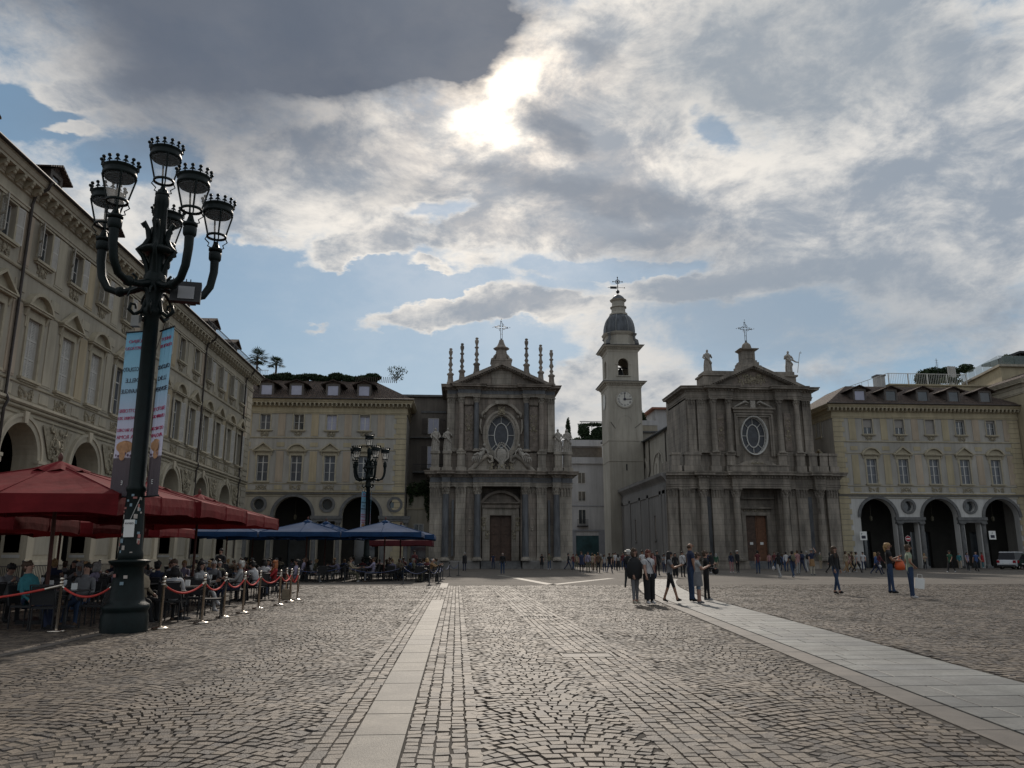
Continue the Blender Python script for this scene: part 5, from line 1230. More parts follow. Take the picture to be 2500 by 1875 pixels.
b.build('dome_rib', mat('lead_grey', (.2, .21, .22), .5, .2, 3), TW)
b = MB(); zl = zt(43.0)
b.lathe(0, 0, [(1.5, zdm-.1), (1.42, zdm+.2), (1.2, zdm+.35), (1.12, zdm+.5), (1.12, zdm+1.1), (1.32, zdm+1.2), (1.32, zdm+1.32), (1.1, zdm+1.4), (1.02, zdm+1.5), (1.02, zl-.3), (1.2, zl-.2), (1.35, zl), (1.2, zl+.05)], 12, smooth=False); b.build('lantern', towerm, TW)
b = MB(); b.lathe(0, 0, [(1.1, zl+.05), (.9, zl+.45), (.5, zl+.8), (.12, zl+.95)], 14); b.build('lantern_cap', slatem, TW)
b = MB(); zx = zl+.95; b.ball((0, 0, zx+.5), .3, n=10); b.tube([(0, 0, zx), (0, 0, zx+2.9)], .06, 5)
for k in range(8): a = k*math.pi/4; L = .75 if k % 2 == 0 else .4; b.tube([(0, 0, zx+2.2), (math.cos(a)*L, 0, zx+2.2+math.sin(a)*L)], .045, 5); 
for k in range(4): a = k*math.pi/2; b.ball((math.cos(a)*.75, 0, zx+2.2+math.sin(a)*.75), .11, n=6)
b.arch(0, zx+2.2, .3, .38, -.03, .03, 0, 2*math.pi, 14); b.box(-1.2, -.15, -.02, .02, zx+1.0, zx+1.4); b.tube([(-1.6, 0, zx+1.2), (1.1, 0, zx+1.2)], .035, 4); b.ball((1.1, 0, zx+1.2), .1, n=6)
b.build('weathervane_cross', blackm, TW)
# ================================================================== LESSER BUILDINGS
def simple_win(parent, x0, x1, z0, z1, y, shut=False, frame=framem, glass=glassd, axis='x'):
    b = MB(); f = .07; b.box(x0, x0+f, y-.03, y+.05, z0, z1); b.box(x1-f, x1, y-.03, y+.05, z0, z1); b.box(x0+f, x1-f, y-.03, y+.05, z0, z0+f); b.box(x0+f, x1-f, y-.03, y+.05, z1-f, z1); xm = (x0+x1)/2; b.box(xm-.035, xm+.035, y-.03, y+.05, z0+f, z1-f)
    o = b.build('window', frame, parent); b = MB(); b.quad((x0+.05, y, z0+.05), (x1-.05, y, z0+.05), (x1-.05, y, z1-.05), (x0+.05, y, z1-.05)); b.build('pane', glass, o)
    if shut:
        w = (x1-x0)/2+.05
        for s in (-1, 1):
            b = MB(); a, c = (x0-w, x0-.02) if s < 0 else (x1+.02, x1+w); b.box(a, c, y-.09, y-.04, z0, z1)
            k = z0+.1
            while k < z1-.1: b.box(a+.06, c-.06, y-.11, y-.09, k, k+.05); k += .12
            b.build('shutter', shutd, o)
    return o
# dark narrow house between the palace and the left church
DH = thing('narrow_house', 'narrow dark house with brown shutters squeezed left of the left church', 'house', (0, 99, 0))
b = MB(); b.box(-8, 1, 0.05, 12, 0, 21.35); b.build('wall', brownst, DH)
b = MB(); b.box(-8.1, 1, -.35, .05, 21.35, 21.6); b.box(-6.1, .2, -.5, .05, 16.0, 16.12); b.build('eaves', darkst, DH)
for z0_, z1_ in ((16.6, 18.6), (12.2, 15.0)): simple_win(DH, -3.9, -2.5, z0_, z1_, -.02, True, glass=lilacg)
b = MB(); b.box(-4.8, -1.6, -.06, .05, 19.3, 19.55); b.box(-5.6, -.4, -1.2, .05, 11.55, 11.75); b.build('balcony_slab', darkst, DH)
b = MB(); b.box(-5.6, -.4, -1.2, -1.15, 12.55, 12.62); [b.box(-5.6+i*.17, -5.57+i*.17, -1.2, -1.17, 11.75, 12.6) for i in range(31)]; b.build('balcony_railing', blackm, DH)
b = MB(); b.box(-1.2, -.5, -.45, .05, 18.0, 18.6); b.build('air_conditioner', whitest, DH)
# low wing below
LW = thing('low_wing', 'low pale wing with ivy beside the left church', 'house', (0, 96, 0))
b = MB(); b.box(-6.1, -3.2, 0, 3, 0, 9.6); b.build('wall', greyst, LW)
b = MB(); b.box(-6.2, -3.2, -.2, 3, 9.6, 9.8); b.box(-6.15, -3.2, -.12, 0, 6.9, 7.1); b.build('cornice', trimc, LW)
simple_win(LW, -5.2, -4.0, 3.2, 5.2, -.05); b = MB(); b.box(-5.5, -3.7, -.08, 0, 0, 2.6); b.build('doorway', glassd, LW)
def leaf_cloud(cs, n, size, m, name, parent=None, seed=1, thin=None):
    """many small leaf blades scattered through ellipsoids (cx,cy,cz,rx,ry,rz)"""
    g = np.random.default_rng(seed); V = []; tot = sum(c[3]*c[4]*c[5] for c in cs)
    P = []
    for c in cs:
        k = int(n*c[3]*c[4]*c[5]/tot)+1; d = g.normal(size=(k, 3)); d /= np.linalg.norm(d, axis=1)[:, None]; r = g.random(k)**.45
        P.append(np.array(c[:3])+d*r[:, None]*np.array(c[3:6]))
    P = np.concatenate(P); k = len(P)
    a = g.normal(size=(k, 3)); a /= np.linalg.norm(a, axis=1)[:, None]; b_ = g.normal(size=(k, 3)); b_ -= a*(a*b_).sum(1)[:, None]; b_ /= np.linalg.norm(b_, axis=1)[:, None]
    s = size*g.uniform(.6, 1.4, k)[:, None]
    V = np.stack([P-a*s, P+b_*s*.45, P+a*s, P-b_*s*.45], 1).reshape(-1, 3); F = np.arange(k*4).reshape(-1, 4)
    me = bpy.data.meshes.new(name); me.from_pydata(V.tolist(), [], F.tolist()); me.materials.append(m); o = bpy.data.objects.new(name, me); link(o, parent); return o
iv = leaf_cloud([(-5.2, -.25, 9.3, 1.2, .35, .9), (-4.0, -.25, 9.5, 1.1, .35, 1.0), (-5.6, -.2, 8.2, .3, .2, .9), (-3.7, -.2, 7.9, .35, .2, 1.4), (-3.5, -.2, 6.3, .18, .15, .9)], 2600, .13, leafl, 'ivy', LW); iv['kind'] = 'stuff'

# white building down the street
WB = thing('white_apartment_block', 'white apartment block with terraces closing the street between the churches', 'building', (0, 134, 0))
whc = mat('whitewash', (.46, .46, .47), .85, .10, .5, .1, 10, streak=True)
b = MB(); b.box(17.5, 25.2, 0, 14, 0, 17.0); b.box(18.6, 25.2, 1.5, 14, 17, 20.2); b.build('wall', whc, WB)
b = MB(); b.box(18.2, 25.2, -.35, 1.5, 17.0, 17.15); b.box(18.2, 25.2, -.35, -.25, 17.15, 18.1); b.box(18.2, 18.3, -.25, 1.5, 17.15, 18.1); b.box(18.2, 25.2, .9, 14, 20.2, 20.35); b.box(18.2, 25.2, .9, 1.0, 20.35, 21.3); b.box(18.2, 18.3, 1.0, 14, 20.35, 21.3); b.build('terrace_parapet', whc, WB)
b = MB(); b.box(19, 25.2, 1.38, 1.5, 17.3, 20.0); b.build('roof_glazing', mat('bronze_glazing', (.15, .13, .11), .4, .2, 2), WB)
for z0_, z1_ in ((13.6, 15.5), (10.6, 12.3), (6.7, 9.2)): simple_win(WB, 20.6, 21.9, z0_, z1_, -.03)
b = MB(); b.box(20.3, 22.2, -.7, 0, 6.3, 6.45); [b.box(20.3+i*.14, 20.33+i*.14, -.7, -.67, 6.45, 7.4) for i in range(14)]; b.box(20.3, 22.2, -.72, -.66, 7.4, 7.46); b.build('balcony', blackm, WB)
b = MB(); b.box(17.5, 25.2, -.15, 0, 5.5, 5.8); b.box(17.5, 25.2, -.06, 0, 9.7, 9.85); b.box(17.5, 20.1, -.12, 0, 0, 5.5); b.box(24.0, 25.2, -.12, 0, 0, 5.5); b.build('stone_base', mat('blue_grey_stone', (.27, .28, .31), .7, .1, 1), WB)
b = MB(); b.box(20.1, 24.0, -.03, 0, 0, 4.8); b.build('shop_window', mat('teal_shopfront', (.03, .075, .085), .3, .4, .6), WB)
SB = thing('side_street_house', 'cream house seen edge-on behind the bell tower', 'house', (0, 0, 0))
b = MB(); b.box(25.2, 34, 121, 133.9, 0, 20.5); b.build('wall', towerm, SB); b = MB(); b.box(24.7, 34, 120.6, 134, 20.5, 20.75); b.build('eaves', darkst, SB)
for z in (5.5, 9.5, 13.5, 17):
    b = MB(); b.box(25.12, 25.2, 123.4, 124.6, z-1.3, z+1.1); b.box(25.12, 25.2, 128.4, 129.6, z-1.3, z+1.1); b.build('window', glassd, SB)
# small building with red roof behind the nave, terrace wall
HB = thing('roof_house', 'small white house with red roof edge above the church nave', 'house', (0, 125, 0))
b = MB(); b.box(32.3, 42, 0, 8, 12, 25.0); b.build('wall', whc, HB); b = MB(); b.box(31.6, 42.5, -.7, 8.5, 25.0, 25.3); b.box(35.2, 36.2, 1, 2, 25.3, 26.0); b.box(39.6, 40.4, 1, 2, 25.3, 26.3); b.build('roof', mat('red_roof_edge', (.28, .12, .08), .8, .2, 2), HB)
b = MB(); b.box(27.3, 32.3, -1, 8, 12, 22.2); b.build('terrace_wall', greyst, HB)
b = MB(); b.box(27.3, 32.3, -1.05, -1, 22.2, 23.0); b.build('parapet', whc, HB)

def tree(name, label, x, y, z, cs, n, size, m, trunk=None, group=None, cat='tree'):
    t = thing(name, label, cat, (x, y, z), 0, group)
    leaf_cloud(cs, n, size, m, 'crown' if cat == 'tree' else 'foliage', t, seed=int(abs(x*7+y*3)) % 999)
    b = MB()
    for tr in (trunk or []): b.tube(*tr)
    if trunk: b.build('trunk', barkm, t)
    return t
def bushc(w, h, k, seed):
    r = random.Random(seed); return [(r.uniform(-w, w)*.8, r.uniform(-.5, .5), h*r.uniform(.3, .75), r.uniform(.25, .5)*w, r.uniform(.5, .9), h*r.uniform(.2, .34)) for _ in range(k)]
# terrace garden behind the street
TB = thing('garden_terrace', 'terraced garden building with pergola behind the bell tower', 'building', (0, 150, 0))
b = MB(); b.box(18, 34, 0, 10, 0, 23.0); b.build('wall', whitest, TB)
b = MB()
for x in (24.2, 26.2, 28.2): b.tube([(x, 1, 23), (x, 1, 27.3)], .08, 5)
b.box(23.8, 30, .9, 1.1, 27.2, 27.4); b.box(23.8, 30, 3.9, 4.1, 27.2, 27.4); b.build('pergola', whitest, TB)
tree('cypress_tree', 'slim dark cypress standing left of the bell tower', 21.6, 152, 22.6, [(0, 0, 2.6, .55, .55, 2.6), (0, 0, 1.2, .7, .7, 1.3), (.05, 0, 4.6, .3, .3, 1.2)], 2200, .2, leafm, [([(0, 0, 0), (0, 0, 4)], [.12, .04], 5)])
tree('terrace_bush', 'large dark bush below the pergola left of the bell tower', 26.6, 151, 22.6, [(0, 0, .9, 2.6, 1.2, 1.3), (-2.0, 0, 2.8, 1.2, .8, 1.5), (1.2, 0, 2.2, 1.9, 1, 1.5), (-3.2, 0, .6, 1.6, .8, .9)], 9000, .24, leafm, [([(-2, 0, -.5), (-2, 0, 2)], [.15, .06], 5)])
tree('pergola_vine', 'climbing vine hanging over the pergola rail', 27.2, 151.4, 26.6, [(-.5, 0, .2, 2.6, .8, .35), (-3, 0, -.2, .7, .6, .6)], 1500, .18, leafm, cat='plant')
tree('round_bush', 'round bush on the terrace right of the bell tower', 29.6, 126, 22.0, [(0, 0, 1.7, 1.35, 1.0, 1.35), (-.9, 0, .9, .9, .8, .8), (.9, 0, 1.0, .8, .8, .8)], 3200, .18, leafm, [([(0, 0, 0), (0, 0, 1.5)], [.1, .05], 5)])

# roof garden of the yellow palace: hedge, palms, pergola
hg = tree('roof_hedge', 'long clipped hedge along the roof ridge of the palace at left', -16, 97.6, 23.0, [(x, 0, .3+.22*math.sin(x*1.7), 1.1, .55, .42+.16*math.sin(x*2.9)) for x in np.arange(-8.5, 5.5, .9)], 19000, .17, leafm, cat='hedge')
tree('potted_olive', 'thin shrub on the right end of the palace roof', -7.9, 97, 22.7, [(0, 0, 1.0, 1.0, .7, .9), (.7, 0, 1.6, .7, .5, .6), (-.7, 0, 1.7, .6, .4, .5), (0, 0, 2.0, .5, .4, .4)], 330, .12, leafm, [([(0, 0, 0), (.1, 0, 1.2)], [.05, .03], 5)]+[([(0, 0, .3), (.9*math.sin(k*1.3), 0, 1.5+.6*math.cos(k*1.3)**2)], [.03, .012], 4) for k in range(9)])
b = MB()
RP = thing('roof_pergola', 'row of short stakes fencing the roof end of the palace', 'fence', (-12.9, 96.5, 22.6))
for i in range(22): bb = MB(); bb.tube([(i*.24, 0, 0), (i*.24+.05, 0, .75)], .04, 4); bb.build('stake', barkm, RP)
PT = thing('palm_terrace', 'white roof terrace with railing under the two palms', 'terrace', (0, 100, 0))
b = MB(); b.box(-28.5, -22.4, 0, 5, 20, 24.0); b.build('wall', brownst, PT)
b = MB(); b.add([(-22.4, 0, 22.6), (-22.4, 5, 22.6), (-23.9, 5, 24.6), (-23.9, 0, 24.6), (-23.9, 0, 22), (-23.9, 5, 22)], [(0, 1, 2, 3), (0, 3, 4), (1, 5, 2)]); b.build('stair_wall', whc, PT)
b = MB(); [b.box(-28.5+i*.2, -28.47+i*.2, 0, .03, 24, 24.8) for i in range(20)]; b.box(-28.5, -24.5, 0, .04, 24.78, 24.84); b.build('railing', steel if False else shutm, PT)
def palm(x, y, z, h, r, label):
    t = thing('palm_tree', label, 'palm', (x, y, z), 0, 'palms on the roof terrace'); b = MB(); b.tube([(0, 0, -.6), (.05, 0, h*.5), (0, 0, h)], [.16, .13, .16], 7); b.build('trunk', barkm, t)
    b = MB(); g_ = random.Random(int(x*10))
    for k in range(44):
        a = g_.uniform(0, 6.28); el = g_.uniform(-.4, 1.25); L = r*g_.uniform(.75, 1.1); d = Vector((math.cos(a)*math.cos(el), math.sin(a)*math.cos(el), math.sin(el)))
        base = Vector((0, 0, h)); stem = base+d*L*.45; b.tube([tuple(base), tuple(stem)], .02, 4)
        for q in range(9):
            aa = (q-4)*.27; s = Vector((-math.sin(a), math.cos(a), 0)); dd = (d*math.cos(aa)+s*math.sin(aa)).normalized(); tip = stem+dd*L*.55+Vector((0, 0, -.15*L*abs(aa)-.12*L))
            w = s*.06; b.add([tuple(stem), tuple(stem+(tip-stem)*.5+w), tuple(tip), tuple(stem+(tip-stem)*.5-w)], [(0, 1, 2, 3)])
    b.build('fronds', leafm, t)
palm(-26.2, 100.5, 24.3, 2.2, 1.8, 'taller bushy palm on the roof terrace, left of the pair'); palm(-23.75, 100.5, 24.3, 1.5, 1.35, 'smaller palm on the roof terrace, right of the pair')

# roof terrace above the right palace
RT = thing('roof_terrace', 'pale roof terrace with white railing above the right palace', 'terrace', (0, 98, 0))
b = MB(); b.box(57.2, 72, 0, 8, 20, 23.6); b.box(57.0, 72, -.2, 8, 23.6, 23.8); b.build('wall', yellow, RT)
b = MB(); b.box(57.0, 68.0, -.1, -.04, 25.2, 25.27); [b.box(57.0+i*.24, 57.03+i*.24, -.08, -.05, 23.8, 25.2) for i in range(46)]
for i in range(5): b.box(57+i*2.7, 57.1+i*2.7, -.1, 0, 23.8, 25.2)
b.add([(57, -.1, 25.2), (50.5, 1, 23.0), (50.5, 1, 23.08), (57, -.1, 25.28)], [(0, 1, 2, 3)]); [b.tube([(56.9-i*.9, 0, 23.2), (56.9-i*.9, 0, 25.2-i*.31)], .03, 4) for i in range(1, 7)]
b.build('terrace_railing', framem, RT)
b = MB(); b.box(55.6, 56.7, .2, 1.3, 22.8, 24.9); b.build('chimney', whitest, RT); b = MB(); b.box(55.5, 56.8, .1, 1.4, 24.9, 25.1); b.build('chimney_cap', darkst, RT)
b = MB(); b.tube([(64.3, .3, 23.8), (64.2, .3, 27.5)], .03, 4)
for k in range(5): b.tube([(64.0, .3, 26.2+k*.26), (64.45, .3, 26.2+k*.26)], .02, 4)
b.build('aerial', blackm, RT)
b = MB(); [b.tube([(66.2+.3*i, 1, 23.8), (66.2+.3*i, 1, 26.6)], .12, 7) for i in range(4)]; b.build('flue', whitest, RT)
tree('terrace_shrub', 'dry shrub in planters on the white-railed terrace', 65.9, 99, 24.2, [(0, 0, .5, 1.2, .5, .6), (1.4, 0, .4, .8, .5, .5)], 700, .14, leafl, [([(0, 0, -.3), (0, 0, .8)], [.04, .02], 4)], cat='shrub')
GT = thing('glass_terrace', 'upper roof terrace with glass parapet at the right edge', 'terrace', (0, 100, 0))
b = MB(); b.add([(72.9, -2, 20), (84, -2, 20), (84, 9.5, 20), (75.4, 9.5, 20), (72.9, -2, 26.4), (84, -2, 26.4), (84, 9.5, 26.4), (75.4, 9.5, 26.4)], [(0, 1, 5, 4), (4, 5, 6, 7), (3, 0, 4, 7)]); b.box(69, 75.3, 9.5, 13, 20, 25.4); b.build('wall', yellow, GT)
b = MB(); b.add([(72.5, -2.4, 26.4), (84, -2.4, 26.4), (84, 9.5, 26.4), (75.0, 9.5, 26.4), (72.5, -2.4, 26.7), (84, -2.4, 26.7), (84, 9.5, 26.7), (75.0, 9.5, 26.7)], [(0, 1, 5, 4), (3, 0, 4, 7), (4, 5, 6, 7), (3, 2, 1, 0)]); b.build('slab_edge', greyst, GT)
b = MB()
for i in range(5):
    f0, f1 = i/5+.004, (i+1)/5-.004; b.add([(72.55+2.5*f0, -2.3+11.8*f0, 26.7), (72.55+2.5*f1, -2.3+11.8*f1, 26.7), (72.55+2.5*f1, -2.3+11.8*f1, 27.9), (72.55+2.5*f0, -2.3+11.8*f0, 27.9)], [(0, 1, 2, 3)])
for i in range(5): b.add([(72.6+2.2*i, -2.3, 26.7), (74.76+2.2*i, -2.3, 26.7), (74.76+2.2*i, -2.3, 27.9), (72.6+2.2*i, -2.3, 27.9)], [(0, 1, 2, 3)])
b.build('glass_parapet', mat('green_glass', (.22, .27, .26), .3, .1, 1, alpha=.55, spec=.4), GT)
b = MB(); b.box(71.9, 72.9, 2, 3, 22.8, 24.2); b.box(76.2, 77.0, -2.05, -2.0, 22.6, 24.4); b.build('window', glassd, GT)
b = MB(); b.box(76.0, 84, -2, 6, 28.4, 28.7); b.tube([(76.3, -1.6, 26.7), (76.3, -1.6, 28.4)], .08, 5); b.build('awning', blackm, GT)
tree('roof_hedge', 'big dark green clipped hedge on the roof at upper right', 72.0, 111, 26.2, [(0, 0, 1.9, 2.4, 1.2, 1.35), (-1.6, 0, 1.3, 1.7, 1.2, 1.5), (2.2, 0, 2.4, 2.0, 1.1, 1.0), (4.4, -1, 2.9, 1.2, 1, .7), (-.8, 0, .4, 1.4, 1, .8)], 9000, .19, leafm, [([(0, 0, -1), (0, 0, 1)], [.15, .1], 5)], cat='hedge')
tree('roof_plants', 'loose leafy plants behind the glass parapet at upper right', 76.8, 99.5, 26.9, [(x, 0, .9+.2*math.sin(x*3), .7, .5, .6) for x in (-1.6, -.6, .4, 1.4, 2.6, 3.8)], 2200, .15, leafl, cat='plant')
# ================================================================== CANDELABRA LAMPS
def lantern_parts():
    """lantern with its neck at z=0: tapered glass, ribs, ring, bracket scrolls, crown"""
    g = MB(); g.lathe(0, 0, [(.19, .34), (.33, .98)], 16, cap=False)
    f = MB(); f.lathe(0, 0, [(.335, .98), (.355, 1.0), (.355, 1.06), (.335, 1.08), (.34, 1.17), (.365, 1.19), (.365, 1.22), (.3, 1.26), (.29, 1.0)], 20, cap=False); f.lathe(0, 0, [(.30, .93), (.33, 1.1), (.12, 1.22), (.01, 1.24)], 16, cap=False)
    f.lathe(0, 0, [(.20, .31), (.235, .31), (.235, .37), (.20, .37)], 18, cap=False)
    for k in range(4):
        a = k*math.pi/2+.5; c, s = math.cos(a), math.sin(a); f.tube([(c*.20, s*.20, .34), (c*.345, s*.345, 1.0)], .022, 4)
        f.tube([(c*.21, s*.21, .33), (c*.26, s*.26, .22), (c*.16, s*.16, .12), (c*.19, s*.19, .04), (c*.11, s*.11, 0)], .016, 4)
    for k in range(14):
        a = 2*math.pi*k/14; c, s = math.cos(a)*.37, math.sin(a)*.37; f.tube([(c, s, 1.2), (c, s, 1.33)], .016, 4); f.ball((c*1.02, s*1.02, 1.36), .044, n=8)
        f.add([(math.cos(a-.2)*.37, math.sin(a-.2)*.37, 1.24), (c, s, 1.34), (math.cos(a+.2)*.37, math.sin(a+.2)*.37, 1.24)], [(0, 1, 2)])
    f.lathe(0, 0, [(.13, -.1), (.16, -.08), (.16, -.02), (.10, 0), (.07, .1), (.05, .18)], 12)
    for q in (g, f): q.v = [(x*.93, y*.93, z*.84) for x, y, z in q.v]
    return g.mesh('glass', lampglass), f.mesh('lantern', irond)
LG, LF = lantern_parts()
def lamp(x, y, label, rot):
    t = thing('street_lamp', label, 'street lamp', (x, y, 0), 0, 'candelabra lamps of the square'); t.rotation_euler.y = -.013
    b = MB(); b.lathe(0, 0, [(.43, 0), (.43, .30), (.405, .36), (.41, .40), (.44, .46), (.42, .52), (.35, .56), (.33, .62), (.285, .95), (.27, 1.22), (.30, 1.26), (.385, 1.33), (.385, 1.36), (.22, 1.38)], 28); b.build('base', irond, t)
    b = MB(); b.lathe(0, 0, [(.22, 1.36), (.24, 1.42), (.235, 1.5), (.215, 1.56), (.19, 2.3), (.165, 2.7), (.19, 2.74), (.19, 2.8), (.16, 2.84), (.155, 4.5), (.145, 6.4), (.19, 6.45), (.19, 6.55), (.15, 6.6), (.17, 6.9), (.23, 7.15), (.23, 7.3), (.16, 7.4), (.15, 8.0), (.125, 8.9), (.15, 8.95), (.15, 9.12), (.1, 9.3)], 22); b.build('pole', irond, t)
    # scrolls and bell leaves on the stem
    b = MB()
    for k in range(5):
        a = rot+k*2*math.pi/5+.6; c, s = math.cos(a), math.sin(a)
        P = lambda r, z: (c*r, s*r, z)
        b.tube([P(.14, 7.3), P(.2, 7.55), P(.28, 7.72), P(.40, 7.84), P(.26, 7.95), P(.18, 8.12), P(.22, 8.32), P(.31, 8.5), P(.35, 8.44), P(.30, 8.36)], [.06, .055, .05, .045, .07, .07, .06, .045, .035, .02], 6)
        b.tube([P(.14, 6.75), P(.2, 6.5), P(.34, 6.4), P(.45, 6.5), P(.42, 6.63), P(.33, 6.62), P(.32, 6.53)], [.045, .045, .045, .042, .036, .03, .02], 6)
        b.tube([P(.12, 6.95), P(.3, 7.0), P(.45, 6.9), P(.5, 6.78)], [.04, .035, .03, .02], 5)
    b.lathe(0, 0, [(.12, 8.12), (.16, 8.02), (.36, 7.9), (.40, 7.84), (.2, 7.8)], 10); b.build('scrollwork', irond, t)
    for k in range(5):
        a = rot+k*2*math.pi/5; c, s = math.cos(a), math.sin(a); P = lambda r, z: (c*r, s*r, z)
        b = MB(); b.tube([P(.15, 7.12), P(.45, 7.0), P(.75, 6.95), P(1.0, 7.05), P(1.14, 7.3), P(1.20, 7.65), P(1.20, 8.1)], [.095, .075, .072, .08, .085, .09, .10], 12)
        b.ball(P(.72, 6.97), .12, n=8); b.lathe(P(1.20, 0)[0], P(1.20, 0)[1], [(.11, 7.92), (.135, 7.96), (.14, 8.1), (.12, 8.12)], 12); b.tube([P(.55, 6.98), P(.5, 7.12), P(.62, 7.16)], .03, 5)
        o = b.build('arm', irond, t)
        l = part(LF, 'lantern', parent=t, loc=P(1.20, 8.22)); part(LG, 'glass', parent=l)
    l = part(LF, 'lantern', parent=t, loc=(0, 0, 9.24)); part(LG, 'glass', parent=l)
    return t
L1 = lamp(-6.45, 16.4, 'near six-lantern green iron street lamp with the chocolate fair banners', R(-112))
L2 = lamp(-6.55, 59.0, 'far six-lantern street lamp rising behind the blue parasols', R(-60))
# floodlight, junction box, stickers and notice on the near lamp
b = MB(); b.cbox((.72, -.15, 6.9), (.60, .12, .48), rz=R(12), rx=R(-12)); b.tube([(.12, 0, 7.1), (.35, -.05, 7.18), (.6, -.08, 7.18)], .035, 5)
for k in range(5): b.cbox((.46+.08*k, -.19+.026*k, 7.18), (.02, .06, .06), rz=R(18))
fl = b.build('floodlight', blackm, L1); b = MB(); b.cbox((.75, -.225, 6.88), (.32, .01, .30), rz=R(12), rx=R(-12)); b.build('floodlight_lens', mat('grey_lens', (.30, .30, .31), .3, .05, 3), fl)
b = MB(); b.box(-.34, -.18, -.2, -.05, 6.15, 6.38); b.build('junction_box', mat('grey_plastic', (.28, .28, .27), .6, .1, 3), L1)
b = MB(); b.cbox((.02, -.235, 1.98), (.20, .006, .34)); nb_ = b.build('notice', paper, L1); part(text_mesh('AVVISO', .05, ink), 'lettering', parent=nb_, loc=(.02, -.24, 2.06)).rotation_euler = (R(90), 0, 0)
r_ = random.Random(5); b = MB()
stk = [mat('sticker_a', (.45, .40, .36), .7, .1, 9), mat('sticker_b', (.20, .28, .33), .7, .1, 9), mat('sticker_c', (.40, .16, .14), .7, .1, 9)]
for k in range(26):
    z = r_.uniform(1.5, 2.65); a = r_.uniform(-2.6, -.5); rr = .225-.045*(z-1.5); b.cbox((rr*math.cos(a)*1.02, rr*math.sin(a)*1.02, z), (r_.uniform(.03, .08), .004, r_.uniform(.03, .09)), m=k % 3, rz=a+math.pi/2)
for k in range(3): a = r_.uniform(-2.2, -.8); b.cbox((.31*math.cos(a), .31*math.sin(a), r_.uniform(.8, 1.1)), (.07, .004, .06), m=k % 3, rz=a+math.pi/2)
st = b.build('stickers', stk, L1); b = MB()
b.tube([(.2*math.cos(t), .2*math.sin(t)-.0, 1.6+.1*math.sin(t*.5)+t*.01) for t in [k*.5 for k in range(26)]], .008, 4); b.tube([(-.19, -.12, 1.6), (0, -.21, 2.1), (.15, -.13, 2.6)], .008, 4); b.build('cord', whitest, L1)

def banner_mat():
    m = bpy.data.materials.new('printed_banner'); m.use_nodes = True; t = m.node_tree; b = t.nodes['Principled BSDF']; b.inputs['Roughness'].default_value = .6
    co = t.nodes.new('ShaderNodeTexCoord'); sp = t.nodes.new('ShaderNodeSeparateXYZ'); t.links.new(co.outputs['Object'], sp.inputs[0])
    mr = t.nodes.new('ShaderNodeMapRange'); t.links.new(sp.outputs[2], mr.inputs[0]); mr.inputs[1].default_value = 0; mr.inputs[2].default_value = 3.5
    rp = t.nodes.new('ShaderNodeValToRGB'); e = rp.color_ramp.elements
    e[0].position = 0; e[0].color = (.04, .035, .045, 1); e[1].position = 1; e[1].color = (.06, .22, .36, 1)
    for p, c in ((.22, (.06, .05, .06, 1)), (.225, (.36, .36, .46, 1)), (.42, (.32, .35, .47, 1)), (.62, (.20, .33, .46, 1)), (.80, (.15, .32, .45, 1)), (.96, (.12, .28, .42, 1))): q = e.new(p); q.color = c
    t.links.new(mr.outputs[0], rp.inputs[0]); t.links.new(rp.outputs[0], b.inputs['Base Color'])
    tr = t.nodes.new('ShaderNodeBsdfTranslucent'); t.links.new(rp.outputs[0], tr.inputs[0]); ms = t.nodes.new('ShaderNodeMixShader'); ms.inputs[0].default_value = .30
    t.links.new(b.outputs[0], ms.inputs[1]); t.links.new(tr.outputs[0], ms.inputs[2]); t.links.new(ms.outputs[0], t.nodes['Material Output'].inputs[0]); return m
bmat_ = banner_mat(); redink = mat('magenta_ink', (.42, .03, .10), .6, .05, 3); waf = mat('wafer_print', (.50, .27, .14), .7, .2, 8); choc = mat('chocolate_print', (.10, .06, .10), .7, .1, 8)
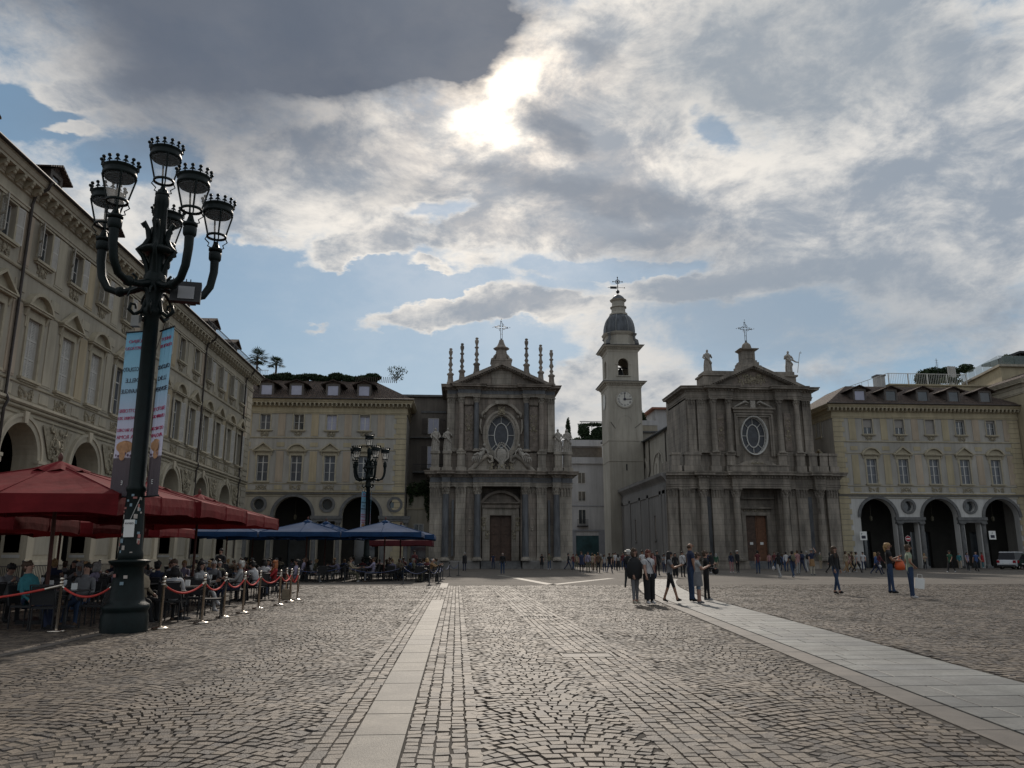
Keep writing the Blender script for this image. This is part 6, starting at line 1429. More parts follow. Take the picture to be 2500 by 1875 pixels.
def banner(x0, y0, x1, y1, label, mirror, folds, ph):
    """cloth from the pole (x0,y0) to its free edge (x1,y1), z 2.65..6.1"""
    W = math.hypot(x1-x0, y1-y0); t = thing('banner', label, 'banner', (x0, y0, 2.64), math.atan2(y1-y0, x1-x0), 'cloth banners on the near lamp')
    b = MB(); nx, nz = 28, 30; H = 3.46
    def wav(u, v): return folds*(math.sin(u*17+ph+v*1.2)*.6+math.sin(u*31+ph*2)*.3)*(.25+.75*(1-v)*.8)*(u > 0)*min(1, u*4)
    vs = []
    for j in range(nz+1):
        for i in range(nx+1): u, v = i/nx, j/nz; vs.append((u*W, wav(u, v)-.10*math.sin(math.pi*v)*folds*4, v*H-.04*math.sin(u*math.pi)*(v < .02)))
    fs = [(j*(nx+1)+i, j*(nx+1)+i+1, (j+1)*(nx+1)+i+1, (j+1)*(nx+1)+i) for j in range(nz) for i in range(nx)]
    b.add(vs, fs, 0, True); c = b.build('cloth', bmat_, t)
    b = MB(); b.tube([(-.1, 0, H+.01), (W+.02, 0, H+.01)], .02, 6); b.tube([(-.1, 0, -.02), (W+.02, 0, -.02)], .02, 6); b.build('rod', blackm, t)
    sx = 1; sd_ = -1 if mirror else 1
    lines = [('TORINO', .10, 3.22, redink), ('CHE SPETTACOLO', .095, 3.07, redink), ('CIOCCOLATO', .13, 2.60, ink), ('DELLE', .13, 2.36, ink), ('MERAVIGLIE', .13, 2.13, ink), ('27 OTTOBRE', .11, 1.72, redink), ('5 NOVEMBRE 2023', .095, 1.57, redink), ('PIAZZA SAN CARLO', .095, 1.32, redink), ('VIA ROMA', .11, 1.17, redink), ('E', .13, .22, paper)]
    for s_, sz, z, mm in lines:
        me = text_mesh(s_, sz, mm, extrude=.004); w = max((v.co.x for v in me.vertices), default=.1)*2
        k = min(1, W*.94/w)
        for v in me.vertices:
            xx = W*.5+sx*v.co.x*k; zz = z+v.co.y; u = xx/W; v.co = (xx, wav(u, zz/H)-.10*math.sin(math.pi*zz/H)*folds*4-sd_*(.014+v.co.z), zz)
        me.update(); part(me, 'lettering', parent=t)
    b = MB(); r_ = random.Random(3)
    def flat(cx, cz, rx, rz, m, n=14): b.add([(cx+rx*math.cos(2*math.pi*k/n), wav((cx+rx*math.cos(2*math.pi*k/n))/W, .2)-sd_*.03-.10*folds*2.6, cz+rz*math.sin(2*math.pi*k/n)) for k in range(n)], [tuple(range(n))], m)
    flat(W*.52, 1.0, W*.36, .13, 0); flat(W*.56, .95, W*.20, .16, 0); flat(W*.6, .82, W*.13, .1, 0)
    for k in range(8): flat(W*(.15+.1*k), .84+.03*math.sin(k*5), .022, .03, 1, 8)
    b.build('printed_wafer', [waf, choc], t); return t
banner(-6.56, 16.44, -7.10, 16.62, 'left cloth banner on the near lamp with mirrored CIOCCOLATO lettering', True, .018, .4)
banner(-6.28, 16.40, -5.93, 16.08, 'right folded cloth banner on the near lamp with a CIOCCOLATO print', False, .035, 1.7)
banner(-6.76, 59.1, -7.02, 58.45, 'left pink and blue banner on the far lamp behind the blue parasols', True, .02, 0); banner(-6.4, 59, -6.32, 58.45, 'narrow right banner on the far lamp behind the blue parasols', False, .02, 1)

# ================================================================== PARASOLS
def canopy_mesh(h, zb, zt_, zv, m, scal=.05, seed=0):
    """square pyramid canopy, half side h, valance bottom zb, eave zv, apex zt"""
    r = random.Random(seed); b = MB(); n = 8; N = 3; rings = []
    def edge(k):         # k in 0..32 round the square
        k = k % 32; s, t = divmod(k, 8); t = t/8*2-1
        return [(t, -1), (1, t), (-t, 1), (-1, -t)][s]
    K = 32
    for j in range(N+1):
        f = j/N; ring = []
        for k in range(K):
            ex, ey = edge(k); s = 1-f
            m8 = (k % 4)/4; sag = math.sin(math.pi*m8)*.06*s*h/2.2*(f > .01)
            ring.append((ex*h*s, ey*h*s, zv+(zt_-zv)*(f**.97)-sag))
        rings.append(ring)
    val = [(x*1.004, y*1.004, zb+scal*abs(math.sin(math.pi*(k % 4)/4))*.6+r.uniform(-.012, .012)-(.03 if k % 8 == 0 else 0)) for k, (x, y, z) in enumerate(rings[0])]
    mid = [(x*1.006, y*1.006, (z+v[2])/2) for (x, y, z), v in zip(rings[0], val)]
    R_ = [val, mid]+rings; vs = [p for q in R_ for p in q]
    fs = [(j*K+k, j*K+(k+1) % K, (j+1)*K+(k+1) % K, (j+1)*K+k) for j in range(len(R_)-2) for k in range(K)]
    top = len(vs); vs.append((0, 0, zt_)); j = len(R_)-2
    fs += [(j*K+k, j*K+(k+1) % K, top) for k in range(K)]
    b.add(vs, fs, 0, False); return b.mesh('canopy', m)
def umbrella(x, y, h, label, m, zb, zv, zt_, group, pole=polewood, rot=0, seed=0):
    t = thing('parasol', label, 'parasol', (x, y, 0), rot, group)
    part(canopy_mesh(h, zb, zt_, zv, m, seed=seed), 'canopy', parent=t)
    b = MB(); K = 24; r = random.Random(seed); rv = .62 if m is redcan else .3; am = .035 if m is redcan else .008; vs = [(rv*math.cos(2*math.pi*k/K)*r.uniform(.92, 1.08), rv*math.sin(2*math.pi*k/K), zt_-(zt_-zv)*rv/h+.035+am*((k % 3)-1)) for k in range(K)]+[(.2*math.cos(2*math.pi*k/K), .2*math.sin(2*math.pi*k/K), zt_+.02) for k in range(K)]+[(0, 0, zt_+.10)]
    b.add(vs, [(k, (k+1) % K, K+(k+1) % K, K+k) for k in range(K)]+[(K+k, K+(k+1) % K, 2*K) for k in range(K)]); b.build('vent_cap', m, t)
    b = MB(); b.lathe(0, 0, [(.04, zt_+.1), (.06, zt_+.16), (.05, zt_+.22), (.01, zt_+.28)], 8); b.build('finial', pole, t)
    b = MB()
    for k in range(8):
        a = k*math.pi/4; q = math.sqrt(2) if k % 2 else 1; ex, ey = math.cos(a)*h*q, math.sin(a)*h*q
        b.tube([(ex*.12, ey*.12, zt_-(zt_-zv)*.12+.012), (ex*.5, ey*.5, (zt_+zv)/2+.012), (ex*1.003, ey*1.003, zv+.008), (ex*1.008, ey*1.008, zb+.02)], .009, 4)
    b.build('seam', m, t)
    b = MB(); b.tube([(0, 0, .1), (0, 0, zt_+.1)], .045, 8); b.build('pole', pole, t)
    b = MB(); b.box(-.4, .4, -.4, .4, 0, .09); b.lathe(0, 0, [(.1, .09), (.08, .35), (.06, .4)], 10); b.build('base', blackm, t)
    for k in range(8):
        a = math.pi*k/4; s = math.sqrt(2) if k % 2 else 1; e = (math.cos(a)*h*s*.98, math.sin(a)*h*s*.98)
        b = MB(); b.tube([(0, 0, zt_-.08), (e[0], e[1], zv-.06)], .018, 4); b.tube([(0, 0, zt_-.75), (e[0]*.5, e[1]*.5, (zt_+zv)/2-.1)], .015, 4); b.build('rib', pole, t)
    return t
reds = 'red parasols over the cafe terrace'
um = umbrella(-9.15, 18.8, 2.34, 'nearest red parasol with its lit right corner behind the near lamp', redcan, 2.36, 2.76, 3.50, reds, seed=1); um.rotation_euler.x = .035
umbrella(-9.12, 23.85, 2.32, 'second red parasol in the row behind the near lamp', redcan, 2.46, 2.85, 3.5, reds, seed=2)
umbrella(-9.12, 28.6, 2.30, 'third red parasol in the row, apex left of the palace corner', redcan, 2.42, 2.80, 3.5, reds, seed=3)
umbrella(-13.7, 23.4, 2.1, 'red parasol of the back row seen at the left edge', redcan, 2.12, 2.5, 3.3, reds, rot=.06, seed=5)
umbrella(-13.7, 28.6, 2.1, 'middle red parasol of the back row by the arcade', redcan, 2.15, 2.5, 3.3, reds, rot=-.04, seed=6)
umbrella(-13.6, 33.8, 2.1, 'far red parasol of the back row by the arcade', redcan, 2.2, 2.55, 3.3, reds, seed=7)
blues = 'blue parasols over the cafe terrace'
umbrella(-13.7, 48.7, 2.28, 'left blue parasol of the front row, under the red edge', bluecan, 2.52, 2.80, 3.45, blues, seed=8)
umbrella(-9.0, 48.7, 2.28, 'middle blue parasol of the front row', bluecan, 2.52, 2.80, 3.5, blues, seed=9)
umbrella(-4.35, 48.7, 2.28, 'right blue parasol of the front row, nearest the left church', bluecan, 2.52, 2.80, 3.5, blues, seed=10)
umbrella(-13.4, 53.6, 2.28, 'left blue parasol of the back row', bluecan, 2.5, 2.78, 3.45, blues, seed=11)
umbrella(-8.7, 53.6, 2.28, 'middle blue parasol of the back row', bluecan, 2.5, 2.80, 3.62, blues, seed=12)
umbrella(-3.75, 53.6, 2.28, 'right blue parasol of the back row with a bright lit corner', bluecan, 2.5, 2.78, 3.4, blues, seed=13)
umbrella(-4.4, 63.5, 2.5, 'maroon parasol far behind the blue ones', darkred, 2.2, 2.6, 3.2, 'maroon parasols behind the blue ones', seed=14)

# ================================================================== BARRIERS
def stanchion_parts():
    p = MB(); p.lathe(0, 0, [(.028, .03), (.028, .9), (.036, .905), (.036, .95), (.028, .955), (.02, .97)], 12)
    q = MB(); q.lathe(0, 0, [(.165, 0), (.17, .015), (.165, .03), (.06, .045), (.03, .06)], 20)
    s = MB(); s.ball((0, 0, 1.0), .042, n=12); s.lathe(0, 0, [(.045, .86), (.05, .875), (.045, .89)], 12)
    return p.mesh('post', steel), q.mesh('base', steel), s.mesh('ball_top', steel)
SP, SB_, ST_ = stanchion_parts()
def stan(x, y, label):
    t = thing('stanchion', label, 'stanchion', (x, y, .003), 0, 'steel stanchions along the red terrace'); part(SP, 'post', parent=t); part(SB_, 'base', parent=t); part(ST_, 'ball_top', parent=t); return t
spos = [(-7.77, 16.5), (-5.96, 16.95), (-5.56, 18.3), (-5.55, 19.9), (-5.5, 21.45), (-5.5, 23.1), (-5.28, 24.7), (-5.33, 26.5), (-5.28, 27.4), (-5.85, 28.3)]
sl = ['steel stanchion left of the near lamp base', 'steel stanchion just right of the near lamp base', 'third steel stanchion from the left, second right of the lamp', 'steel stanchion in front of the seated woman with the dark hair', 'steel stanchion left of the white-haired guest', 'steel stanchion right of the white-haired guest', 'steel stanchion beside the paper bag under the chair', 'steel stanchion third from the right end of the row', 'rightmost steel stanchion where the row ends', 'steel stanchion turned in at the far end of the row']
for (x, y), l in zip(spos, sl): stan(x, y, l)
def rope(p, q, sag, m, r, label, grp, zt_=.88):
    t = thing('rope', label, 'rope', (p[0], p[1], 0), 0, grp); P = [(p[0]+(q[0]-p[0])*k/16-p[0], p[1]+(q[1]-p[1])*k/16-p[1], zt_-sag*4*(k/16)*(1-k/16)) for k in range(17)]
    b = MB(); b.tube(P[1:-1], r, 8); b.build('cord', m, t); b = MB()
    for a, c in ((0, 1), (15, 16)): b.tube([P[a], P[c]], r*1.25, 8)
    b.build('hook', steel if m is redrope else blackm, t); return t
names = ['red velvet rope from the left stanchion to the near lamp side', 'red rope with the deepest sag, right of the near lamp', 'second red rope right of the near lamp', 'red rope before the white-haired guest', 'red rope below the woman in red', 'red rope near the paper bag', 'short red rope at the far end', 'very short red rope at the last posts', 'red rope turning back at the end of the terrace']
for i in range(1, len(spos)-1): rope(spos[i], spos[i+1], .20 if i < 7 else .28, redrope, .021, names[i], 'red ropes along the terrace')
rope((-12.2, 15.6), spos[0], .30, redrope, .022, 'red rope leaving the picture on the left', 'red ropes along the terrace'); rope(spos[0], (-6.75, 16.45), .22, redrope, .022, names[0], 'red ropes along the terrace')
bp = [(-9.6, 45.6), (-6.2, 45.4), (-2.75, 42.2), (-1.35, 40.5), (-.95, 42.8), (-.9, 46.5), (-.85, 50.5), (-.5, 58), (.15, 60)]
bl = ['black post of the blue rope under the middle blue parasol', 'black post under the right blue parasol', 'black post standing in the light before the blue terrace', 'black post at the corner of the blue terrace', 'black post just behind the corner post', 'black post along the side of the blue terrace', 'black post farther along the side of the blue terrace', 'black post near the left church', 'rightmost black post near the left church']
p_ = MB(); p_.lathe(0, 0, [(.16, 0), (.16, .02), (.03, .05), (.025, .95), (.04, .98), (.01, 1.02)], 10); PM = p_.mesh('barrier_post', blackm)
for (x, y), l in zip(bp, bl): tag(part(PM, 'barrier_post', loc=(x, y, .005)), l, 'barrier post', 'black posts round the blue terrace')
for i in range(len(bp)-1): rope(bp[i], bp[i+1], .3, bluerope, .018, 'blue rope between ' + ['the two posts under the parasols', 'the parasol post and the sunlit post', 'the sunlit post and the corner post', 'the corner post and the one behind', 'the side posts nearest the corner', 'the middle side posts', 'the side post and the church end', 'the last two posts by the church'][i], 'blue ropes round the blue terrace', .86)

# ================================================================== TABLES AND CHAIRS
def chair_parts():
    se = MB(); se.box(-.23, .23, -.23, .23, .42, .46)
    ba = MB()
    for k in range(9): ba.add([(-.22+.44*k/9, .22+.05, .5), (-.22+.44*(k+1)/9, .27, .5), (-.22+.44*(k+1)/9, .33, .86), (-.22+.44*k/9, .33, .86)], [(0, 1, 2, 3)])
    ba.tube([(-.24, .25, .46), (-.24, .34, .88), (.24, .34, .88), (.24, .25, .46)], .018, 5)
    lg = MB(); lg.tube([(0, 0, 0), (0, 0, .44)], .016, 5)
    ar = MB(); ar.tube([(0, -.2, .44), (0, -.22, .65), (0, .26, .68)], .016, 5)
    return se.mesh('seat', rattan), ba.mesh('backrest', rattan), lg.mesh('leg', rattan), ar.mesh('armrest', rattan)
CSE, CBA, CLG, CAR = chair_parts()
def one_chair():
    b = MB(); 
    for me, offs in ((CSE, [(0, 0)]), (CBA, [(0, 0)]), (CLG, [(-.21, -.21), (.21, -.21), (-.21, .23), (.21, .23)]), (CAR, [(-.23, 0), (.23, 0)])):
        for ox, oy in offs: b.add([(v.co.x+ox, v.co.y+oy, v.co.z) for v in me.vertices], [tuple(p.vertices) for p in me.polygons])
    return b.mesh('cafe_chair', rattan)
CH1 = one_chair()
chR = thing('cafe_chair', '', 'chair'); part(CSE, 'seat', parent=chR); part(CBA, 'backrest', parent=chR)
for ox, oy in ((-.21, -.21), (.21, -.21), (-.21, .23), (.21, .23)): part(CLG, 'leg', parent=chR, loc=(ox, oy, 0))
for ox in (-.23, .23): part(CAR, 'armrest', parent=chR, loc=(ox, 0, 0))
first_chair = [True]
def chair(x, y, rz, near, label, grp):
    """chair facing local -y"""
    if near:
        c = chR if first_chair[0] else clone(chR); first_chair[0] = False
    else: c = part(CH1, 'cafe_chair')
    c.location = (x, y, .004); c.rotation_euler = (0, 0, rz); tag(c, label, 'chair', grp); return c
tt = MB(); tt.box(-.36, .36, -.36, .36, .72, .75); TTM = tt.mesh('tabletop', tabletop); tl = MB(); tl.lathe(0, 0, [(.24, 0), (.23, .03), (.035, .06), (.03, .7), (.12, .72)], 10); TLM = tl.mesh('pedestal', blackm)
gm = MB(); gm.lathe(0, 0, [(.03, 0), (.006, .01), (.006, .07), (.035, .11), (.04, .17), (.03, .2)], 10, cap=False); GLASSM = gm.mesh('wine_glass', mat('drinking_glass', (.7, .72, .75), .05, .02, 2, alpha=.45, spec=1.0))
hm = MB(); hm.box(-.05, .05, -.03, .03, 0, .13); NAPM = hm.mesh('napkin_holder', paper)
def table(x, y, label, grp, near=True, items=()):
    t = thing('cafe_table', label, 'table', (x, y, .004), 0, grp); part(TTM, 'tabletop', parent=t); part(TLM, 'pedestal', parent=t)
    for k, (me, dx_, dy_) in enumerate(items): o = part(me, me.name, loc=(x+dx_, y+dy_, .756)); tag(o, ('glass' if me is GLASSM else 'white napkin holder')+' standing on '+label, 'glass' if me is GLASSM else 'napkin holder', 'things on the cafe tables')
    return t

# ================================================================== SIGNS, CARS
def sign(x, y, z, label, what):
    t = thing('sign', label, 'sign', (x, y, z)); b = MB()
    if what == 'no':
        b.arch(0, 0, .001, .32, -.03, 0, 0, 2*math.pi, 28); b.build('disc', mat('sign_red', (.30, .02, .03), .5, .05, 3), t); b = MB(); b.box(-.24, .24, -.045, -.031, -.06, .06); b.build('bar', paper, t); b = MB(); b.arch(0, 0, .32, .34, -.03, 0, 0, 2*math.pi, 28); b.build('rim', paper, t); b = MB(); b.tube([(0, .05, -2.4), (0, .05, .4)], .035, 6); b.build('post', steel, t)
    else:
        b.box(-.42, .42, -.03, 0, -.5, .5); b.build('board', paper, t); b = MB(); b.box(-.25, .25, -.04, -.031, -.32, .02); b.arch(.0, -.1, .05, .12, -.05, -.041, 0, 2*math.pi, 12); b.build('pictogram', ink, t); part(text_mesh('P', .3, ink), 'lettering', parent=t, loc=(-.2 if what == 'p' else 0, -.04, .12)).rotation_euler = (R(90), 0, 0)
sign(48.2*.99, 90.7, 3.75, 'white square notice on the first arcade pillar beside the right church', 'p')
sign(63.6, 90.7, 3.85, 'white square notice on the arcade pillar left of the parked cars', 'q')
sign(52.6, 89.8, 3.4, 'round no entry sign before the second pillar of the right arcade', 'no')
def wheel(parent, x, y, r=.38):
    b = MB(); n = 20
    vs = []; fs = []
    for k in range(n):
        a = 2*math.pi*k/n; c, s = math.cos(a), math.sin(a); vs += [(x, y+c*r, r+s*r), (x+.22, y+c*r, r+s*r), (x, y+c*r*.62, r+s*r*.62), (x+.22, y+c*r*.62, r+s*r*.62)]
    for k in range(n): a, b2 = 4*k, 4*((k+1) % n); fs += [(a, b2, b2+1, a+1), (a, a+2, b2+2, b2), (a+1, b2+1, b2+3, a+3)]
    b.add(vs, fs); o = b.build('wheel', mat('tyre_rubber', (.02, .02, .02), .8, .1, 5), parent)
    b = MB(); b.add([(x+.04, y+math.cos(2*math.pi*k/n)*r*.62, r+math.sin(2*math.pi*k/n)*r*.62) for k in range(n)]+[(x+.18, y+math.cos(2*math.pi*k/n)*r*.62, r+math.sin(2*math.pi*k/n)*r*.62) for k in range(n)], [tuple(range(n)), tuple(range(2*n-1, n-1, -1))]); b.build('rim', steel, o)
def car(x, y, rz, paint, label, L=4.7, Wd=1.9, H=1.75, suv=True):
    """tail towards local -y"""
    t = thing('parked_car', label, 'car', (x, y, 0), rz, 'cars parked before the right arcade'); hwid = Wd/2
    prof = [(-L/2, .42), (-L/2-.05, .6), (-L/2, .98), (-L/2+.08, 1.02), (L/2-1.25, 1.06), (L/2-.2, .92), (L/2, .7), (L/2, .35), (L/2-.45, .30)]
    def arc_(cy): return [(cy+.47*math.cos(t_), .36+.47*math.sin(t_)) for t_ in [0.05+k*(math.pi-.1)/8 for k in range(9)]]
    low = [(L/2-.45, .30)]+arc_(L/2-.9)+arc_(-L/2+.85)+[(-L/2+.3, .30)]
    pts = prof[:-1]+low
    b = MB(); n = len(pts); vs = []
    for s, ins in ((-1, .05), (-1, 0), (1, 0), (1, .05)):
        xx = s*(hwid-ins)
        for (yy_, zz) in pts: vs.append((xx, yy_, zz))
    fs = [(j*n+i, (j+1)*n+i, (j+1)*n+(i+1) % n, j*n+(i+1) % n) for j in range(3) for i in range(n)]; fs += [tuple(range(n)), tuple(range(4*n-1, 3*n-1, -1))]
    b.add(vs, fs); b.build('body', paint, t)
    c = [(-L/2+.12, 1.0), (-L/2+.35, H-.08), (-L/2+.6, H), (L/2-2.1, H-.03), (L/2-1.35, 1.05)]
    b = MB(); b.add([(s*(hwid-.06-(.14 if zz > 1.2 else 0)), yy_, zz) for s in (-1, 1) for yy_, zz in c], [(0, 1, 2, 3, 4), (9, 8, 7, 6, 5), (0, 5, 6, 1), (3, 8, 9, 4)]); b.build('windows', mat('tinted_glass', (.02, .02, .025), .35, .1, 2, spec=.25), t)
    b = MB(); b.add([(s*(hwid-.16), yy_, zz+dz_) for dz_ in (-.02, .05) for s in (-1, 1) for yy_, zz in ((-L/2+.38, H-.04), (-L/2+.62, H), (L/2-2.1, H-.03))], [(0, 1, 4, 3), (1, 2, 5, 4), (6, 9, 10, 7), (7, 10, 11, 8), (0, 6, 7, 1), (1, 7, 8, 2), (3, 4, 10, 9), (4, 5, 11, 10), (0, 3, 9, 6), (2, 8, 11, 5)]); b.build('roof', paint, t)
    for s in (-1, 1):
        b = MB(); b.box(s*(hwid-.14)-.13, s*(hwid-.14)+.13, -L/2-.07, -L/2+.1, .70, .98); b.build('tail_light', mat('tail_lamp_red', (.28, .01, .02), .25, .1, 3), t)
        b = MB(); b.box(s*(hwid-.2)-.16, s*(hwid-.2)+.16, L/2-.1, L/2+.03, .62, .76); b.build('headlight', steel, t); b = MB(); b.box(s*(hwid+.08)-.09, s*(hwid+.08)+.09, L/2-1.75, L/2-1.6, 1.02, 1.2); b.build('mirror', blackm, t)
    b = MB(); b.box(-.26, .26, -L/2-.075, -L/2-.05, .55, .66); b.build('number_plate', paper, t); b = MB(); b.box(-hwid+.08, hwid-.08, -L/2-.09, -L/2+.1, .33, .48); b.build('bumper', blackm, t)
    for s, x_ in ((-1, -hwid-.01), (1, hwid-.21)):
        for yy_ in (-L/2+.85, L/2-.9): wheel(t, x_, yy_)
    return t
whp = mat('white_car_paint', (.62, .63, .66), .25, .04, 2, spec=.7); gnp = mat('dark_green_car_paint', (.02, .05, .04), .25, .1, 2, spec=.7); rdp = mat('red_car_paint', (.14, .012, .015), .25, .08, 2, spec=.7)
car(61.9, 85.0, R(-58), whp, 'white parked off-road car with its tail to the camera near the right edge', L=4.6, H=1.85)
car(62.3, 81.3, R(-90), gnp, 'dark green parked car cut by the right edge of the photo', L=4.3, H=1.6)

# hanging lanterns inside the arcades
hl = MB(); hl.tube([(0, 0, .55), (0, 0, 2.2)], .015, 4); hl.lathe(0, 0, [(.06, 0), (.16, .08), (.20, .45), (.10, .55), (.03, .62)], 6, smooth=False); HL = hl.mesh('hanging_lantern', mat('old_brass_lantern', (.10, .09, .06), .4, .2, 4))
for i, x in enumerate((50.2, 57.95, 65.7)): tag(part(HL, 'hanging_lantern', loc=(x, 93.2, 5.6)), 'small lantern hanging in the %s arch of the right arcade' % ['first', 'middle', 'last'][i], 'lantern', 'lanterns hanging in the arcades')
for i, x in enumerate((-19.0, -11.2)): tag(part(HL, 'hanging_lantern', loc=(x, 94.6, 5.6)), 'small lantern hanging in the %s arch behind the blue parasols' % ['left', 'right'][i], 'lantern', 'lanterns hanging in the arcades')
# ================================================================== PEOPLE
def rotx(v, a): return Vector((v.x, v.y*math.cos(a)-v.z*math.sin(a), v.y*math.sin(a)+v.z*math.cos(a)))
def down(fwd_deg, out=0.0):
    a = R(fwd_deg); o = R(out); return Vector((math.sin(o), -math.sin(a)*math.cos(o), -math.cos(a)*math.cos(o)))
POSES = {
 'stand': dict(), 'stand2': dict(hip=(4, -3), knee=(2, 0), sh=(8, -6), el=(15, 10), out=5, spread=.02),
 'walk': dict(hip=(24, -20), knee=(6, 22), sh=(-22, 24), el=(12, 25)), 'walk2': dict(hip=(-18, 20), knee=(26, 4), sh=(20, -16), el=(25, 12)),
 'cross': dict(hip=(10, -6), knee=(0, 6), sh=(6, 2), el=(12, 8), spread=-.075),
 'phone': dict(hip=(2, 0), sh=(28, 24), el=(88, 92), inn=22, look=14), 'camera': dict(sh=(62, 66), el=(98, 96), inn=22, walk=0),
 'apart': dict(hip=(18, -12), knee=(4, 8), sh=(26, 30), el=(85, 78), inn=20, look=10, spread=.02),
 'hips': dict(sh=(-12, -10), el=(62, 60), out=26, inn=30), 'arm_up': dict(sh=(-2, 120), el=(12, 100), inn=8),
 'hold': dict(sh=(12, 22), el=(75, 95), inn=28, hip=(3, -3)),
 'sit': dict(hip=(86, 88), knee=(84, 88), sh=(38, 42), el=(52, 50), seat=1), 'sit_back': dict(hip=(84, 86), knee=(70, 86), sh=(12, 8), el=(40, 55), lean=-10, seat=1),
 'sit_lean': dict(hip=(88, 86), knee=(96, 84), sh=(55, 62), el=(60, 48), lean=16, seat=1, look=8), 'sit_cross': dict(hip=(98, 86), knee=(60, 86), sh=(20, 30), el=(60, 70), lean=-4, seat=1, crossl=1),
}
def skeleton(P):
    g = lambda k, d: P.get(k, d)
    lean = R(g('lean', 0)); J = {}; pel = Vector((0, 0, .96)); J['pel'] = pel
    def up(dz, dy=0): return pel+rotx(Vector((0, dy, dz)), lean)
    J['waist'] = up(.14); J['chest'] = up(.34, .0); J['neck'] = up(.52, .01); J['neck2'] = up(.585, .0); lk = R(g('look', 0))
    hb = J['neck2']; J['head'] = hb+rotx(Vector((0, -.015, .085)), lean+lk); J['top'] = hb+rotx(Vector((0, -.005, .17)), lean+lk)
    for i, s in ((0, -1), (1, 1)):
        sp = g('spread', 0)
        h = pel+Vector((s*.095, 0, -.04)); J['hip%d' % i] = h; th = g('hip', (0, 0))[i]; kn = g('knee', (0, 0))[i]
        o = s*(math.degrees(sp/.8)+1) - (s*14 if g('crossl', 0) and i == 0 else 0)
        k = h+down(th, o)*.43; J['knee%d' % i] = k; a = k+down(th-kn, s*1 if sp >= 0 else s*-3)*.42; J['ank%d' % i] = a
        fa = 0 if g('seat', 0) else max(-20, min(20, (th-kn)*.8)); ft = down(90+fa*0+ (fa if fa > 0 else fa*1.2))
        J['toe%d' % i] = a+Vector((s*.02, ft.y*.15, ft.z*.15-.035)); J['heel%d' % i] = a+Vector((0, .035, -.05))
        sh = J['chest']+rotx(Vector((s*.175, .0, .125)), lean); J['sh%d' % i] = sh; sa = g('sh', (3, 3))[i]; ea = g('el', (8, 8))[i]; ou = g('out', 6)
        e = sh+down(sa+math.degrees(-lean)*0, s*ou)*.29; J['el%d' % i] = e; w = e+down(sa+ea, -s*g('inn', 2) if (ea > 40) else s*2)*.25; J['wr%d' % i] = w
        d = (w-e).normalized(); J['hand%d' % i] = w+d*.09
    if g('seat', 0): off = Vector((0, 0, .50-.96+.03))
    else: off = Vector((0, 0, -min(J['toe0'].z, J['toe1'].z, J['heel0'].z, J['heel1'].z)+.028))
    for k in J: J[k] = J[k]+off
    return J
BONES = [('pel','waist',1,.145,.10,.125,.092),('waist','chest',1,.125,.092,.155,.105),('chest','neck',1,.155,.105,.07,.06),('neck','neck2',0,.058,.055,.052,.052),('neck2','head',0,.052,.052,.083,.098),('head','top',0,.083,.098,.06,.07)]
for i in (0, 1): BONES += [('pel','hip%d'%i,5,.13,.1,.088,.092),('hip%d'%i,'knee%d'%i,5,.088,.092,.056,.06),('knee%d'%i,'ank%d'%i,6,.056,.06,.038,.042),('ank%d'%i,'toe%d'%i,7,.038,.042,.038,.03),('ank%d'%i,'heel%d'%i,7,.038,.042,.034,.03),
  ('chest','sh%d'%i,1,.12,.1,.062,.062),('sh%d'%i,'el%d'%i,2,.058,.06,.042,.044),('el%d'%i,'wr%d'%i,3,.042,.044,.028,.03),('wr%d'%i,'hand%d'%i,4,.028,.03,.034,.022)]
BODY = {}
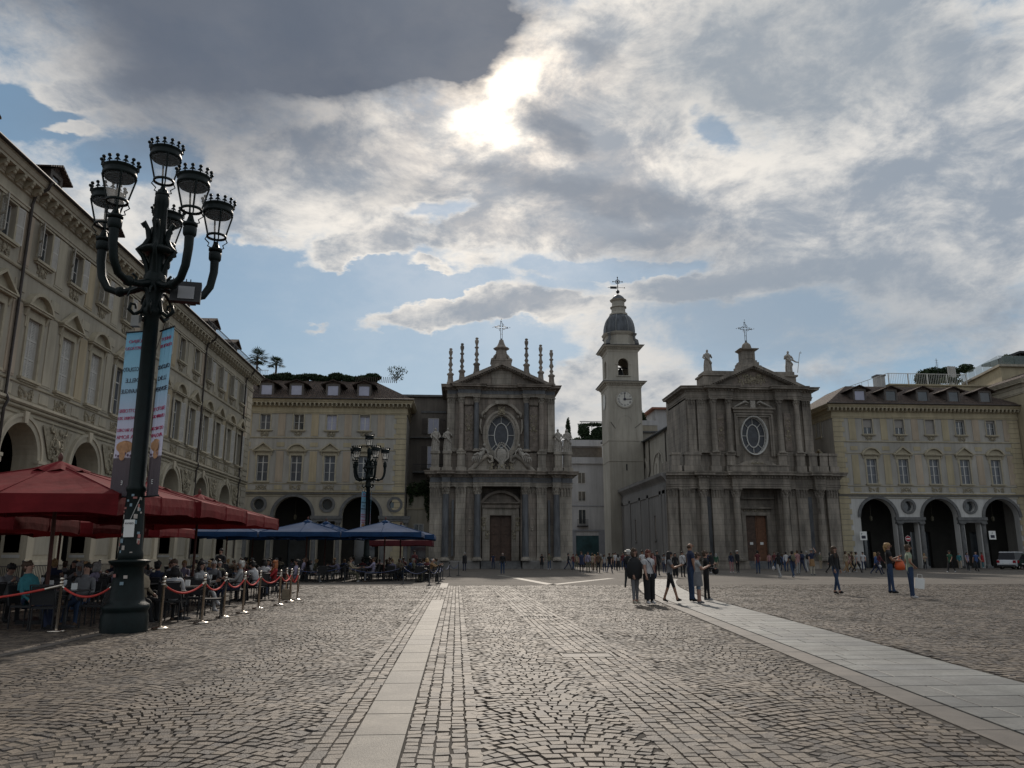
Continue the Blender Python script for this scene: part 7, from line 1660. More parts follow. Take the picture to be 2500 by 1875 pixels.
def body_mesh(pose):
    if pose in BODY: return BODY[pose]
    J = skeleton(POSES[pose]); names = list(J); idx = {n: i for i, n in enumerate(names)}; rad = {}
    for a, b, _, ax, ay, bx, by in BONES: rad.setdefault(a, (ax, ay)); rad[b] = (bx, by)
    rad['pel'] = (.14, .10); rad['chest'] = (.15, .10)
    me = bpy.data.meshes.new('body'); me.from_pydata([tuple(J[n]) for n in names], [(idx[a], idx[b]) for a, b, *_ in BONES], [])
    o = bpy.data.objects.new('body', me); link(o); bpy.context.view_layer.objects.active = o
    md = o.modifiers.new('s', 'SKIN'); md.use_smooth_shade = True; sv = me.skin_vertices[0].data
    for n in names: sv[idx[n]].radius = (rad[n][0]*1.04, rad[n][1]*1.04); sv[idx[n]].use_root = (n == 'pel')
    m2 = o.modifiers.new('u', 'SUBSURF'); m2.levels = 1
    dg = bpy.context.evaluated_depsgraph_get(); em = bpy.data.meshes.new_from_object(o.evaluated_get(dg)); bpy.data.objects.remove(o); em.name = 'body'
    nv = len(em.vertices); V = np.zeros(nv*3); em.vertices.foreach_get('co', V); V = V.reshape(-1, 3); F = [tuple(p.vertices) for p in em.polygons]
    cen = np.array([V[list(f)].mean(0) for f in F]); best = np.full(len(F), 1e9); reg = np.zeros(len(F), int)
    for a, b, r_, ax, ay, bx, by in BONES:
        A_, B_ = np.array(J[a]), np.array(J[b]); ab = B_-A_; t = np.clip(((cen-A_)@ab)/(ab@ab), 0, 1); d = np.linalg.norm(cen-(A_+t[:, None]*ab), axis=1)-(ax*(1-t)+bx*t)*.8
        rr = np.where((r_ == 2) & (t > .55), 8, r_); rr = np.where((r_ == 5) & (t > .7) & (a.startswith('hip')), 9, rr); rr = np.where((r_ == 6) & (t > .8), 10, rr)
        k = d < best; best[k] = d[k]; reg[k] = rr[k]
    mb = MB(); mb.v = [tuple(v) for v in V]; mb.f = [list(f) for f in F]; mb.m = list(reg); mb.sm = [True]*len(F)
    H = J['head']; hd = (J['top']-J['head']).normalized(); fwv = Vector((0, -1, 0)); fwv = (fwv-hd*fwv.dot(hd)).normalized()
    q = H+fwv*.098
    mb.ball(tuple(q+hd*-.002), .018, (.8, 1.2, 1.5), 6, 0); mb.ball(tuple(q-hd*.045-fwv*.012), .02, (1.3, .4, .35), 6, 11)
    for s in (-1, 1):
        mb.ball(tuple(q+hd*.025+Vector((s*.032, 0, 0))-fwv*.014), .012, n=6, m=11); mb.ball(tuple(H+Vector((s*.086, .01, 0))), .024, (.4, .8, 1.2), 6, 0)
    for i, s in ((0, -1), (1, 1)):        # five fingers rooted in the palm
        W_, Hn = J['wr%d' % i], J['hand%d' % i]; d = (Hn-W_).normalized(); sd = Vector((0, 1, 0)); sd = (sd-d*sd.dot(d)).normalized(); cu = d.cross(sd)*s
        for k, L in enumerate((.062, .072, .068, .055)):
            b0 = Hn-d*.02+sd*(.024-.016*k); p1 = b0+d*L*.6; p2 = p1+d*L*.4+cu*.018*-1; mb.tube([tuple(b0), tuple(p1), tuple(p2)], [.0095, .0085, .007], 5, 4)
        b0 = W_+d*.03+sd*.022; mb.tube([tuple(b0), tuple(b0+d*.035+sd*.03), tuple(b0+d*.07+sd*.035)], [.011, .010, .008], 5, 4)
    mats_ = [blackm]*12; r = mb.mesh('body', mats_); BODY[pose] = (r, J); return BODY[pose]
HAIRM = {k: mat('hair_'+k, c, .7, .3, 30) for k, c in dict(black=(.012, .010, .010), brown=(.06, .035, .02), blonde=(.35, .22, .10), auburn=(.12, .035, .025), red=(.38, .13, .05), grey=(.28, .27, .26), white=(.55, .53, .50)).items()}
HM = {}
def hair_mesh(pose, style):
    if (pose, style) in HM: return HM[(pose, style)]
    J = body_mesh(pose)[1]; H = J['head']; T = (J['top']-H).normalized(); bk = Vector((0, 1, 0)); bk = (bk-T*bk.dot(T)).normalized(); sx = Vector((1, 0, 0)); b = MB(); r = random.Random(hash(style) % 99 if False else len(style))
    def E3(c, rx, ry, rz, n=10):
        t = MB(); t.ball((0, 0, 0), 1, (rx, ry, rz), n); b.add([tuple(c+sx*v[0]+bk*v[1]+T*v[2]) for v in t.v], t.f, 0, True)
    if style == 'bald': E3(H+bk*.035-T*.01, .088, .075, .06)
    else:
        E3(H+T*.055+bk*.018, .094, .108, .078, 12); E3(H+T*.0+bk*.05, .09, .075, .095)
        for k in range(7): a = r.uniform(-1.5, 1.5); E3(H+T*r.uniform(.02, .12)+bk*r.uniform(-.05, .09)+sx*.06*a*.6, .035, .04, .035, 6)
    if style == 'long':
        E3(H-T*.09+bk*.075, .10, .06, .16); E3(H-T*.22+bk*.09, .10, .05, .14)
        for s in (-1, 1): E3(H-T*.10+sx*s*.085+bk*.02, .032, .05, .15); E3(H-T*.24+sx*s*.08-bk*.03, .03, .03, .10)
    if style == 'bob':
        E3(H-T*.06+bk*.05, .108, .085, .11)
        for s in (-1, 1): E3(H-T*.06+sx*s*.09+bk*.01, .036, .06, .10)
    if style == 'bun': E3(H+T*.09+bk*.11, .05, .05, .05, 8)
    if style == 'tail': E3(H-T*.06+bk*.12, .035, .04, .13, 8)
    if style == 'hat':
        t = MB(); t.lathe(0, 0, [(.0, .10), (.09, .10), (.105, .03), (.17, .02), (.175, .035), (.10, .05)], 16); b.add([tuple(H+T*.05+sx*v[0]+bk*v[1]+T*v[2]) for v in t.v], t.f)
    HM[(pose, style)] = b.mesh('hair', HAIRM['brown']); return HM[(pose, style)]
def cloth_mesh(pose, kind):
    """coat, skirt, dress, wide trousers, shawl as loose shells round the body"""
    J = body_mesh(pose)[1]; b = MB(); p = J['pel']; hem0 = (J['knee0']+J['knee1'])/2
    def shell(stations, n=16):
        vs = []; 
        for c, rx, ry in stations:
            for k in range(n): a = 2*math.pi*k/n; w = 1+.04*math.sin(a*5); vs.append((c.x+rx*w*math.cos(a), c.y+ry*w*math.sin(a), c.z))
        b.add(vs, [(j*n+k, j*n+(k+1) % n, (j+1)*n+(k+1) % n, (j+1)*n+k) for j in range(len(stations)-1) for k in range(n)], 0, True)
    c = J['chest']
    if kind == 'coat': shell([(c+Vector((0, 0, .14)), .10, .08), (c+Vector((0, 0, .08)), .20, .13), (c, .205, .15), (J['waist'], .20, .15), (p, .22, .17), (p+(hem0-p)*.55, .26, .20)])
    if kind == 'poncho': shell([(c+Vector((0, 0, .16)), .09, .08), (c+Vector((0, 0, .10)), .20, .14), (c, .27, .18), (J['waist'], .30, .20), (p-Vector((0, 0, .05)), .28, .20), (p+(hem0-p)*.35, .24, .18)])
    if kind == 'skirt': shell([(J['waist'], .135, .11), (p, .17, .14), (p+(hem0-p)*.6, .21, .17), (hem0, .23, .19)])
    if kind == 'tied': shell([(J['waist'], .14, .11), (p, .17, .14), (p+(hem0-p)*.75, .20, .16)])
    if kind == 'wide':
        for i in (0, 1):
            h, k_, a = J['hip%d' % i], J['knee%d' % i], J['ank%d' % i]; shell([(h+Vector((0, 0, .06)), .115, .13), (h-Vector((0, 0, .1)), .115, .12), (k_, .10, .10), (a+Vector((0, 0, .08)), .105, .10)], 12)
    if kind == 'shawl': shell([(J['neck']+Vector((0, -.01, .03)), .07, .07), (c+Vector((0, 0, .13)), .17, .12), (c+Vector((0, 0, .02)), .23, .16), (c-Vector((0, 0, .12)), .22, .17)])
    if kind == 'backpack':
        t = MB(); q = c+Vector((0, .19, .0)); t.ball((q.x, q.y, q.z), 1, (.15, .10, .22), 10); b.add(t.v, t.f, 0, True)
        for s in (-1, 1): b.tube([(s*.1, .12+c.y, c.z+.15), (s*.12, -.0+c.y, c.z+.19), (s*.12, -.12+c.y, c.z+.02), (s*.13, .08+c.y, c.z-.15)], .016, 5)
    if kind == 'strap': 
        b.tube([tuple(J['sh0']+Vector((.03, -.02, .05))), tuple(c+Vector((-.04, -.125, .04))), tuple(J['waist']+Vector((.06, -.125, 0))), tuple(J['pel']+Vector((.17, -.06, .02)))], .013, 5); b.ball(tuple(J['pel']+Vector((.2, -.02, -.06))), 1, (.06, .1, .1), 8)
    if kind == 'bag': q = J['hand1']; b.tube([tuple(q), tuple(q+Vector((0, .02, -.12)))], .012, 4); b.ball(tuple(q+Vector((0, .02, -.24))), 1, (.10, .13, .14), 8)
    return b.mesh({'wide': 'trousers', 'tied': 'tied_jumper', 'strap': 'shoulder_bag', 'bag': 'handbag'}.get(kind, kind), blackm)
CM = {}
CC = dict(black=(.016, .016, .018), navy=(.022, .032, .075), blue=(.05, .10, .26), denim=(.032, .062, .13), lightdenim=(.15, .21, .29), white=(.62, .61, .62), grey=(.20, .20, .21), lightgrey=(.38, .38, .38), beige=(.38, .31, .22), brown=(.13, .08, .05), red=(.38, .025, .03), maroon=(.13, .03, .035), pink=(.42, .22, .22), green=(.04, .12, .07), palegreen=(.30, .36, .26), teal=(.035, .19, .22), orange=(.45, .13, .03), lilac=(.32, .29, .40), khaki=(.16, .15, .10), camel=(.32, .19, .09), cream=(.52, .47, .38))
def cl(k): return mat('cloth_'+k, tuple(c*.75 for c in CC[k]), .85, .15, 12, .2, 60)
SK = {'l': mat('light_skin', (.33, .19, .14), .55, .06, 8), 't': mat('tan_skin', (.26, .14, .09), .55, .06, 8), 'd': mat('dark_skin', (.10, .055, .035), .55, .06, 8)}
lipm = mat('face_dark', (.08, .03, .03), .6, .1, 5)
PN = [0]
def person(x, y, rz, label, pose='stand', h=1.7, top='black', bottom='black', shoes='black', sleeve='long', legs='long', hair='brown', style='short', skin='l', extra=(), group='people in the square', z=.004, girth=1.0):
    t = thing('person', label, 'person', (x, y, z), rz, group); k = h/1.75; t.scale = (k*girth, k*girth, k)
    me, J = body_mesh(pose); o = part(me, 'body', parent=t); T, B, S_, sk = cl(top), cl(bottom), cl(shoes), SK[skin]
    sl_ = {'long': (T, T, T), 'short': (T, sk, sk), 'none': (sk, sk, sk)}[sleeve]
    lg = {'long': (B, B, B, B), 'shorts': (B, sk, sk, sk), 'knee': (B, B, sk, sk), 'bare': (B, sk, sk, sk), 'crop': (B, B, B, sk)}[legs]      # thigh, low thigh, shin, ankle
    assign = [sk, T, sl_[0], sl_[2], sk, lg[0], lg[2], S_, sl_[1], lg[1], lg[3], lipm]
    for i, m in enumerate(assign): o.material_slots[i].link = 'OBJECT'; o.material_slots[i].material = m
    ho = part(hair_mesh(pose, style), 'hat' if style == 'hat' else 'hair', parent=t); ho.material_slots[0].link = 'OBJECT'; ho.material_slots[0].material = HAIRM[hair]
    for kind, col in extra:
        if (pose, kind) not in CM: CM[(pose, kind)] = cloth_mesh(pose, kind)
        e = part(CM[(pose, kind)], CM[(pose, kind)].name.split('.')[0], parent=t); e.material_slots[0].link = 'OBJECT'; e.material_slots[0].material = cl(col)
    return t
def pp(px, py, face, label, **k):
    """face: 0 towards the camera, 90 to the right of the picture, 180 away, -90 to the left"""
    x, y = on_ground(px, py); return person(x, y, R(face), label, **k)
# the group on the slab path
G1 = 'group standing on the slab path'
pp(1552, 1476, 35, 'woman in a long black poncho and grey trousers, leftmost of the group on the path', h=1.66, top='black', bottom='grey', shoes='cream', hair='brown', style='bob', legs='crop', extra=[('poncho', 'black')], pose='stand2', group=G1)
pp(1587, 1476, 25, 'woman in a white t-shirt with a dark shoulder strap and wide black trousers', h=1.62, top='white', bottom='black', shoes='white', sleeve='short', hair='auburn', style='bob', extra=[('wide', 'black'), ('strap', 'navy')], pose='stand2', group=G1, girth=1.05)
pp(1638, 1472, 75, 'girl with long black hair, black shorts and boots looking at a phone', h=1.58, top='grey', bottom='black', shoes='black', sleeve='short', legs='knee', hair='black', style='long', skin='t', pose='apart', group=G1)
pp(1690, 1470, 95, 'tall man in a navy polo shirt and jeans with receding hair', h=1.87, top='navy', bottom='denim', shoes='black', sleeve='short', hair='brown', style='bald', pose='stand', group=G1, skin='t')
pp(1707, 1475, 80, 'boy in a grey t-shirt with a jumper tied round his waist', h=1.53, top='lightgrey', bottom='lightdenim', shoes='grey', sleeve='short', legs='knee', hair='brown', style='short', pose='phone', extra=[('tied', 'grey')], group=G1)
pp(1727, 1468, 85, 'person in dark jacket and black leggings with a dark bag behind the boy', h=1.60, top='black', bottom='black', shoes='lightgrey', hair='brown', style='short', pose='hold', extra=[('bag', 'black')], group=G1)
# walkers at the right
x_, y_ = on_ground(2045, 1452); person(x_, y_, R(30), 'woman with long dark hair in a black top and blue jeans walking', 'cross', 1.80, 'black', 'denim', 'black', hair='brown', style='long', legs='crop', extra=[])
x_, y_ = on_ground(2178, 1450); person(x_, y_, R(70), 'man with a blond ponytail in a black t-shirt and jeans', 'hold', 1.94, 'black', 'denim', 'black', sleeve='short', hair='blonde', style='tail', skin='t', girth=1.08)
b = MB(); b.lathe(0, 0, [(.06, -.22), (.19, -.2), (.21, -.05), (.16, .12), (.07, .2)], 12, sy=.6); b.tube([(-.06, 0, .15), (-.02, 0, .3), (.05, 0, .15)], .012, 5); o = b.build('handbag', mat('orange_leather', (.52, .085, .02), .5, .1, 6)); o.location = (x_+.36, y_-.12, 1.12); tag(o, 'bright orange handbag held by the ponytailed man', 'handbag')
x_, y_ = on_ground(2229, 1462); person(x_, y_, R(75), 'man in a pale green t-shirt and jeans carrying a white shopping bag', 'hips', 1.82, 'palegreen', 'denim', 'white', sleeve='short', hair='brown', style='short', skin='t')
b = MB(); b.box(-.15, .15, -.06, .06, -.36, 0); b.tube([(-.08, 0, 0), (-.07, 0, .12), (.07, 0, .12), (.08, 0, 0)], .006, 4); o = b.build('shopping_bag', paper); o.location = (x_+.27, y_-.08, .70); o.rotation_euler = (0, R(8), R(-15)); tag(o, 'white paper shopping bag beside the man in green', 'shopping bag')
# crowd: px, py (feet), facing, colours
crowd = [
 (1536, 1437, 160, 'walk', 'navy', 'black', 'long', 'hat', 'white', 'man with a white hat carrying a rucksack behind the black poncho', [('backpack', 'black')]),
 (1570, 1412, 10, 'stand', 'white', 'black', 'short', 'short', 'black', 'person in a white top behind the woman in white', []),
 (1596, 1407, 0, 'stand2', 'pink', 'maroon', 'short', 'long', 'black', 'woman in a pink top behind the girl with the phone', []),
 (1606, 1406, 10, 'stand', 'black', 'black', 'long', 'short', 'black', 'man all in black just behind the woman in pink', []),
 (1633, 1408, -10, 'stand2', 'white', 'black', 'long', 'long', 'brown', 'woman in a black and white top left of the dark-suited pair', []),
 (1650, 1411, 0, 'stand', 'black', 'black', 'long', 'long', 'black', 'woman in black with flared trousers behind the girl with the phone', [('wide', 'black')]),
 (1668, 1410, 8, 'stand2', 'white', 'black', 'long', 'short', 'black', 'man in a white shirt with dark straps and black trousers', [('strap', 'black')]),
 (1738, 1400, 20, 'stand', 'black', 'black', 'long', 'short', 'black', 'person in a dark coat right of the tall man', [('coat', 'black')]),
 (1729, 1399, -20, 'phone', 'navy', 'black', 'long', 'short', 'brown', 'person in navy talking behind the boy', []),
 (1388, 1392, 90, 'walk', 'black', 'navy', 'long', 'short', 'black', 'person striding past the right corner of the left church', []),
 (1408, 1391, 0, 'stand', 'beige', 'khaki', 'short', 'long', 'brown', 'woman in a beige top at the left end of the street crowd', []),
 (1420, 1400, -5, 'stand2', 'navy', 'black', 'short', 'short', 'brown', 'person in a navy dress coat at the left of the street crowd', [('coat', 'navy')]),
 (1436, 1398, 0, 'stand', 'lilac', 'khaki', 'long', 'short', 'brown', 'man in a lilac shirt and khaki trousers with a crossbody strap', [('strap', 'black')]),
 (1447, 1396, 180, 'walk', 'beige', 'brown', 'short', 'bun', 'brown', 'person in beige seen from behind in the street crowd', []),
 (1461, 1400, 180, 'stand', 'brown', 'black', 'long', 'short', 'brown', 'man in a brown jacket and black trousers seen from behind', []),
 (1453, 1393, 0, 'stand2', 'pink', 'beige', 'short', 'bob', 'blonde', 'person in pink half hidden in the street crowd', []),
 (1476, 1397, 0, 'stand2', 'lightgrey', 'navy', 'short', 'long', 'black', 'woman in a grey print top with navy trousers', []),
 (1489, 1400, 150, 'walk', 'black', 'navy', 'short', 'short', 'brown', 'broad man in a black t-shirt in the street crowd', []),
 (1498, 1390, 10, 'stand', 'khaki', 'black', 'long', 'short', 'black', 'man in olive behind the broad man', []),
 (1510, 1396, 170, 'walk2', 'lightgrey', 'black', 'short', 'long', 'black', 'person in a grey top and black tights walking off', [('skirt', 'black')]),
 (1522, 1392, 0, 'stand', 'maroon', 'denim', 'long', 'short', 'black', 'person in maroon before the side wall of the right church', []),
 (1323, 1389, -10, 'stand', 'black', 'black', 'short', 'long', 'black', 'woman in a black dress before the left church, left of two', [('skirt', 'black')]),
 (1341, 1391, 0, 'stand2', 'khaki', 'denim', 'long', 'short', 'black', 'man in a dark jacket and jeans before the left church, right of two', []),
 (1227, 1403, 180, 'stand', 'black', 'denim', 'long', 'bald', 'grey', 'person in black jacket and teal jeans facing the left church door', []),
 (1204, 1389, 170, 'stand2', 'navy', 'navy', 'short', 'short', 'brown', 'visitor in navy left of the church door', []),
 (1213, 1387, 150, 'stand', 'white', 'pink', 'short', 'long', 'blonde', 'visitor in striped white and pink by the church door', []),
 (1252, 1385, 90, 'walk', 'navy', 'black', 'long', 'bald', 'grey', 'person in navy passing right of the church door', []),
 (1134, 1394, 200, 'stand2', 'black', 'navy', 'long', 'short', 'grey', 'man in a black coat standing left of the church steps', [('coat', 'black')]),
 (1787, 1399, 0, 'stand', 'navy', 'pink', 'long', 'long', 'black', 'woman in a navy jacket and pink trousers before the right church', []),
 (1802, 1399, 20, 'stand2', 'black', 'black', 'long', 'hat', 'white', 'man in black with a pale cap beside the woman in pink trousers', []),
 (1852, 1401, 180, 'stand2', 'maroon', 'denim', 'short', 'short', 'black', 'man in a maroon top and jeans facing the right church door', []),
 (1904, 1412, 185, 'walk', 'black', 'lightgrey', 'long', 'long', 'black', 'woman with long black hair and pale trousers walking away', [('bag', 'white')]),
 (1912, 1395, 170, 'walk2', 'blue', 'denim', 'long', 'long', 'brown', 'woman in bright blue behind the rucksack man', []),
 (1921, 1396, 180, 'stand', 'white', 'denim', 'long', 'short', 'black', 'person in white half behind the rucksack man', []),
 (1937, 1412, 180, 'walk', 'navy', 'denim', 'short', 'short', 'black', 'big man with an olive rucksack and blue jeans seen from behind', [('backpack', 'khaki')]),
 (1950, 1403, 190, 'stand2', 'pink', 'lightgrey', 'long', 'short', 'brown', 'person in a pale pink shirt right of the rucksack man', []),
 (1960, 1400, 180, 'walk2', 'navy', 'navy', 'long', 'short', 'black', 'man in a blue jacket walking towards the right church', [('backpack', 'navy')]),
 (1972, 1398, 175, 'walk', 'lightgrey', 'lightgrey', 'long', 'short', 'grey', 'person in pale grey with a dark rucksack', [('backpack', 'black')]),
 (1985, 1405, 5, 'arm_up', 'navy', 'cream', 'short', 'hat', 'grey', 'person shading the eyes, navy vest and cream trousers', [('tied', 'camel')]),
 (2030, 1401, 60, 'walk', 'black', 'black', 'long', 'long', 'black', 'person in black behind the walking woman in jeans', [('coat', 'black')]),
 (2068, 1400, 100, 'walk2', 'beige', 'camel', 'long', 'short', 'brown', 'person in beige walking right before the palace corner', []),
 (2076, 1398, -80, 'walk', 'pink', 'camel', 'short', 'long', 'brown', 'person in pink walking left before the palace corner', []),
 (2094, 1399, 95, 'walk', 'lightgrey', 'black', 'short', 'short', 'black', 'person in grey with a dark bag striding right', [('bag', 'black')]),
 (2083, 1397, 80, 'walk2', 'brown', 'black', 'short', 'bun', 'brown', 'person in brown beside the striding one', []),
 (2141, 1404, 80, 'walk', 'blue', 'navy', 'long', 'long', 'blonde', 'woman in blue carrying a white bag under the arcade', [('bag', 'white')]),
 (2150, 1402, 85, 'walk2', 'maroon', 'navy', 'long', 'long', 'brown', 'woman in maroon beside the woman in blue', []),
 (2323, 1399, -60, 'walk', 'green', 'black', 'short', 'short', 'black', 'man in a green t-shirt walking before the arcade', []),
 (2365, 1394, 10, 'stand2', 'lilac', 'black', 'short', 'long', 'black', 'person in a pale print top walking with the man in blue', []),
 (2387, 1396, 0, 'walk', 'blue', 'black', 'short', 'bald', 'grey', 'balding man in a blue shirt before the arcade', []),
 (2401, 1388, 40, 'stand', 'red', 'teal', 'long', 'short', 'brown', 'person in a red coat near the parked cars', [('coat', 'red')]),
 (2411, 1386, 60, 'walk2', 'maroon', 'lightdenim', 'long', 'short', 'brown', 'person in light jeans near the red car', []),
]
_t = ['maroon', 'navy', 'khaki', 'white', 'black', 'beige', 'teal', 'grey', 'brown', 'lilac', 'green', 'pink']; _w = ['before the shop window of the street', 'near the left church plinth', 'at the side wall of the right church', 'at the corner of the right church', 'between the two churches', 'near the right church door', 'before the arcade pillars']
_r = random.Random(4)
for _k, (_px, _py) in enumerate([(1400, 1391), (1430, 1390), (1468, 1391), (1503, 1392), (1530, 1391), (1548, 1395), (1585, 1399), (1622, 1400), (1678, 1399), (1700, 1398), (1750, 1397), (1880, 1391), (1893, 1392), (1944, 1393), (2005, 1392), (2110, 1394), (2175, 1392), (2260, 1391), (2345, 1390), (1270, 1386), (1170, 1388)]):
    _c = _t[_k % 12]; _b = ['denim', 'black', 'beige', 'navy'][_k % 4]; _h = ['brown', 'black', 'grey', 'blonde'][(_k*3) % 4]
    crowd.append((_px, _py, _r.choice([0, 20, -30, 90, -90, 180, 160]), _r.choice(['stand', 'stand2', 'walk', 'walk2', 'phone']), _c, _b, ['long', 'short'][_k % 2], ['short', 'long', 'bob'][_k % 3], _h, 'small far figure in %s and %s, %s-haired, %s' % (_c, _b, _h, _w[0 if 1395 < _px < 1475 else 1 if _px < 1300 else 4 if _px < 1560 else 2 if _px < 1640 else 3 if _px < 1760 else 5 if _px < 2050 else 6]), []))
for i, (px, py, fc, pose, top, bot, slv, sty, hr, lab, ex) in enumerate(crowd):
    pp(px, py, fc, lab, pose=pose, h=(1.74-.12*(sty in ('long', 'bob'))+.05*math.sin(i*7))*(1+.08*max(0, min(1, (px-1500)/500))), top=top, bottom=bot, shoes=('black', 'white', 'grey')[i % 3], sleeve=slv, hair=hr, style=sty, skin='ltl'[i % 3], extra=ex, group='passers-by before the churches')

# ---- red terrace: tables, chairs, guests
GT_, GC, GP = 'tables of the red terrace', 'dark wicker chairs of the red terrace', 'guests of the red terrace'
def seat(x, y, face, label, **k):
    """chair and guest facing the same way; face as in pp"""
    near = k.pop('near', True); grp = k.pop('grp', GP); cg = k.pop('cg', GC); cl_ = k.pop('clabel', None) or ('black wicker chair under ' + label)
    chair(x, y, R(face), near, ' '.join(cl_.split()[:16]), cg)
    kw = dict(pose='sit', h=1.72); kw.update(k); p = person(x, y, R(face), label, group=grp, **kw)
    return p
named = [  # x, y, face, label, kwargs
 (-8.75, 17.3, 78, 'seated guest in a turquoise scarf left of the near lamp', dict(top='teal', bottom='navy', hair='brown', pose='sit_back', extra=[('shawl', 'teal')], h=1.78)),
 (-10.2, 19.0, 60, 'seated person in grey near the left edge', dict(top='grey', bottom='black', hair='black', style='short', pose='sit_lean')),
 (-11.3, 19.8, 120, 'seated person in black behind the one in grey', dict(top='black', bottom='black', hair='black', style='bob', pose='sit')),
 (-9.9, 17.0, 150, 'seated guest with pale shoes cut by the left edge', dict(top='maroon', bottom='lightgrey', hair='brown', pose='sit', shoes='white')),
 (-7.2, 19.1, 60, 'seated woman in sunglasses with a beige shawl and a red blanket', dict(top='beige', bottom='black', hair='black', style='long', pose='sit_back', extra=[('shawl', 'beige')])),
 (-7.15, 20.9, 15, 'seated man in a black sweater with a white print', dict(top='black', bottom='black', hair='brown', style='short', pose='sit', h=1.8)),
 (-6.9, 22.4, 60, 'seated woman with dark hair and a grey blouse', dict(top='lightgrey', bottom='lightgrey', hair='black', style='bob', pose='sit_cross', shoes='white')),
 (-7.5, 24.5, -60, 'seated guest with a wide pale hat', dict(top='khaki', bottom='grey', hair='grey', style='hat', pose='sit')),
 (-7.6, 25.8, 20, 'seated white-haired guest in grey under the third parasol', dict(top='grey', bottom='black', hair='white', style='short', pose='sit')),
 (-6.6, 25.0, -75, 'white-haired man in a grey shirt leaning to his table', dict(top='lightgrey', bottom='navy', hair='white', style='short', pose='sit_cross', shoes='grey')),
 (-6.55, 27.0, -110, 'seated person in a white jumper with the back to the camera', dict(top='white', bottom='black', hair='black', style='short', pose='sit_lean')),
 (-6.3, 28.4, -60, 'red-haired woman in a red top at the end of the terrace', dict(top='red', bottom='black', hair='red', style='long', pose='sit')),
]
for x, y, f, l, k in named: seat(x, y, f, l, **k)
tabs = [(-8.1, 17.5), (-10.7, 17.9), (-6.45, 19.6), (-8.2, 21.7), (-6.1, 22.9)[:2] and (-7.9, 22.9), (-7.55, 25.0), (-7.3, 27.6), (-9.6, 19.6), (-10.4, 22.4), (-12.6, 21.6), (-9.7, 25.3), (-12.2, 25.8), (-9.5, 28.3), (-12.4, 29.2), (-9.2, 31.2), (-7.2, 31.0), (-11.9, 32.5), (-7.4, 33.9), (-9.9, 34.2), (-14.2, 30.8)]
wh = ['left of the near lamp', 'at the left edge', 'right behind the near lamp', 'under the second red parasol', 'behind the woman with the dark hair', 'beside the white-haired man', 'before the red-haired woman', 'behind the turquoise guest', 'deep under the second parasol', 'in the back row near the arcade', 'deep under the third parasol', 'between the parasol rows', 'behind the third parasol pole', 'near the arcade under the back row', 'under the far red parasol, left', 'under the far red parasol, front', 'by the far back row', 'at the far end, front', 'at the far end, middle', 'beside the arcade railing']
for i, (x, y) in enumerate(tabs):
    table(x, y, 'dark square cafe table '+wh[i], GT_, items=[(GLASSM, -.12, .1), (NAPM, .05, .16)][:2 if i < 8 else 1])
tops = ['black', 'navy', 'grey', 'white', 'maroon', 'khaki', 'beige', 'blue', 'brown', 'lilac']; hs = ['black', 'brown', 'grey', 'blonde', 'brown', 'black']; sts = ['short', 'long', 'bob', 'short', 'bun']; ps = ['sit', 'sit_lean', 'sit_back', 'sit_cross']
rg = random.Random(11); used = [(a[0], a[1]) for a in named]; nn_ = 0; seen = set()
def fillseats(tabs, wh, near, grp, cg, prob, per):
    global nn_
    for i, (x, y) in enumerate(tabs):
        ks = [0, 1, 2, 3]; rg.shuffle(ks)
        for k in ks[:per]:
            a = k*math.pi/2+rg.uniform(-.2, .2); cx, cy = x+.66*math.sin(a), y-.66*math.cos(a)
            if any((cx-u[0])**2+(cy-u[1])**2 < .45 for u in used) or cx > -.6-4.9*near or (near and (cx+6.42)**2+(cy-16.4)**2 < .9): continue
            used.append((cx, cy)); face = (math.degrees(a)+180) % 360; side = ['nearest the camera', 'on the right', 'on the far side', 'on the left'][k]
            if rg.random() < prob:
                for _ in range(30):
                    tp, hr, st = rg.choice(tops), rg.choice(hs), rg.choice(sts); 
                    lab = f'guest in {tp} with {hr} {dict(short="short", long="long", bob="bobbed", bun="pinned-up")[st]} hair seated {wh[i]}, {side}'
                    if lab not in seen: break
                seen.add(lab); lab = ' '.join(lab.split()[:16])
                seat(cx, cy, face, lab, near=near, grp=grp, cg=cg, clabel='chair '+side+' of the table '+wh[i], pose=rg.choice(ps), top=tp, bottom=rg.choice(['black', 'denim', 'navy', 'grey', 'khaki']), hair=hr, style=st, skin=rg.choice('llt'), h=rg.uniform(1.6, 1.8), shoes=rg.choice(['black', 'white', 'brown']))
            else: chair(cx, cy, R(face), near, 'empty chair '+side+' of the table '+wh[i], cg)
fillseats(tabs, wh, True, GP, GC, .62, 3)
o = MB(); o.polyyz([(.30, .90), (.36, .90), (.42, .5), (.36, .22), (.33, .3), (.30, .6)], -.25, .25); o = o.build('blanket', cl('red')); o.location = (-7.2, 19.1, 0); o.rotation_euler = (0, 0, R(60)); tag(o, 'red blanket hanging over the chair behind the near lamp', 'blanket')
o = MB(); o.box(-.15, .15, -.07, .07, 0, .34); o.tube([(-.07, 0, .34), (-.06, 0, .43), (.06, 0, .43), (.07, 0, .34)], .006, 4); o = o.build('paper_bag', cl('beige')); o.location = (-5.75, 28.0, .004); tag(o, 'beige paper bag on the cobbles under the last chair', 'paper bag')
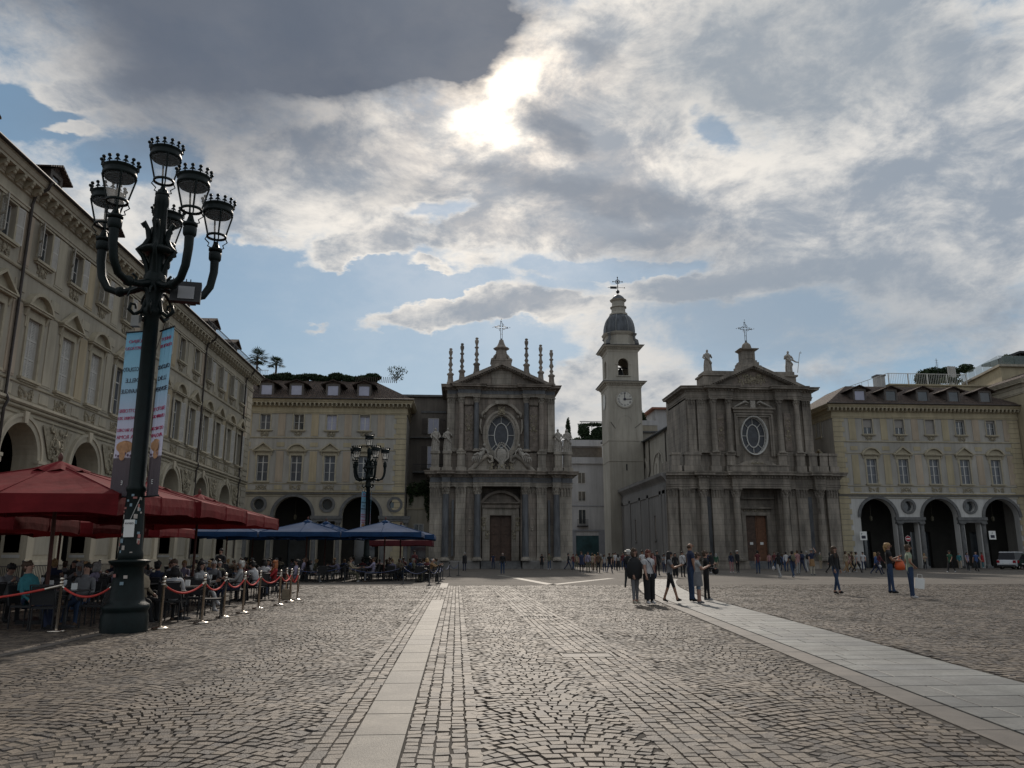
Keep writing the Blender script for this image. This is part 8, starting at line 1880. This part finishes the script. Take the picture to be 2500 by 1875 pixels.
# ---- blue terrace
tb = []; wb = []
rowsn = ['front row', 'second row', 'third row', 'fourth row', 'fifth row']
for j, y in enumerate((46.2, 48.6, 51.0, 53.6, 57.0)):
    for i, x in enumerate((-15.2, -13.2, -11.3, -9.4, -7.5, -5.6, -3.7, -2.0)):
        if (i+j) % 7 == 6: continue
        tb.append((x+rg.uniform(-.25, .25), y+rg.uniform(-.3, .3))); wb.append(f'{rowsn[j]}, {["first", "second", "third", "fourth", "fifth", "sixth", "seventh", "last"][i]} from left')
for (x, y), w_ in zip(tb, wb): table(x, y, 'dark cafe table under the blue parasols, '+w_, 'tables of the blue terrace')
fillseats(tb, ['in the '+w_ for w_ in wb], False, 'guests of the blue terrace', 'dark chairs of the blue terrace', .66, 3)
person(-1.55, 46.6, R(80), 'man in a peach sweater eating at the edge of the blue terrace', 'sit_lean', 1.78, 'camel', 'black', 'black', hair='white', style='bald', group='guests of the blue terrace'); chair(-1.55, 46.6, R(80), False, 'chair of the man in the peach sweater at the terrace edge', 'dark chairs of the blue terrace')
person(-3.0, 57.5, R(20), 'waiter in dark maroon standing at the blue terrace', 'hold', 1.8, 'maroon', 'black', 'black', hair='black', group='guests of the blue terrace')
person(-10.4, 36.2, R(0), 'waiter in black standing between red and blue parasols', 'hold', 1.75, 'black', 'black', 'black', hair='black', group=GP)
# railings along the arcade
for i in range(9):
    t = thing('iron_railing', ['first', 'second', 'third', 'fourth', 'fifth', 'sixth', 'seventh', 'eighth', 'ninth'][i]+' black iron railing panel from the left along the arcade', 'railing', (-18.9, 26.5+2.5*i, 0), 0, 'railings before the arcade')
    b = MB(); b.box(-.02, .02, 0, 2.3, 1.0, 1.04); b.box(-.02, .02, 0, 2.3, .1, .13); [b.box(-.01, .01, .1+k*.14, .12+k*.14, .13, 1.0) for k in range(16)]; b.build('railing_panel', blackm, t)
    b = MB(); b.lathe(0, 0, [(.07, 0), (.05, .1), (.045, 1.05), (.07, 1.08), (.05, 1.14)], 8); b.ball((0, 0, 1.2), .07, n=8); b.build('post', blackm, t)
# thin cable from the lamp to the palace
t = MB(); t.tube([(-6.2+(-21.2+6.2)*k/12, 16.5+(50-16.5)*k/12, 6.7+1.5*k/12-.8*math.sin(math.pi*k/12)) for k in range(13)], .009, 4); tag(t.build('cable', blackm), 'thin black cable slung from the near lamp towards the palace', 'cable')
